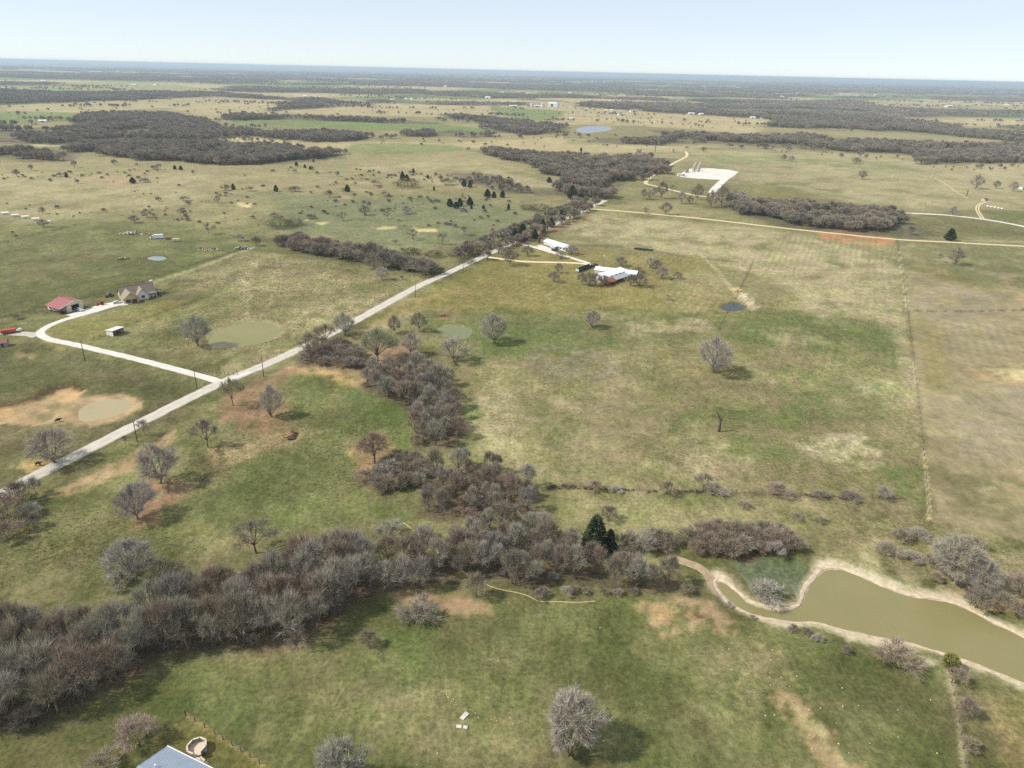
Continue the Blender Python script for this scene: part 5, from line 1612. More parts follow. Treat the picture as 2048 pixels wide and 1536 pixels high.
def tuft_field(px, n, nm, label, seed, sc=(.7, 1.6), rmax=520):
    rs = np.random.RandomState(seed)
    Pw = np.array(W(px)); lo, hi = Pw.min(0), Pw.max(0)
    q = rs.uniform(lo, hi, (n * 4, 2))
    r = np.hypot(q[:, 0], q[:, 1])
    k = (sd_poly(Pw, q[:, 0], q[:, 1]) < 0) & (r < rmax)
    edge = sstep(0, -22, sd_poly(Pw, q[:, 0], q[:, 1]))
    k &= fbm(q[:, 0], q[:, 1], 30.0, 4, seed) * .8 + rs.uniform(-.8, .8, len(q)) > .75 - 1.1 * edge
    for Pp in POND_W[:5]:
        k &= sd_poly(Pp, q[:, 0], q[:, 1]) > 2.5
    k &= sd_line(W(ROAD_PX), q[:, 0], q[:, 1]) > 4.0
    q = q[k][:n]
    mass('grass_tufts', q, label, tufts[nm], 3, rs, sc[0], sc[1])
tuft_field(CF, 36000, 'dry', 'straw coloured grass tufts over the middle field', 31, (.45, 1.05))
tuft_field([(1100,985),(1500,1008),(1860,1045),(2080,1080),(2080,1200),(1960,1190),(1800,1140),(1640,1115),(1560,1075),(1300,1055),(1140,1030)], 5000, 'dry', 'straw coloured grass tufts above the long pond', 32, (.4, 1.0))
tuft_field([(560,750),(700,770),(830,830),(900,960),(860,1050),(600,1060),(350,1040),(200,1000),(420,830)], 14000, 'olive', 'olive grass tufts over the meadow below the road', 33, (.35, .8))
tuft_field([(-60,1060),(200,1000),(420,1090),(300,1180),(100,1180),(-60,1250)], 7000, 'olive', 'olive grass tufts above the lower left wood', 34, (.35, .8))
tuft_field(LP, 16000, 'olive', 'olive grass tufts over the lower pasture', 35, (.25, .6))
tuft_field([(300,572),(500,498),(620,520),(880,560),(840,600),(720,640),(600,690),(480,740),(300,700),(260,640),(430,585)], 16000, 'dry', 'straw coloured grass tufts between the stone house and the road', 36, (.5, 1.2))
print('TREES', COUNT, 'near wood', len(NW))

# ------------------------------------------------------------------ BUILDINGS
def at(u, v, z=None):
    x, y = gp(u, v)
    return (x, y, hz(x, y) if z is None else z)

def ang(a, b):
    """heading of the line between two photographed ground points"""
    p, q = gp(*a), gp(*b)
    return math.atan2(q[1] - p[1], q[0] - p[0])

M_cream = mat('cream_metal_wall', (206, 196, 168), .6, .08, 1.0)
M_whitewall = mat('white_painted_wall', (222, 220, 214), .6, .06, 1.0)
M_grey = mat('grey_metal', (132, 132, 130), .5, .12, 1.5)
M_intshade = mat('interior_shade', (46, 44, 42), .9, .2, 1.0)  # near-black colour stands in for shade inside openings and doorways
M_post = mat('weathered_post', (104, 94, 82), .9, .2, 3.0)
M_stone = mat('pale_stone_wall', (196, 178, 150), .9, .22, 2.5)
M_shingle = mat('brown_grey_shingle', (120, 110, 98), .9, .16, 3.0, bump=.3)
M_glass = mat('dark_window_glass', (40, 48, 56), .12, .1, 1.0, spec=.6)
M_trim = mat('white_trim', (230, 228, 222), .5, .04, 1.0)
M_rubber = mat('black_rubber', (28, 28, 28), .8, .1, 4.0)
M_concrete = mat('concrete', (196, 190, 178), .9, .1, 1.5)
M_redroof = ribbed('red_metal_roof', (152, 92, 88), .5, .9, 'Y')
M_whiteroof = ribbed('white_metal_roof', (226, 226, 224), .45, .9, 'X')
M_blueroof = ribbed('blue_grey_metal_roof', (142, 154, 168), .5, .6, 'X')
M_paleblue = ribbed('pale_blue_metal_roof', (200, 210, 214), .45, .9, 'X')
M_rustroof = ribbed('rust_red_roof', (142, 88, 70), .8, .8, 'X', var=.25)
M_greyroof = ribbed('grey_metal_roof', (150, 154, 156), .45, .9, 'X')

# --- red roofed barn with an open lean-to
t = empty('metal_barn', (-235.4, 335.4, hz(-235.4, 335.4)), math.radians(62.4), 'cream metal barn with dusty red roof, open lean-to and roll-up door', 'barn')
rx, rzv, L_ = 8.2, 5.7, 12.2
m = MB()
m.box(5.0, .1, 1.6, 2.4, .18, 4.0); m.box(11.35, .1, 1.6, 2.3, .18, 4.0)
m.add([(3.8, 0, 3.6), (12.5, 0, 3.6), (12.5, 0, 4.1), (rx, 0, 5.55), (3.8, 0, 4.15), (3.8, .18, 3.6), (12.5, .18, 3.6), (12.5, .18, 4.1), (rx, .18, 5.55), (3.8, .18, 4.15)],
      [(0, 1, 2, 3, 4), (9, 8, 7, 6, 5), (0, 5, 6, 1), (1, 6, 7, 2), (2, 7, 8, 3), (3, 8, 9, 4), (4, 9, 5, 0)])
m.box(3.88, L_ / 2, 1.8, .16, L_ - .4, 4.5); m.box(12.42, L_ / 2, 1.8, .16, L_ - .4, 4.5)
m.add([(3.8, L_, -.5), (12.5, L_, -.5), (12.5, L_, 4.1), (rx, L_, 5.55), (3.8, L_, 4.15)], [(0, 1, 2, 3, 4)])
w_ = m.build('wall', M_cream, t)
rf = MB().slab([(-.3, -.35, 2.95), (rx, -.35, rzv), (rx, L_ + .35, rzv), (-.3, L_ + .35, 2.95)], .12).slab([(rx, -.35, rzv), (12.9, -.35, 4.1), (12.9, L_ + .35, 4.1), (rx, L_ + .35, rzv)], .12).build('roof', M_redroof, t)
MB().box(rx, L_ / 2, rzv + .03, .5, L_ + .8, .08).build('ridge_cap', mat('red_trim', (150, 70, 66), .5), rf)
MB().bar((-.3, -.4, 2.9), (rx, -.4, rzv - .05), .1, n=4).bar((rx, -.4, rzv - .05), (12.9, -.4, 4.05), .1, n=4).build('rake_trim', M_trim, rf)
for y in (0.1, 4.0, 8.0, 12.0):
    MB().box(.05, y, 1.2, .18, .18, 3.6).build('post', M_post, t)
dr = MB().box(8.2, .45, 3.35, 4.0, .5, .55).build('rollup_door', M_grey, t)
MB().box(8.2, 1.5, 1.7, 3.9, .1, 3.4).build('doorway_shade', M_intshade, t)  # dark panel paints the unlit inside behind the door
MB().box(8.0, L_ / 2, .05, 9.2, L_ + .2, .12).build('floor_slab', M_concrete, t)

# --- stone house with several gables
def gable(m, cx, cy, lx, wy, zeave, zridge, axis='x', over=.5, th=.16):
    """two roof slabs over a box centred at cx,cy; ridge along axis"""
    hx, hy = lx / 2 + over, wy / 2 + over
    drop = (zridge - zeave) * over / (wy / 2)
    if axis == 'x':
        m.slab([(cx - hx, cy, zridge), (cx - hx, cy - hy, zeave - drop), (cx + hx, cy - hy, zeave - drop), (cx + hx, cy, zridge)], th)
        m.slab([(cx + hx, cy, zridge), (cx + hx, cy + hy, zeave - drop), (cx - hx, cy + hy, zeave - drop), (cx - hx, cy, zridge)], th)
    else:
        m.slab([(cx, cy - hx, zridge), (cx + hy, cy - hx, zeave - drop), (cx + hy, cy + hx, zeave - drop), (cx, cy + hx, zridge)], th)
        m.slab([(cx, cy + hx, zridge), (cx - hy, cy + hx, zeave - drop), (cx - hy, cy - hx, zeave - drop), (cx, cy - hx, zridge)], th)
    return m

def gable_walls(m, cx, cy, lx, wy, zeave, zridge, axis='x', z0=-.5):
    a, b = lx / 2, wy / 2
    prof = [(-b, z0), (b, z0), (b, zeave), (0, zridge - .12), (-b, zeave)]
    V, F = [], []
    for s in (-a, a):
        for (p, z) in prof:
            V.append((cx + s, cy + p, z) if axis == 'x' else (cx - p, cy + s, z))
    n = 5
    F = [(i, (i + 1) % n, n + (i + 1) % n, n + i) for i in range(n)] + [tuple(range(n))[::-1], tuple(range(n, 2 * n))]
    return m.add(V, F)

def window(parent, x, y, z, w, h, nx=0, ny=-1):
    rz = math.atan2(ny, nx) + PI / 2
    f = MB().box(x, y, z, w + .24, .12, h + .24, rz).build('window', M_trim, parent)
    MB().box(x + nx * .05, y + ny * .05, z, w, .1, h, rz).build('pane', M_glass, f)
    return f

t = empty('stone_house', (-213.0, 369.5, hz(-213, 369.5)), math.radians(40), 'pale stone ranch house with brown grey gabled shingle roof and chimney', 'house')
gable_walls(MB(), 0, 0, 17.0, 9.0, 3.1, 6.9).build('wall', M_stone, t)
gable_walls(MB(), -5.2, -7.6, 7.2, 7.6, 3.0, 6.0, 'y').build('garage_wing', M_stone, t)
g2 = gable_walls(MB(), 1.6, -5.6, 4.0, 5.6, 3.1, 6.2, 'y').build('front_wing', M_whitewall, t)
rf = gable(MB(), 0, 0, 17.0, 9.0, 3.1, 6.9, 'x').build('roof', M_shingle, t)
MB().box(0, 0, 6.93, 17.8, .35, .1).build('ridge_cap', M_shingle, rf)
gable(MB(), -5.2, -6.6, 9.6, 7.6, 3.0, 6.05, 'y').build('garage_roof', mat('sunlit_shingle', (142, 132, 114), .9, .14, 3.0, bump=.3), t)  # shingle colour lightened to paint sunlight on the wing roof
gable(MB(), 1.6, -4.6, 6.2, 5.6, 3.1, 6.25, 'y').build('front_gable_roof', MATS['sunlit_shingle'], t)  # same shingle with sunlight put into its colour
for x in (-6.7, -3.7):
    d = MB().box(x, -11.23, 1.15, 2.5, .1, 2.3).build('garage_door', mat('brown_door', (86, 66, 52), .6, .1, 2), t)
window(t, 1.6, -7.62, 1.7, 1.6, 1.5)
window(t, 5.6, -4.52, 1.6, 1.4, 1.3); window(t, 7.4, -4.52, 1.6, 1.2, 1.3); window(t, -9.02 + .0, -8.0, 1.6, 1.3, 1.2, -1, 0)
MB().box(4.2, -4.55, 1.05, 1.1, .1, 2.1).build('door', mat('front_door', (74, 52, 40), .5), t)
ch = MB().box(8.7, .6, 3.6, 1.3, 1.6, 8.2).build('chimney', M_stone, t)
MB().box(8.7, .6, 7.8, 1.6, 1.9, .25).build('chimney_cap', M_concrete, ch)
pr = MB().slab([(3.4, -4.4, 3.0), (8.8, -4.4, 3.0), (8.8, -7.2, 2.6), (3.4, -7.2, 2.6)], .14).build('porch_roof', M_shingle, t)
for x in (5.0, 6.8, 8.6):
    MB().box(x, -7.0, 1.2, .2, .2, 2.8).build('porch_post', M_trim, t)
pt = MB().slab([(8.9, -2.5, 2.7), (12.8, -2.5, 2.5), (12.8, 3.0, 2.5), (8.9, 3.0, 2.7)], .14).build('patio_roof', M_shingle, t)
for y in (-2.3, 2.8):
    MB().box(12.6, y, 1.0, .2, .2, 3.0).build('patio_post', M_trim, t)
MB().box(-5.2, -13.2, .02, 8.0, 4.0, .25).build('garage_apron', M_concrete, t)

# --- livestock shelter
sx = gp(227, 672)
t = empty('livestock_shelter', (sx[0], sx[1], hz(*sx)), math.atan2(5.6, 2.3), 'small white open fronted livestock shelter with pinkish flat roof', 'shelter')
m = MB().box(.06, 2.35, 1.2, .12, 4.7, 3.0).box(6.0, 2.35, 1.1, .12, 4.7, 2.8).box(3.0, 4.66, 1.1, 6.0, .12, 2.8)
m.build('wall', M_whitewall, t)
MB().slab([(-.3, -.4, 2.9), (6.4, -.4, 2.9), (6.4, 5.0, 2.4), (-.3, 5.0, 2.4)], .12).build('roof', ribbed('pinkish_roof', (222, 204, 196), .5, .8, 'X'), t)
for x in (.1, 3.0, 5.9):
    MB().box(x, .05, 1.2, .15, .15, 3.0).build('post', M_post, t)
MB().box(3.0, 3.0, .3, 2.6, .6, .6).build('feed_trough', M_grey, t)

# --- shed cut by the left edge
s0 = gp(4, 694)
t = empty('small_shed', (s0[0], s0[1], hz(*s0)), .35, 'small grey shed with brownish red roof at the left edge', 'shed')
gable_walls(MB(), 0, 1, 4.6, 3.6, 2.1, 3.1).build('wall', mat('grey_board', (150, 146, 138), .9), t)
gable(MB(), 0, 1, 4.6, 3.6, 2.1, 3.1, over=.3).build('roof', mat('brown_red_roof', (136, 92, 80), .8), t)
MB().box(.6, -.83, .9, .9, .08, 1.8).build('door', mat('dark_board', (70, 62, 56)), t)

# --- white shed complex in the middle
a0 = gp(1188, 549)
hdg = math.radians(-20)
t = empty('long_white_shed', (52.2, 436.0, hz(52.2, 436)), hdg, 'long white metal shed with open bay, back one of the shed group', 'shed')
gable_walls(MB(), 3.2, 4.0, 6.4, 8.0, 3.0, 4.3).build('wall', M_whitewall, t)
MB().box(17.0, 7.9, 1.2, 21.0, .15, 3.6).build('back_wall', M_whitewall, t)
gable(MB(), 13.6, 4.0, 27.2, 8.0, 3.0, 4.3, over=.4).build('roof', M_whiteroof, t)
for x in (10.5, 14.5, 18.5, 22.5, 26.5):
    MB().box(x, .1, 1.2, .2, .2, 3.6).build('post', M_trim, t)
MB().box(17.0, 7.5, 1.4, 20.8, .2, 2.8).build('bay_shade', M_intshade, t)  # dark sheet paints the shade deep in the open bay
b0 = (54.6, 414.5)
t = empty('wide_white_shed', (b0[0] + 3.0, b0[1] + 0.2, hz(*b0)), math.radians(47), 'wide low white shed with stepped roof and dark open side', 'shed')
MB().slab([(-1, 8.6, 3.9), (26, 8.6, 3.9), (26, 1.0, 3.3), (-1, 1.0, 3.3)], .15).build('roof', M_whiteroof, t)
lr = MB().slab([(-1.2, .95, 3.0), (26.2, .95, 3.0), (26.2, -4.6, 2.3), (-1.2, -4.6, 2.3)], .15).build('lower_roof', M_greyroof, t)
for x in (2, 6.5, 11, 15.5, 20, 24):
    MB().box(x, 1.1, 3.35, 1.6, .5, .35).build('roof_vent', M_grey, lr)
MB().box(12.5, 8.4, 1.5, 26.0, .15, 4.2).box(-.8, 4.6, 1.3, .15, 7.4, 3.8).build('wall', M_whitewall, t)
for x in (-.8, 4.5, 9.8, 15.1, 20.4, 25.8):
    MB().box(x, -4.3, .9, .18, .18, 2.8).build('post', M_post, t)
MB().box(12.5, .6, 1.1, 26, .12, 2.9).build('inner_wall', mat('brown_interior', (88, 70, 58)), t)
r0 = gp(1217, 570)
t = empty('red_barn', (r0[0] - .2, r0[1] + 1.0, hz(*r0)), math.radians(47), 'little barn with rust red roof in front of the white sheds', 'barn')
gable_walls(MB(), 0, 0, 7.2, 6.4, 2.3, 3.6).build('wall', mat('red_board_wall', (132, 70, 54), .9, .2, 3), t)
gable(MB(), 0, 0, 7.2, 6.4, 2.3, 3.6, over=.6).build('roof', M_rustroof, t)
MB().box(0, -3.25, 1.0, 3.0, .1, 2.1).build('doorway_shade', M_intshade, t)  # flat dark panel on the wall, painted as a shaded doorway

# --- blue white house
h0, h1 = (1096, 491), (1142, 504)
hd = ang(h0, h1)
t = empty('blue_white_house', at(1118, 499), hd, 'long house with pale blue metal roof and white walls among bare trees', 'house')
gable_walls(MB(), 0, 3.0, 17.0, 8.0, 2.8, 4.4).build('wall', M_whitewall, t)
gable(MB(), 0, 3.0, 17.0, 8.0, 2.8, 4.4, over=.6).build('roof', M_paleblue, t)
gable_walls(MB(), -13.5, 5.0, 10.0, 7.0, 2.6, 3.9).build('side_wing', M_whitewall, t)
gable(MB(), -13.5, 5.0, 10.0, 7.0, 2.6, 3.9, over=.5).build('side_roof', ribbed('bright_white_roof', (232, 234, 234), .5, .9, 'X'), t)
for x in (-5.5, 2.5, 6.0):
    window(t, x, -1.02, 1.5, 1.4, 1.2)
MB().slab([(-5.0, -1.1, 2.7), (0.5, -1.1, 2.7), (.5, -4.6, 2.5), (-5.0, -4.6, 2.5)], .14).build('carport_roof', M_paleblue, t)
for x in (-4.8, .3):
    MB().box(x, -4.4, 1.0, .16, .16, 3.0).build('carport_post', M_trim, t)
MB().box(-1.6, -1.0, 1.0, 1.0, .08, 2.0).build('door', MATS['front_door'], t)
cb = gp(1078, 487)
t = empty('chimney_stack', (cb[0], cb[1], hz(*cb)), hd, 'dark brick stack at the left end of the white wing', 'chimney')
MB().box(0, 0, 1.8, 1.6, 1.2, 4.4).build('shaft', mat('dark_brick', (92, 66, 54), .9, .2, 4), t)
MB().box(0, 0, 4.05, 2.6, 1.6, .22).build('cap', MATS['dark_board'], t)

# --- blue roofed house at the bottom edge
d1 = np.array([.923, -.385]); d2 = np.array([-.385, -.923])
p0 = np.array(gp(335, 1494, 3.0))
t = empty('blue_roofed_house', (p0[0], p0[1], hz(*p0)), math.atan2(d1[1], d1[0]), 'house with light blue metal roof cut by the bottom edge', 'house')
# local x along the eave (d1), local -y up the slope (d2)
rf = MB().slab([(0, 0, 3.0), (16, 0, 3.0), (16, -6.0, 4.9), (0, -6.0, 4.9)], .15).slab([(0, -6.0, 4.9), (16, -6.0, 4.9), (16, -12.0, 3.0), (0, -12.0, 3.0)], .15).build('roof', M_blueroof, t)
MB().box(8, -6.0, 4.95, 16.1, .4, .08).build('ridge_cap', M_blueroof, rf)
for (x, y) in ((2.6, -4.6), (4.4, -5.1)):
    zz = 3.0 - y * 1.9 / 6
    MB().bar((x, y, zz - .1), (x, y, zz + .55), .09).bar((x, y, zz + .5), (x, y, zz + .62), .16).build('vent_pipe', M_trim, rf)
MB().box(8, .08, 2.95, 16.2, .16, .2).build('gutter', M_trim, t)
MB().bar((-.05, 0, 2.95), (-.05, -6.0, 4.85), .08, n=4).bar((-.05, -6.0, 4.85), (-.05, -12, 2.95), .08, n=4).build('rake_trim', mat('blue_trim', (110, 132, 160), .5), t)
m = MB().box(8, -.55, 1.2, 15.2, .15, 3.2).box(8, -11.45, 1.2, 15.2, .15, 3.2).box(.45, -6, 1.2, .15, 10.8, 3.2).box(15.55, -6, 1.2, .15, 10.8, 3.2)
m.add([(.5, -.6, 2.8), (.5, -11.4, 2.8), (.5, -6.0, 4.6), (.62, -.6, 2.8), (.62, -11.4, 2.8), (.62, -6.0, 4.6)], [(0, 1, 2), (5, 4, 3), (0, 3, 4, 1), (1, 4, 5, 2), (2, 5, 3, 0)])
m.build('wall', M_whitewall, t)

# --- deck beside it: an octagon with benches and a lower platform with stairs
dk = gp(396, 1503)
t = empty('wooden_deck', (dk[0], dk[1], hz(*dk)), -.35, 'eight sided wooden deck with low railing beside the blue roofed house', 'deck')
oct_ = [(1.75 * math.cos(PI / 8 + k * PI / 4), 1.75 * math.sin(PI / 8 + k * PI / 4)) for k in range(8)]
M_deck = mat('sunbleached_deck', (204, 190, 168), .9, .1, 4)
M_rail = mat('grey_rail', (150, 140, 122), .9, .12, 4)
fl = MB().prism(oct_, .0, .55).build('octagon_floor', M_deck, t)
for k in range(8):
    if k == 6:
        continue
    (xa, ya), (xb, yb) = oct_[k], oct_[(k + 1) % 8]
    cx, cy = (xa + xb) / 2, (ya + yb) / 2
    rz = math.atan2(yb - ya, xb - xa); ln = math.hypot(xb - xa, yb - ya)
    pn = MB().box(cx, cy, 1.0, ln, .08, .9, rz).build('rail_panel', M_rail, t)
    MB().box(cx, cy, 1.48, ln + .1, .3, .07, rz).build('cap_rail', M_deck, pn)
MB().prism([(.5, -1.95), (1.75, -.85), (3.0, -1.2), (3.2, -2.6), (2.2, -3.6), (.9, -3.2)], .0, .4).build('lower_platform', M_deck, t)
for k in range(4):
    MB().box(3.25 + k * .32, -1.9 - k * .12, .28 - k * .08, .3, 1.5, .12, -.35).build('step', M_rail, t)
MB().bar((2.5, -1.7, .3), (2.5, -1.7, 1.3), .05).bar((3.2, -2.9, .3), (3.2, -2.9, 1.3), .05).bar((2.5, -1.7, 1.3), (3.9, -2.2, .9), .05).build('stair_rail', M_rail, t)
g = gp(409, 1517)
t = empty('patio_grill', (g[0], g[1], hz(*g) + .4), .5, 'dark grill standing on the lower deck platform', 'grill')
MB().bar((-.35, 0, .75), (.35, 0, .75), .24, n=8).build('lid', M_rubber, t)
MB().box(0, 0, .35, .6, .4, .7).build('cart', mat('dark_steel', (60, 60, 60), .5), t)

# ------------------------------------------------------------------ UTILITY POLES, FENCES
def utility_pole(u, v, top, label, arm=True):
    h = lift(u, v, v - top)
    t = empty('utility_pole', at(u, v), .6, label, 'pole', 'utility poles')
    MB().bar((0, 0, -.5), (.25, 0, h), .17, .11, 8).build('shaft', mat('pole_wood', (78, 66, 56), .9, .15, 3), t)
    if arm:
        ca = MB().box(.24, 0, h - .5, .12, 1.9, .12).build('crossarm', MATS['pole_wood'], t)
        for y in (-.85, 0, .85):
            MB().bar((.24, y, h - .44), (.24, y, h - .2), .05, .03, 6).build('insulator', M_trim, ca)
for (u, v, tp, lb) in [(170, 721, 680, 'utility pole beside the bend of the white drive'), (393, 774, 732, 'utility pole at the road end of the white drive'),
                       (274, 881, 834, 'utility pole on the road verge between two saplings'), (527, 751, 711, 'utility pole on the road verge near the drive mouth'),
                       (831, 599, 569, 'utility pole beside the road above the green pond'), (926, 548, 530, 'utility pole beside the upper road, near the cream lane'),
                       (865, 557, 534, 'utility pole left of the road by the thicket end'), (1003, 504, 487, 'utility pole where the pickup stands on the road')]:
    utility_pole(u, v, tp, lb)
lp = at(1207, 534)
t = empty('yard_light', lp, 0, 'tall pole with white lamp behind the sheds', 'lamp')
MB().bar((0, 0, -.4), (0, 0, 8.0), .12, .08).build('shaft', MATS['pole_wood'], t)
MB().bar((0, 0, 7.0), (0, 0, 8.2), .35, .25, 8).build('lamp_head', M_trim, t)

def fence(px, label, spacing=4.0, h=1.25, wire=True, post=M_post, thick=.07):
    Pw = resample(W(px), spacing)
    c = Pw[len(Pw) // 2]
    t = empty('wire_fence', (c[0], c[1], hz(*c)), 0, label, 'fence')
    m = MB(); w = MB()
    z = hfun(Pw[:, 0], Pw[:, 1]) - hz(*c)
    for i, (x, y) in enumerate(Pw):
        m.box(x - c[0], y - c[1], z[i] + h / 2 - .2, thick * 2, thick * 2, h + .4)
        if wire and i:
            for k in (.35, .7, 1.05):
                w.bar((Pw[i - 1][0] - c[0], Pw[i - 1][1] - c[1], z[i - 1] + k * h / 1.1), (x - c[0], y - c[1], z[i] + k * h / 1.1), .008, n=3)
    tag(m.build('posts', post, t), kind='stuff')
    if wire:
        tag(w.build('wires', M_grey, t), kind='stuff')
fence([(1793,482),(1812,600),(1824,700),(1835,800),(1848,930),(1858,1050)], 'boundary wire fence running down the right side of the middle field', 5)
fence([(1100,974),(1250,983),(1420,989),(1600,996),(1800,1001)], 'overgrown wire fence across the bottom of the middle field', 4)
fence([(1896,1347),(1915,1450),(1932,1560)], 'wire fence from the bright green cedar to the bottom edge', 3)
fence([(0,636),(170,593),(240,575),(380,531),(500,495)], 'wire fence behind the barn and stone house', 5)
fence([(0,485),(80,466),(160,448)], 'far wire fence below the white roofed feeders', 6)
fence([(187,679),(267,645),(425,589)], 'wire fence from the livestock shelter to the upper field', 4)
fence([(1506,525),(1488,562),(1470,600),(1452,632),(1435,666)], 'dark wire fence crossing the dark blue pond', 3.5, 1.3, thick=.06)
fence([(1090,489),(1230,493),(1400,515),(1506,526)], 'wire fence behind the homestead lawn', 5)
fence([(456,748),(520,718),(600,685),(690,640),(780,596)], 'wire fence on the left verge of the gravel road', 4)
fence([(372,1432),(430,1470),(520,1530)], 'short wire fence right of the wooden deck', 2.4)
fence([(372,1432),(335,1462),(300,1488)], 'short wire fence behind the blue roofed house', 2.4)
fence([(1815,623),(1930,625),(2060,621)], 'wire fence across the tan field at right', 5)
fence([(418,741),(440,745),(475,748)], 'short pipe fence at the mouth of the white drive', 1.8, 1.3, thick=.09)

# ------------------------------------------------------------------ VEHICLES
def wheels(t, pts, r=.38, w=.26):
    for (x, y) in pts:
        wl = MB().bar((x - w / 2, y, r), (x + w / 2, y, r), r, n=12).build('wheel', M_rubber, t)
        MB().bar((x - w / 2 - .01, y, r), (x + w / 2 + .01, y, r), r * .55, n=10).build('rim', M_grey, wl)

def pickup(u, v, rz, paint, label, s=1.0):
    t = empty('pickup_truck', at(u, v), rz, label, 'pickup')
    MB().profile_x([(-2.75, .45), (2.7, .45), (2.75, .8), (2.6, 1.05), (1.2, 1.12), (-2.7, 1.1)], -.95, .95).build('body', paint, t)
    MB().profile_x([(1.3, 1.1), (.75, 1.85), (-.75, 1.88), (-1.0, 1.1)], -.86, .86).build('cab', paint, t)
    MB().profile_x([(1.18, 1.18), (.74, 1.76), (-.66, 1.78), (-.84, 1.18)], -.88, .88).build('window', M_glass, t)
    MB().box(0, -1.95, 1.0, 1.5, 1.4, .26).build('truck_bed', M_rubber, t)
    for x in (-.7, .7):
        MB().box(x, 2.72, .82, .35, .06, .18).build('headlight', M_trim, t)
    wheels(t, [(-.85, 1.75), (.85, 1.75), (-.85, -1.75), (.85, -1.75)])
    return t

def car(u, v, rz, paint, label):
    t = empty('parked_car', at(u, v), rz, label, 'car')
    MB().profile_x([(-2.3, .35), (2.25, .35), (2.3, .68), (1.9, .9), (1.0, .98), (-2.2, 1.0)], -.9, .9).build('body', paint, t)
    MB().profile_x([(1.05, .96), (.3, 1.5), (-1.3, 1.52), (-2.05, .98)], -.8, .8).build('cabin', paint, t)
    MB().profile_x([(.92, 1.0), (.28, 1.42), (-1.25, 1.44), (-1.85, 1.02)], -.82, .82).build('window', M_glass, t)
    for x in (-.65, .65):
        MB().box(x, 2.27, .68, .32, .06, .14).build('headlight', M_trim, t)
    wheels(t, [(-.8, 1.4), (.8, 1.4), (-.8, -1.4), (.8, -1.4)], .34, .22)
M_silver = mat('silver_paint', (196, 204, 212), .3, .03, 1.0, spec=.6)
M_whitep = mat('white_paint', (228, 230, 232), .35, .03, 1.0, spec=.5)
M_blackp = mat('black_paint', (34, 36, 40), .35, .05, 1.0, spec=.5)
M_redp = mat('faded_red_paint', (176, 66, 48), .6, .12, 2.0)
M_orange = mat('orange_red_paint', (178, 84, 62), .6, .1, 1.0)
pickup(159, 621, math.radians(62.4 + 180), M_silver, 'silver blue pickup parked in front of the red roofed barn')
car(235, 606, math.radians(-55), M_silver, 'silver car parked beside the garage of the stone house')
pickup(1109, 503, hd - PI / 2, M_blackp, 'black pickup under the carport of the blue white house')
pickup(1013, 500, ang((1000, 503), (1040, 487)) - PI / 2, M_blackp, 'black pickup standing at the road edge by a utility pole')
pickup(1168, 420, ang((1110, 449), (1165, 424)) - PI / 2, M_whitep, 'white pickup at the far bend of the road')
pickup(1190, 533, ang((1152, 545), (1190, 532)) - PI / 2, M_blackp, 'dark pickup hitched to the long stock trailer')

def stock_trailer(u0, v0, u1, v1, label, paint, endp, name='stock_trailer', h=2.3, w=2.4):
    a, b = gp(u0, v0), gp(u1, v1)
    L = math.hypot(b[0] - a[0], b[1] - a[1])
    t = empty(name, (a[0], a[1], hz(*a)), math.atan2(b[1] - a[1], b[0] - a[0]) - PI / 2, label, 'trailer')
    MB().box(0, L / 2, .6, w, L, .2).build('bed', M_rubber, t)
    MB().box(-w / 2 + .05, L / 2, 1.5, .08, L - .2, h - .8).box(w / 2 - .05, L / 2, 1.5, .08, L - .2, h - .8).build('side', paint, t)
    MB().box(0, .06, 1.5, w, .1, h - .5).build('tailgate', endp, t)
    n = max(3, int(L / 2.2))
    for k in range(n):
        MB().box(0, (k + .5) * L / n, h - .05, w, .12, .12).build('roof_bow', paint, t)
    wheels(t, [(-w / 2, L * .45), (w / 2, L * .45), (-w / 2, L * .45 + 1), (w / 2, L * .45 + 1)], .38, .24)
    return t
stock_trailer(1154, 546, 1182, 535, 'long dark stock trailer with pale green tailgate near the white sheds', M_blackp, mat('pale_green_panel', (196, 212, 184), .6))
stock_trailer(1040, 486, 1054, 480, 'dark covered trailer parked along the upper road', M_blackp, M_rubber, h=2.8)

# travel trailer under the lean-to
q = gp(104, 622)
t = empty('travel_trailer', (q[0] + .6, q[1] + 1.2, hz(*q)), math.atan2(-.463, .886) + PI / 2, 'white travel trailer parked under the barn lean-to', 'trailer')
MB().profile_x([(-3.6, .55), (3.3, .55), (3.7, 1.1), (3.6, 2.4), (3.1, 2.65), (-3.5, 2.65)], -1.1, 1.1).build('body', M_whitep, t)
for y in (-2.2, 1.8):
    window(t, -1.12, y, 1.7, 1.0, .6, -1, 0)
MB().box(-1.12, -.2, 1.45, .06, .75, 1.7).build('door', mat('pale_door', (206, 206, 204), .5), t)
MB().bar((0, 3.4, .55), (0, 4.8, .5), .07).build('hitch', M_rubber, t)
wheels(t, [(-1.0, -.6), (1.0, -.6), (-1.0, -1.4), (1.0, -1.4)], .34, .22)

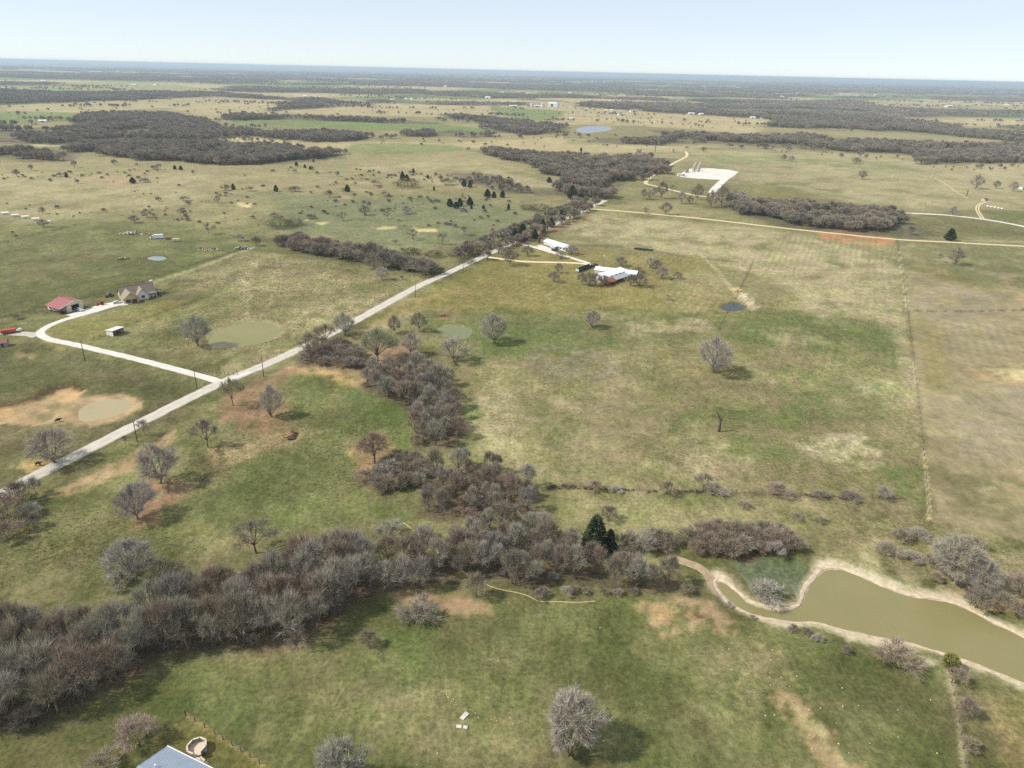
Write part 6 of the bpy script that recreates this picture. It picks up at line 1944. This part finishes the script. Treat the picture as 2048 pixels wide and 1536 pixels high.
def tractor(u, v, rz, paint, label):
    t = empty('tractor', at(u, v), rz, label, 'tractor')
    MB().box(0, .9, .95, .7, 2.0, .7).build('hood', paint, t)
    MB().box(0, -.5, .9, .9, 1.0, .5).build('frame', M_rubber, t)
    MB().box(0, -.7, 1.35, .6, .5, .5).build('seat', M_rubber, t)
    for x in (-.85, .85):
        wl = MB().bar((x - .2, -.6, .75), (x + .2, -.6, .75), .75, n=14).build('rear_wheel', M_rubber, t)
        MB().bar((x - .22, -.6, .75), (x + .22, -.6, .75), .38, n=10).build('rim', paint, wl)
        MB().bar((x * .85 - .12, 1.5, .42), (x * .85 + .12, 1.5, .42), .42, n=12).build('front_wheel', M_rubber, t)
    MB().box(0, 2.5, .5, 1.8, .5, .6).build('loader_bucket', paint, t)
    MB().bar((-.45, -.5, .9), (-.45, 2.3, .8), .07).bar((.45, -.5, .9), (.45, 2.3, .8), .07).build('loader_arm', paint, t)
    MB().bar((0, -1.0, 1.3), (0, -1.0, 2.3), .05).box(0, -.7, 2.3, 1.2, 1.1, .08).build('canopy', paint, t)
tractor(202, 609, 2.2, M_redp, 'red loader tractor on the drive between barn and stone house')
tractor(124, 627, .9, M_redp, 'red implement tractor at the lean-to corner of the barn')

# orange trailer at the left edge with a white flat trailer behind it
q0 = gp(6, 668)
t = empty('dump_trailer', (q0[0] + 2.5, q0[1] + .6, hz(*q0)), math.radians(-62), 'orange red box trailer standing at the left edge', 'trailer')
MB().prism([(-1.2, -3.0), (1.2, -3.0), (1.2, 3.0), (-1.2, 3.0)], .7, .95).build('frame', M_rubber, t)
MB().box(-1.2, 0, 1.6, .1, 6.0, 1.4).box(1.2, 0, 1.6, .1, 6.0, 1.4).box(0, -3.0, 1.6, 2.4, .1, 1.4).box(0, 3.0, 1.6, 2.4, .1, 1.4).box(0, 0, 2.2, 2.4, 6.0, .06).build('box', M_orange, t)
for y in (-2, -1, 0, 1, 2):
    MB().box(-1.28, y, 1.6, .08, .1, 1.4).build('rib', M_orange, t)
wheels(t, [(-1.0, -.8), (1.0, -.8), (-1.0, -1.7), (1.0, -1.7)], .38, .24)
q1 = gp(34, 663)
t = empty('flat_trailer', (q1[0], q1[1], hz(*q1)), math.radians(-80), 'cream flat trailer with white tank right of the orange trailer', 'trailer')
MB().box(0, 0, .7, 2.0, 4.6, .14).build('bed', mat('cream_deck', (206, 198, 176), .7), t)
MB().bar((0, 1.0, 1.25), (0, 2.2, 1.25), .5, n=12).build('tank', M_whitep, t)
wheels(t, [(-.95, -.2), (.95, -.2)], .34, .22)

# white box truck, rusty trailer and cream camper in the left pasture
bt = gp(311, 477)
dirb = ang((297, 476), (327, 475))
t = empty('box_truck', (bt[0], bt[1], hz(*bt)), dirb + PI / 2, 'white box truck parked in the left pasture', 'truck')
MB().box(0, -2.4, 2.0, 2.4, 6.6, 2.6).build('cargo_box', M_whitep, t)
MB().profile_x([(1.1, .6), (3.6, .6), (3.7, 1.3), (2.7, 1.5), (2.2, 2.4), (1.1, 2.5)], -1.0, 1.0).build('cab', M_whitep, t)
MB().profile_x([(2.72, 1.5), (2.28, 2.3), (1.4, 2.35), (1.4, 1.5)], -1.02, 1.02).build('window', M_glass, t)
MB().box(0, -1.2, .6, 1.4, 9.0, .25).build('chassis', M_rubber, t)
wheels(t, [(-1.0, 2.5), (1.0, 2.5), (-1.0, -3.6), (1.0, -3.6)], .45, .3)
rt = gp(337, 478)
t = empty('rusty_trailer', (rt[0], rt[1], hz(*rt)), dirb + PI / 2 + .25, 'rusty low trailer right of the white box truck', 'trailer')
MB().box(0, 0, .6, 1.8, 4.0, .15).build('bed', mat('rust', (134, 84, 66), .9, .2, 3), t)
MB().box(-.85, 0, .9, .08, 4.0, .5).box(.85, 0, .9, .08, 4.0, .5).build('side_rail', MATS['rust'], t)
wheels(t, [(-.9, 0), (.9, 0)], .34, .22)
cm = gp(352, 482)
t = empty('old_camper', (cm[0], cm[1], hz(*cm)), dirb + PI / 2 - .1, 'small cream camper at the right of the parked row', 'camper')
MB().profile_x([(-2.4, .5), (2.2, .5), (2.5, 1.2), (2.2, 2.0), (-2.0, 2.1), (-2.5, 1.4)], -1.0, 1.0).build('body', mat('cream_paint', (206, 200, 176), .6), t)
window(t, -1.02, .6, 1.4, .9, .5, -1, 0)
wheels(t, [(-.9, -.2), (.9, -.2)], .32, .22)

# ------------------------------------------------------------------ PASTURE THINGS
for k, (u, v) in enumerate([(11, 430), (31, 434), (51, 437), (72, 441), (94, 446)]):
    t = empty('roofed_feeder', at(u, v), .55, ['first', 'second', 'third', 'fourth', 'fifth'][k] + ' of five white roofed feeders counted from the left edge', 'feeder', 'white roofed feeders')
    gable(MB(), 0, 0, 5.2, 2.6, 1.9, 2.4, over=.1, th=.08).build('roof', M_whiteroof, t)
    MB().box(0, 0, .45, 3.4, 1.2, .7).build('trough', M_whitewall, t)
    for (x, y) in ((-2.3, -1.1), (2.3, -1.1), (-2.3, 1.1), (2.3, 1.1)):
        MB().box(x, y, .85, .12, .12, 2.0).build('leg', M_trim, t)

def cow_mesh():
    me = bpy.data.meshes.new('cow_skin')
    V = [(0, 0, 1.05), (.55, 0, 1.08), (-.6, 0, 1.08), (.95, 0, 1.25), (1.25, 0, 1.3), (1.55, 0, 1.1), (-.85, 0, 1.05), (-.95, 0, .5)]
    E = [(0, 1), (0, 2), (1, 3), (3, 4), (4, 5), (2, 6), (6, 7)]
    R = [(.40, .44), (.36, .42), (.36, .38), (.20, .24), (.15, .17), (.09, .10), (.08, .08), (.03, .03)]
    for (x, s) in ((.55, 1), (.55, -1), (-.62, 1), (-.62, -1)):
        b = len(V); src = 1 if x > 0 else 2
        V += [(x, s * .22, .72), (x + (.03 if x > 0 else -.06), s * .22, .38), (x, s * .22, 0.0)]
        R += [(.13, .13), (.07, .07), (.06, .06)]
        E += [(src, b), (b, b + 1), (b + 1, b + 2)]
    for s in (1, -1):
        b = len(V); V += [(1.22, s * .26, 1.36)]; R += [(.04, .03)]; E += [(4, b)]
    me.from_pydata(V, E, [])
    o = bpy.data.objects.new('cow_skin', me); C.objects.link(o)
    md = o.modifiers.new('s', 'SKIN')
    sv = me.skin_vertices[0].data
    for i, r in enumerate(R):
        sv[i].radius = r
    sv[0].use_root = True
    o.modifiers.new('d', 'SUBSURF').levels = 1
    dg = bpy.context.evaluated_depsgraph_get(); dg.update()
    out = bpy.data.meshes.new_from_object(o.evaluated_get(dg))
    bpy.data.objects.remove(o)
    out.name = 'cow_mesh'
    return out
M_cow = mat('black_hide', (36, 32, 30), .8, .2, 3)
cw = cow_mesh(); cw.materials.clear(); cw.materials.append(M_cow)
cw.polygons.foreach_set('use_smooth', [True] * len(cw.polygons))
for (u, v, a, lb) in [(14, 409, .4, 'black cow at the left edge above the white feeders'), (60, 412, 2.6, 'black cow above the gap of the third and fourth feeder'), (52, 420, .2, 'black cow just behind the third white feeder'),
                      (115, 430, 3.4, 'black cow right of the white feeders, nearest them'), (147, 434, .3, 'black cow facing right near the fence corner'), (160, 427, 2.9, 'black cow farthest right of the herd'),
                      (25, 465, .1, 'black cow below the feeders, upper of two'), (33, 472, 3.2, 'black cow below the feeders, lower of two'), (116, 843, .6, 'black cow standing left of the roadside pond'), (76, 928, .2, 'black cow on the hay under the round roadside oak')]:
    o = bpy.data.objects.new('cow', cw); C.objects.link(o)
    o.location = at(u, v); o.rotation_euler = (0, 0, a); tag(o, lb, 'cow', 'black cattle')

def chunk_mesh(seed, mt):
    rs = np.random.RandomState(seed)
    bm = bmesh.new(); bmesh.ops.create_icosphere(bm, subdivisions=1, radius=1)
    for v in bm.verts:
        v.co *= rs.uniform(.65, 1.2); v.co.z *= .65
    me = bpy.data.meshes.new('chunk'); bm.to_mesh(me); bm.free(); me.materials.append(mt)
    return me
M_lime = mat('pale_limestone', (196, 180, 142), .9, .15, 3)
stones = [chunk_mesh(900 + i, M_lime) for i in range(4)]
def heap(name, u, v, wpx, label, seed, n, cat, mats, size=(.3, .9), flat=.5):
    """a heap of broken pieces nobody could count"""
    rs = np.random.RandomState(seed)
    c = at(u, v); w = wpx * mpp(u, v)
    V, F, mi = [], [], []
    for i in range(n):
        s = rs.uniform(*size); x = rs.normal(0, w / 4.2); y = rs.normal(0, w / 9 + .4)
        z = max(0, flat * (1 - abs(x) / (w / 2)) * rs.uniform(.2, 1.2))
        rz, tl = rs.uniform(0, 6.28), rs.normal(0, .4)
        M = Matrix.Rotation(rz, 4, 'Z') @ Matrix.Rotation(tl, 4, 'X')
        dx, dy, dz = s * rs.uniform(.5, 1.4), s * rs.uniform(.3, .9), s * rs.uniform(.15, .5)
        b = len(V)
        for cz in (-1, 1):
            for (cx, cy) in ((-1, -1), (1, -1), (1, 1), (-1, 1)):
                q = M @ Vector((cx * dx / 2 * rs.uniform(.8, 1), cy * dy / 2, cz * dz / 2))
                V.append((x + q.x, y + q.y, z + q.z + .1))
        F += [tuple(b + k for k in f) for f in [(3, 2, 1, 0), (4, 5, 6, 7), (0, 1, 5, 4), (1, 2, 6, 5), (2, 3, 7, 6), (3, 0, 4, 7)]]
        mi += [rs.randint(len(mats))] * 6
    o = link(bpy.data.objects.new(name, mesh_from(name, V, F, mats, mi)))
    o.location = c
    return tag(o, label, cat, None, 'stuff')
M_rub = [mat('rubble_white', (214, 210, 200), .9, .1), mat('rubble_grey', (140, 136, 130), .9, .1), mat('rubble_dark', (70, 66, 60), .9, .1), M_lime]
heap('rubble_heap', 262, 467, 46, 'white rubble heap left of the box truck', 1, 90, 'rubble', M_rub, (.6, 1.9), 1.4)
heap('rubble_row', 418, 499, 50, 'thin row of white debris in the left pasture', 2, 50, 'rubble', M_rub, (.5, 1.5), .4)
heap('rubble_heap', 484, 498, 36, 'white rubble heap at the fence below dark bushes', 3, 90, 'rubble', M_rub, (.5, 1.7), 1.6)
heap('yard_junk', 219, 591, 16, 'dark jumble of yard junk behind the drive', 4, 26, 'junk', [M_rubber, M_grey, MATS['rubble_dark'], M_rubber], (.6, 1.6), 1.3)
heap('log_heap', 582, 870, 26, 'heap of broken brown logs on the meadow', 5, 40, 'logs', [mat('split_wood', (150, 112, 78), .9, .2, 3), MATS['pole_wood'], mat('old_wood', (120, 98, 80), .9)], (.6, 1.8), .9)
heap('dirt_heap', 1475, 583, 16, 'pale dirt heap above the dark blue pond', 6, 60, 'dirt', [mat('pale_dirt', (214, 186, 140), .95, .1), mat('warm_dirt', (190, 152, 104), .95, .1)], (.6, 1.6), 1.2)
heap('dirt_heap', 247, 517, 24, 'grassy spoil heap left of the tiny blue pond', 7, 70, 'dirt', [mat('grassy_spoil', (132, 124, 84), .95, .2), mat('dull_spoil', (150, 138, 100), .95, .2)], (.8, 2.0), 1.1)
heap('rubble_heap', 887, 634, 22, 'dark brush heap on the red dirt patch', 8, 40, 'brush', [MATS['old_wood'], MATS['rust']], (.5, 1.4), .6)

# stones scattered over the lower pasture
rs = np.random.RandomState(12)
st = [(885, 1361), (891, 1368), (893, 1391), (896, 1396), (903, 1404), (907, 1400), (914, 1410), (928, 1422), (941, 1421), (951, 1428), (957, 1437), (982, 1440), (990, 1436), (993, 1443), (1008, 1444), (1026, 1449), (1043, 1452), (970, 1335), (976, 1322), (980, 1320), (984, 1320), (996, 1323), (875, 1508), (834, 1531), (1017, 1205), (766, 1235), (708, 1236), (1174, 1260), (1178, 1268), (1200, 1257), (1225, 1356), (1457, 1302), (1465, 1300), (1462, 1290), (1490, 1330), (1495, 1338), (1484, 1345), (1540, 1280), (1560, 1308), (1450, 1270)]
for k in range(34):
    tt = rs.rand(); st.append((1450 + 230 * tt + rs.normal(0, 26), 1290 + 200 * tt + rs.normal(0, 26)))
for k in range(16):
    st.append((rs.uniform(1640, 1880), rs.uniform(1380, 1530)))
for (u, v) in st:
    o = bpy.data.objects.new('pale_stone', stones[rs.randint(4)]); C.objects.link(o)
    x, y, z = at(u, v); s = rs.uniform(.07, .19)
    o.location = (x, y, z + s * .2); o.rotation_euler = (0, 0, rs.uniform(0, 6)); o.scale = (s * 1.3, s, s)
    tag(o, 'pale limestone chunk lying in the lower pasture grass', 'stone', 'pale stones scattered over the lower pasture')
for (u, v, rz, sx_, sy_, lb) in [(929, 1434, .95, 1.9, .95, 'pale concrete slab lying tilted, upper of two in the lower pasture'), (924, 1456, -.15, 2.3, .75, 'broken pale concrete slab, lower of two in the lower pasture')]:
    t = empty('concrete_slab', at(u, v), rz, lb, 'slab')
    if 'broken' in lb:
        MB().box(-.62, 0, .1, 1.05, sy_, .16, .06).build('piece', M_concrete, t); MB().box(.66, .03, .12, .9, sy_ * .95, .16, -.1).build('piece', M_concrete, t)
    else:
        MB().box(0, 0, .14, sx_, sy_, .18, 0, .03).build('piece', M_concrete, t); MB().box(.2, .1, .25, 1.2, .1, .05).build('lip', M_concrete, t)

# dead trees
def dead_tree(u, v, top, label, seed, lean=(-.25, 0)):
    h = lift(u, v, v - top); rs = np.random.RandomState(seed)
    t = empty('dead_tree', at(u, v), 0, label, 'dead tree')
    V, F = [], []
    k = h / 9
    tube(V, F, [np.array([0, 0, -.3]), np.array([.05, 0, h * .3]), np.array([.12, .1, h * .55]), np.array([lean[0] * h * .5, .1, h * .8]), np.array([lean[0] * h, .1, h])], [.62 * k, .5 * k, .42 * k, .26 * k, .09 * k], 7)
    link(bpy.data.objects.new('trunk', mesh_from('dead_trunk', V, F, mat('dead_wood', (88, 76, 66), .9, .25, 2))), t)
    V, F = [], []
    for (z, dx, dy, dz, r) in ((.5, .14, .05, .2, .13), (.6, -.1, .1, .16, .1), (.66, .1, -.08, .2, .09)):
        p = np.array([.1, .08, h * z])
        tube(V, F, [p, p + np.array([dx * .6, dy * .6, dz * .4]) * h, p + np.array([dx, dy, dz]) * h], [r * 1.7 * k, r * 1.2 * k, r * .4 * k], 5)
    link(bpy.data.objects.new('branches', mesh_from('dead_branches', V, F, MATS['dead_wood'])), t)
dead_tree(1437, 866, 826, 'dead snag with broken limbs alone in the middle field', 1)
dead_tree(1933, 393, 378, 'dead stump tree left of the stone hut', 2, (-.05, 0))
dead_tree(1310, 303, 290, 'tall dead tree above the creek wood', 3, (.05, 0))

# row of dark wrapped bales
A_, B_ = gp(1270, 498), gp(1304, 501)
bm_ = MB().bar((0, -.75, .72), (0, .75, .72), .74, n=14)
pb = bm_.build('wrapped_bale', mat('black_bale_wrap', (42, 48, 56), .35, .2, 2, spec=.5))
rbz = math.atan2(B_[1] - A_[1], B_[0] - A_[0])
ordn = ['first', 'second', 'third', 'fourth', 'fifth', 'sixth', 'seventh', 'eighth', 'ninth', 'tenth']
for k in range(10):
    o = pb if k == 0 else pb.copy()
    if k: C.objects.link(o)
    x = A_[0] + (B_[0] - A_[0]) * k / 9; y = A_[1] + (B_[1] - A_[1]) * k / 9
    o.location = (x, y, hz(x, y)); o.rotation_euler = (0, 0, rbz + PI / 2 * 0 + .1 * math.sin(k * 2.1)); o.scale = (1, 1, 1)
    tag(o, ordn[k] + ' dark wrapped bale from the left in the row behind the lawn', 'bale', 'dark wrapped bales')
A_, B_ = gp(1974, 414), gp(2006, 419)
wb_ = MB().bar((0, -.8, .8), (0, .8, .8), .85, n=12).build('white_bale', mat('white_bale_wrap', (216, 212, 202), .5, .08, 2))
for k in range(10):
    o = wb_ if k == 0 else wb_.copy()
    if k: C.objects.link(o)
    x = A_[0] + (B_[0] - A_[0]) * k / 9; y = A_[1] + (B_[1] - A_[1]) * k / 9 + (.6 if k % 2 else -.6)
    o.location = (x, y, hz(x, y)); o.rotation_euler = (0, 0, .4 + .2 * math.sin(k * 3.3))
    tag(o, ordn[k] + ' white bale from the left in the row at the right edge', 'bale', 'white bales at the right edge')

# stone hut and small sheds on the right
t = empty('stone_hut', at(1968, 402), .5, 'pale stone hut with dark leaning roof at the end of the two wheel track', 'hut')
gable_walls(MB(), 0, 0, 5.5, 4.6, 2.2, 3.2).build('wall', M_stone, t)
gable(MB(), .3, 0, 5.5, 4.6, 2.2, 3.3, over=.4).build('roof', mat('dark_shake', (96, 88, 80), .9), t)
MB().box(.5, -2.33, .9, 1.2, .08, 1.9).build('doorway_shade', M_intshade, t)  # doorway shade painted as a dark panel on the wall
t = empty('white_shed', at(2046, 377), .2, 'white and dark shed at the right edge beyond the hut', 'shed')
gable_walls(MB(), 0, 0, 7, 5, 2.6, 3.6).build('wall', M_whitewall, t)
gable(MB(), 0, 0, 7, 5, 2.6, 3.6, over=.4).build('roof', M_greyroof, t)
MB().box(0, -2.55, 1.2, 3.5, .08, 2.4).build('doorway_shade', M_intshade, t)  # dark panel on the wall paints the shade of an open door
t = empty('pump_house', at(804, 561), .3, 'tiny tan pump house by the road below the thicket', 'pump house')
MB().box(0, 0, .8, 1.7, 1.5, 1.9).build('wall', M_stone, t)
gable(MB(), 0, 0, 1.7, 1.5, 1.75, 2.2, over=.25, th=.08).build('roof', MATS['dark_board'], t)

# ------------------------------------------------------------------ WELL PAD
M_tank = mat('tan_tank', (176, 166, 146), .5, .08, 1.0)
def tank(x, y, label, r=2.0, h=7.5, group='tan tanks on the well pad', m=None):
    t = empty('storage_tank', (x, y, hz(x, y) + .2), .3, label, 'tank', group)
    MB().bar((0, 0, 0), (0, 0, h), r, n=20).build('shell', m or M_tank, t)
    MB().bar((0, 0, h), (0, 0, h + .35), r, r * .25, n=20).build('lid', m or M_tank, t)
    MB().box(r + .05, 0, h / 2, .1, .5, h).build('ladder', M_grey, t)
a, b = gp(1387, 343), gp(1392, 334)
names = ['nearest', 'second', 'third', 'farthest']
for k in range(4):
    x = a[0] + (b[0] - a[0]) * k / 3; y = a[1] + (b[1] - a[1]) * k / 3
    tank(x, y, names[k] + ' tan tank of the left row on the well pad')
    tank(x + 5.5, y - 1.5, names[k] + ' tan tank of the right row on the well pad')
t = empty('separator_skid', at(1374, 345), ang((1365, 350), (1380, 340)), 'dark separator vessels and pipes left of the tan tanks', 'oil equipment')
MB().bar((-9, 0, 2.2), (9, 0, 2.2), .9, n=12).build('vessel', mat('dark_vessel', (92, 80, 66), .6), t)
MB().box(-6, 0, .8, .4, 1.4, 1.8).box(6, 0, .8, .4, 1.4, 1.8).build('saddle', M_grey, t)
MB().bar((-4, 2.5, .5), (8, 2.5, .5), .3).bar((0, 0, 2.5), (0, 0, 6.0), .2).build('pipe', M_grey, t)
t = empty('equipment_shed', at(1362, 353), .1, 'white equipment box at the left corner of the well pad', 'shed')
MB().box(0, 0, 1.6, 9, 4, 3.4).build('wall', M_whitewall, t); MB().box(0, 0, 3.4, 9.4, 4.4, .2).build('roof', M_whitewall, t)
MB().box(3.0, -2.04, 1.1, 1.2, .08, 2.1).build('door', M_intshade, t)
for k, (u, v) in enumerate([(1273, 305), (1280, 305), (1345, 304)]):
    x, y = gp(u, v)
    tank(x, y, ['left tan tank beyond the creek wood', 'middle tan tank beyond the creek wood', 'tan tank near the dirt road above the creek wood'][k], 2.6, 6.5, 'tan tanks beyond the creek wood')

# ------------------------------------------------------------------ FAR BUILDINGS
def far_building(u, v, wpx, label, wall=M_whitewall, roof=M_whiteroof, asp=.6, hgt=5.0, group='far farm buildings', rz=None, cat='building', name='far_building'):
    w = wpx * mpp(u, v)
    t = empty(name, at(u, v), _rng.uniform(-.4, .4) if rz is None else rz, label, cat, group)
    gable_walls(MB(), 0, 0, w, w * asp, hgt * .7, hgt).build('wall', wall, t)
    gable(MB(), 0, 0, w, w * asp, hgt * .7, hgt, over=w * .03, th=.3).build('roof', roof, t)
    if wpx > 9:
        MB().box(0, -w * asp / 2 - .06, hgt * .28, w * .25, .1, hgt * .5).build('door', M_intshade, t)
FB = [(86,244,14,'white farm building in the green field at the far left',5),(242,240,8,'small pale hut at the top edge of the broad left wood',4),(1074,214,16,'silver blue shed left of the far silos',7),(1105,213,16,'tall white and blue grain building on the green knoll',16),
      (1027,213,16,'long tan pad building on the green knoll',5),(1243,231,15,'dark roofed barn in the far tan field right of centre',6),(1267,224,14,'white house above the dark roofed far barn',7),(1223,222,7,'small white hut left of the white far house',5),(1213,221,5,'tiny white box left of the far huts',4),
      (976,197,10,'bright white house on the far wood edge, top centre',9),(1004,187,9,'white building among far woods, top centre right',9),(784,201,9,'white building left of a far group, tan hill',6),(812,199,6,'middle white building of the far tan hill group',6),(823,200,5,'right white building of the far tan hill group',6),
      (903,206,10,'pale long shed on the far tan hill crest',5),(922,206,8,'pale short shed on the far tan hill crest',5),(1030,206,6,'white dot house at the tan crest',6),(88,163,9,'far white building near the upper left corner',8),(268,171,10,'far white shed on the upper left green strip',7),(311,171,8,'far pale shed right of the white shed, upper left',7),
      (437,164,6,'far white house above the left woods',8),(445,151,6,'tiny white tower building near the left horizon',10),(192,145,22,'long white works building near the left horizon',12),(237,144,8,'white block right of the long far works',12),(593,149,8,'pale far building near the horizon, left of centre',12),
      (610,194,8,'white farm shed among far trees, left of centre',6),(635,196,7,'white farm shed right of another, left of centre',6),(695,185,9,'pale farm shed in the far wood gap',7),(720,184,8,'pale farm shed beside the wood gap one',7),(890,174,9,'far white cluster building right of centre',9),(933,184,5,'tiny white house in far woods',9),
      (1382,229,12,'white tank like sheds on the far right tan field',6),(1402,230,9,'second white shed on the far right tan field',6),(1505,237,10,'pale farm house at the far tan field corner',6),(1525,238,8,'grey farm shed at the far tan field corner',6),(1806,221,40,'very long white poultry house at the upper right',6),(1897,214,14,'white barn right of the long poultry house',8),
      (1563,196,8,'white spire house at the far right woods',12),(1594,188,5,'tiny white house in the far right woods',9),(1184,164,4,'tiny white spot building near the horizon',12),(1208,165,4,'tiny bright spot building near the horizon',12),(1885,181,6,'white house in the hazy right woods',10),(1916,197,6,'pale house in the right woods',9),
      (1750,191,5,'tiny pale house at the right',9),(1475,177,5,'tiny pale house near the right horizon',11),(2012,211,9,'pale shed near the right picture edge',7),(1140,187,6,'pale house in far woods right of centre',8),(1054,189,5,'small white house in far woods near centre',8),(1143,239,8,'white farm shed at the far pond',5)]
for (u, v, w, lb, hg) in FB:
    r_ = M_greyroof if 'dark' in lb or 'grey' in lb else M_whiteroof
    far_building(u, v, w, lb, M_stone if 'tan' in lb.split()[:2] else M_whitewall, M_paleblue if 'blue' in lb else r_, hgt=hg, asp=.2 if 'very long' in lb else .6, rz=.05 if 'very long' in lb else None)
for k, (u, v) in enumerate([(1064, 215), (1085, 216), (1115, 215)]):
    x, y = gp(u, v)
    tank(x, y, ['left', 'middle', 'right'][k] + ' silver grain silo on the green knoll', 7.0, 15.0, 'silver silos on the green knoll', mat('silver_silo', (196, 206, 212), .35, .05, .2, metal=.2))

# ------------------------------------------------------------------ haze: the air over the plain
hb = MB().box(0, 0, (127.0 - 4.0) / 2, 122000, 122000, 131.0)
hm = bpy.data.materials.new('haze_air')
nt, N, L = nodes_of(hm)
for n in list(N):
    if n.type != 'OUTPUT_MATERIAL':
        N.remove(n)
pv = N.new('ShaderNodeVolumePrincipled')
pv.inputs['Color'].default_value = (0.72, 0.88, 1.0, 1)
pv.inputs['Density'].default_value = HAZE_DENSITY
pv.inputs['Anisotropy'].default_value = 0.1
L.new(pv.outputs['Volume'], N['Material Output'].inputs['Volume'])
haze = hb.build('haze', hm)
tag(haze, 'thin pale blue haze over the far plain', kind='stuff')
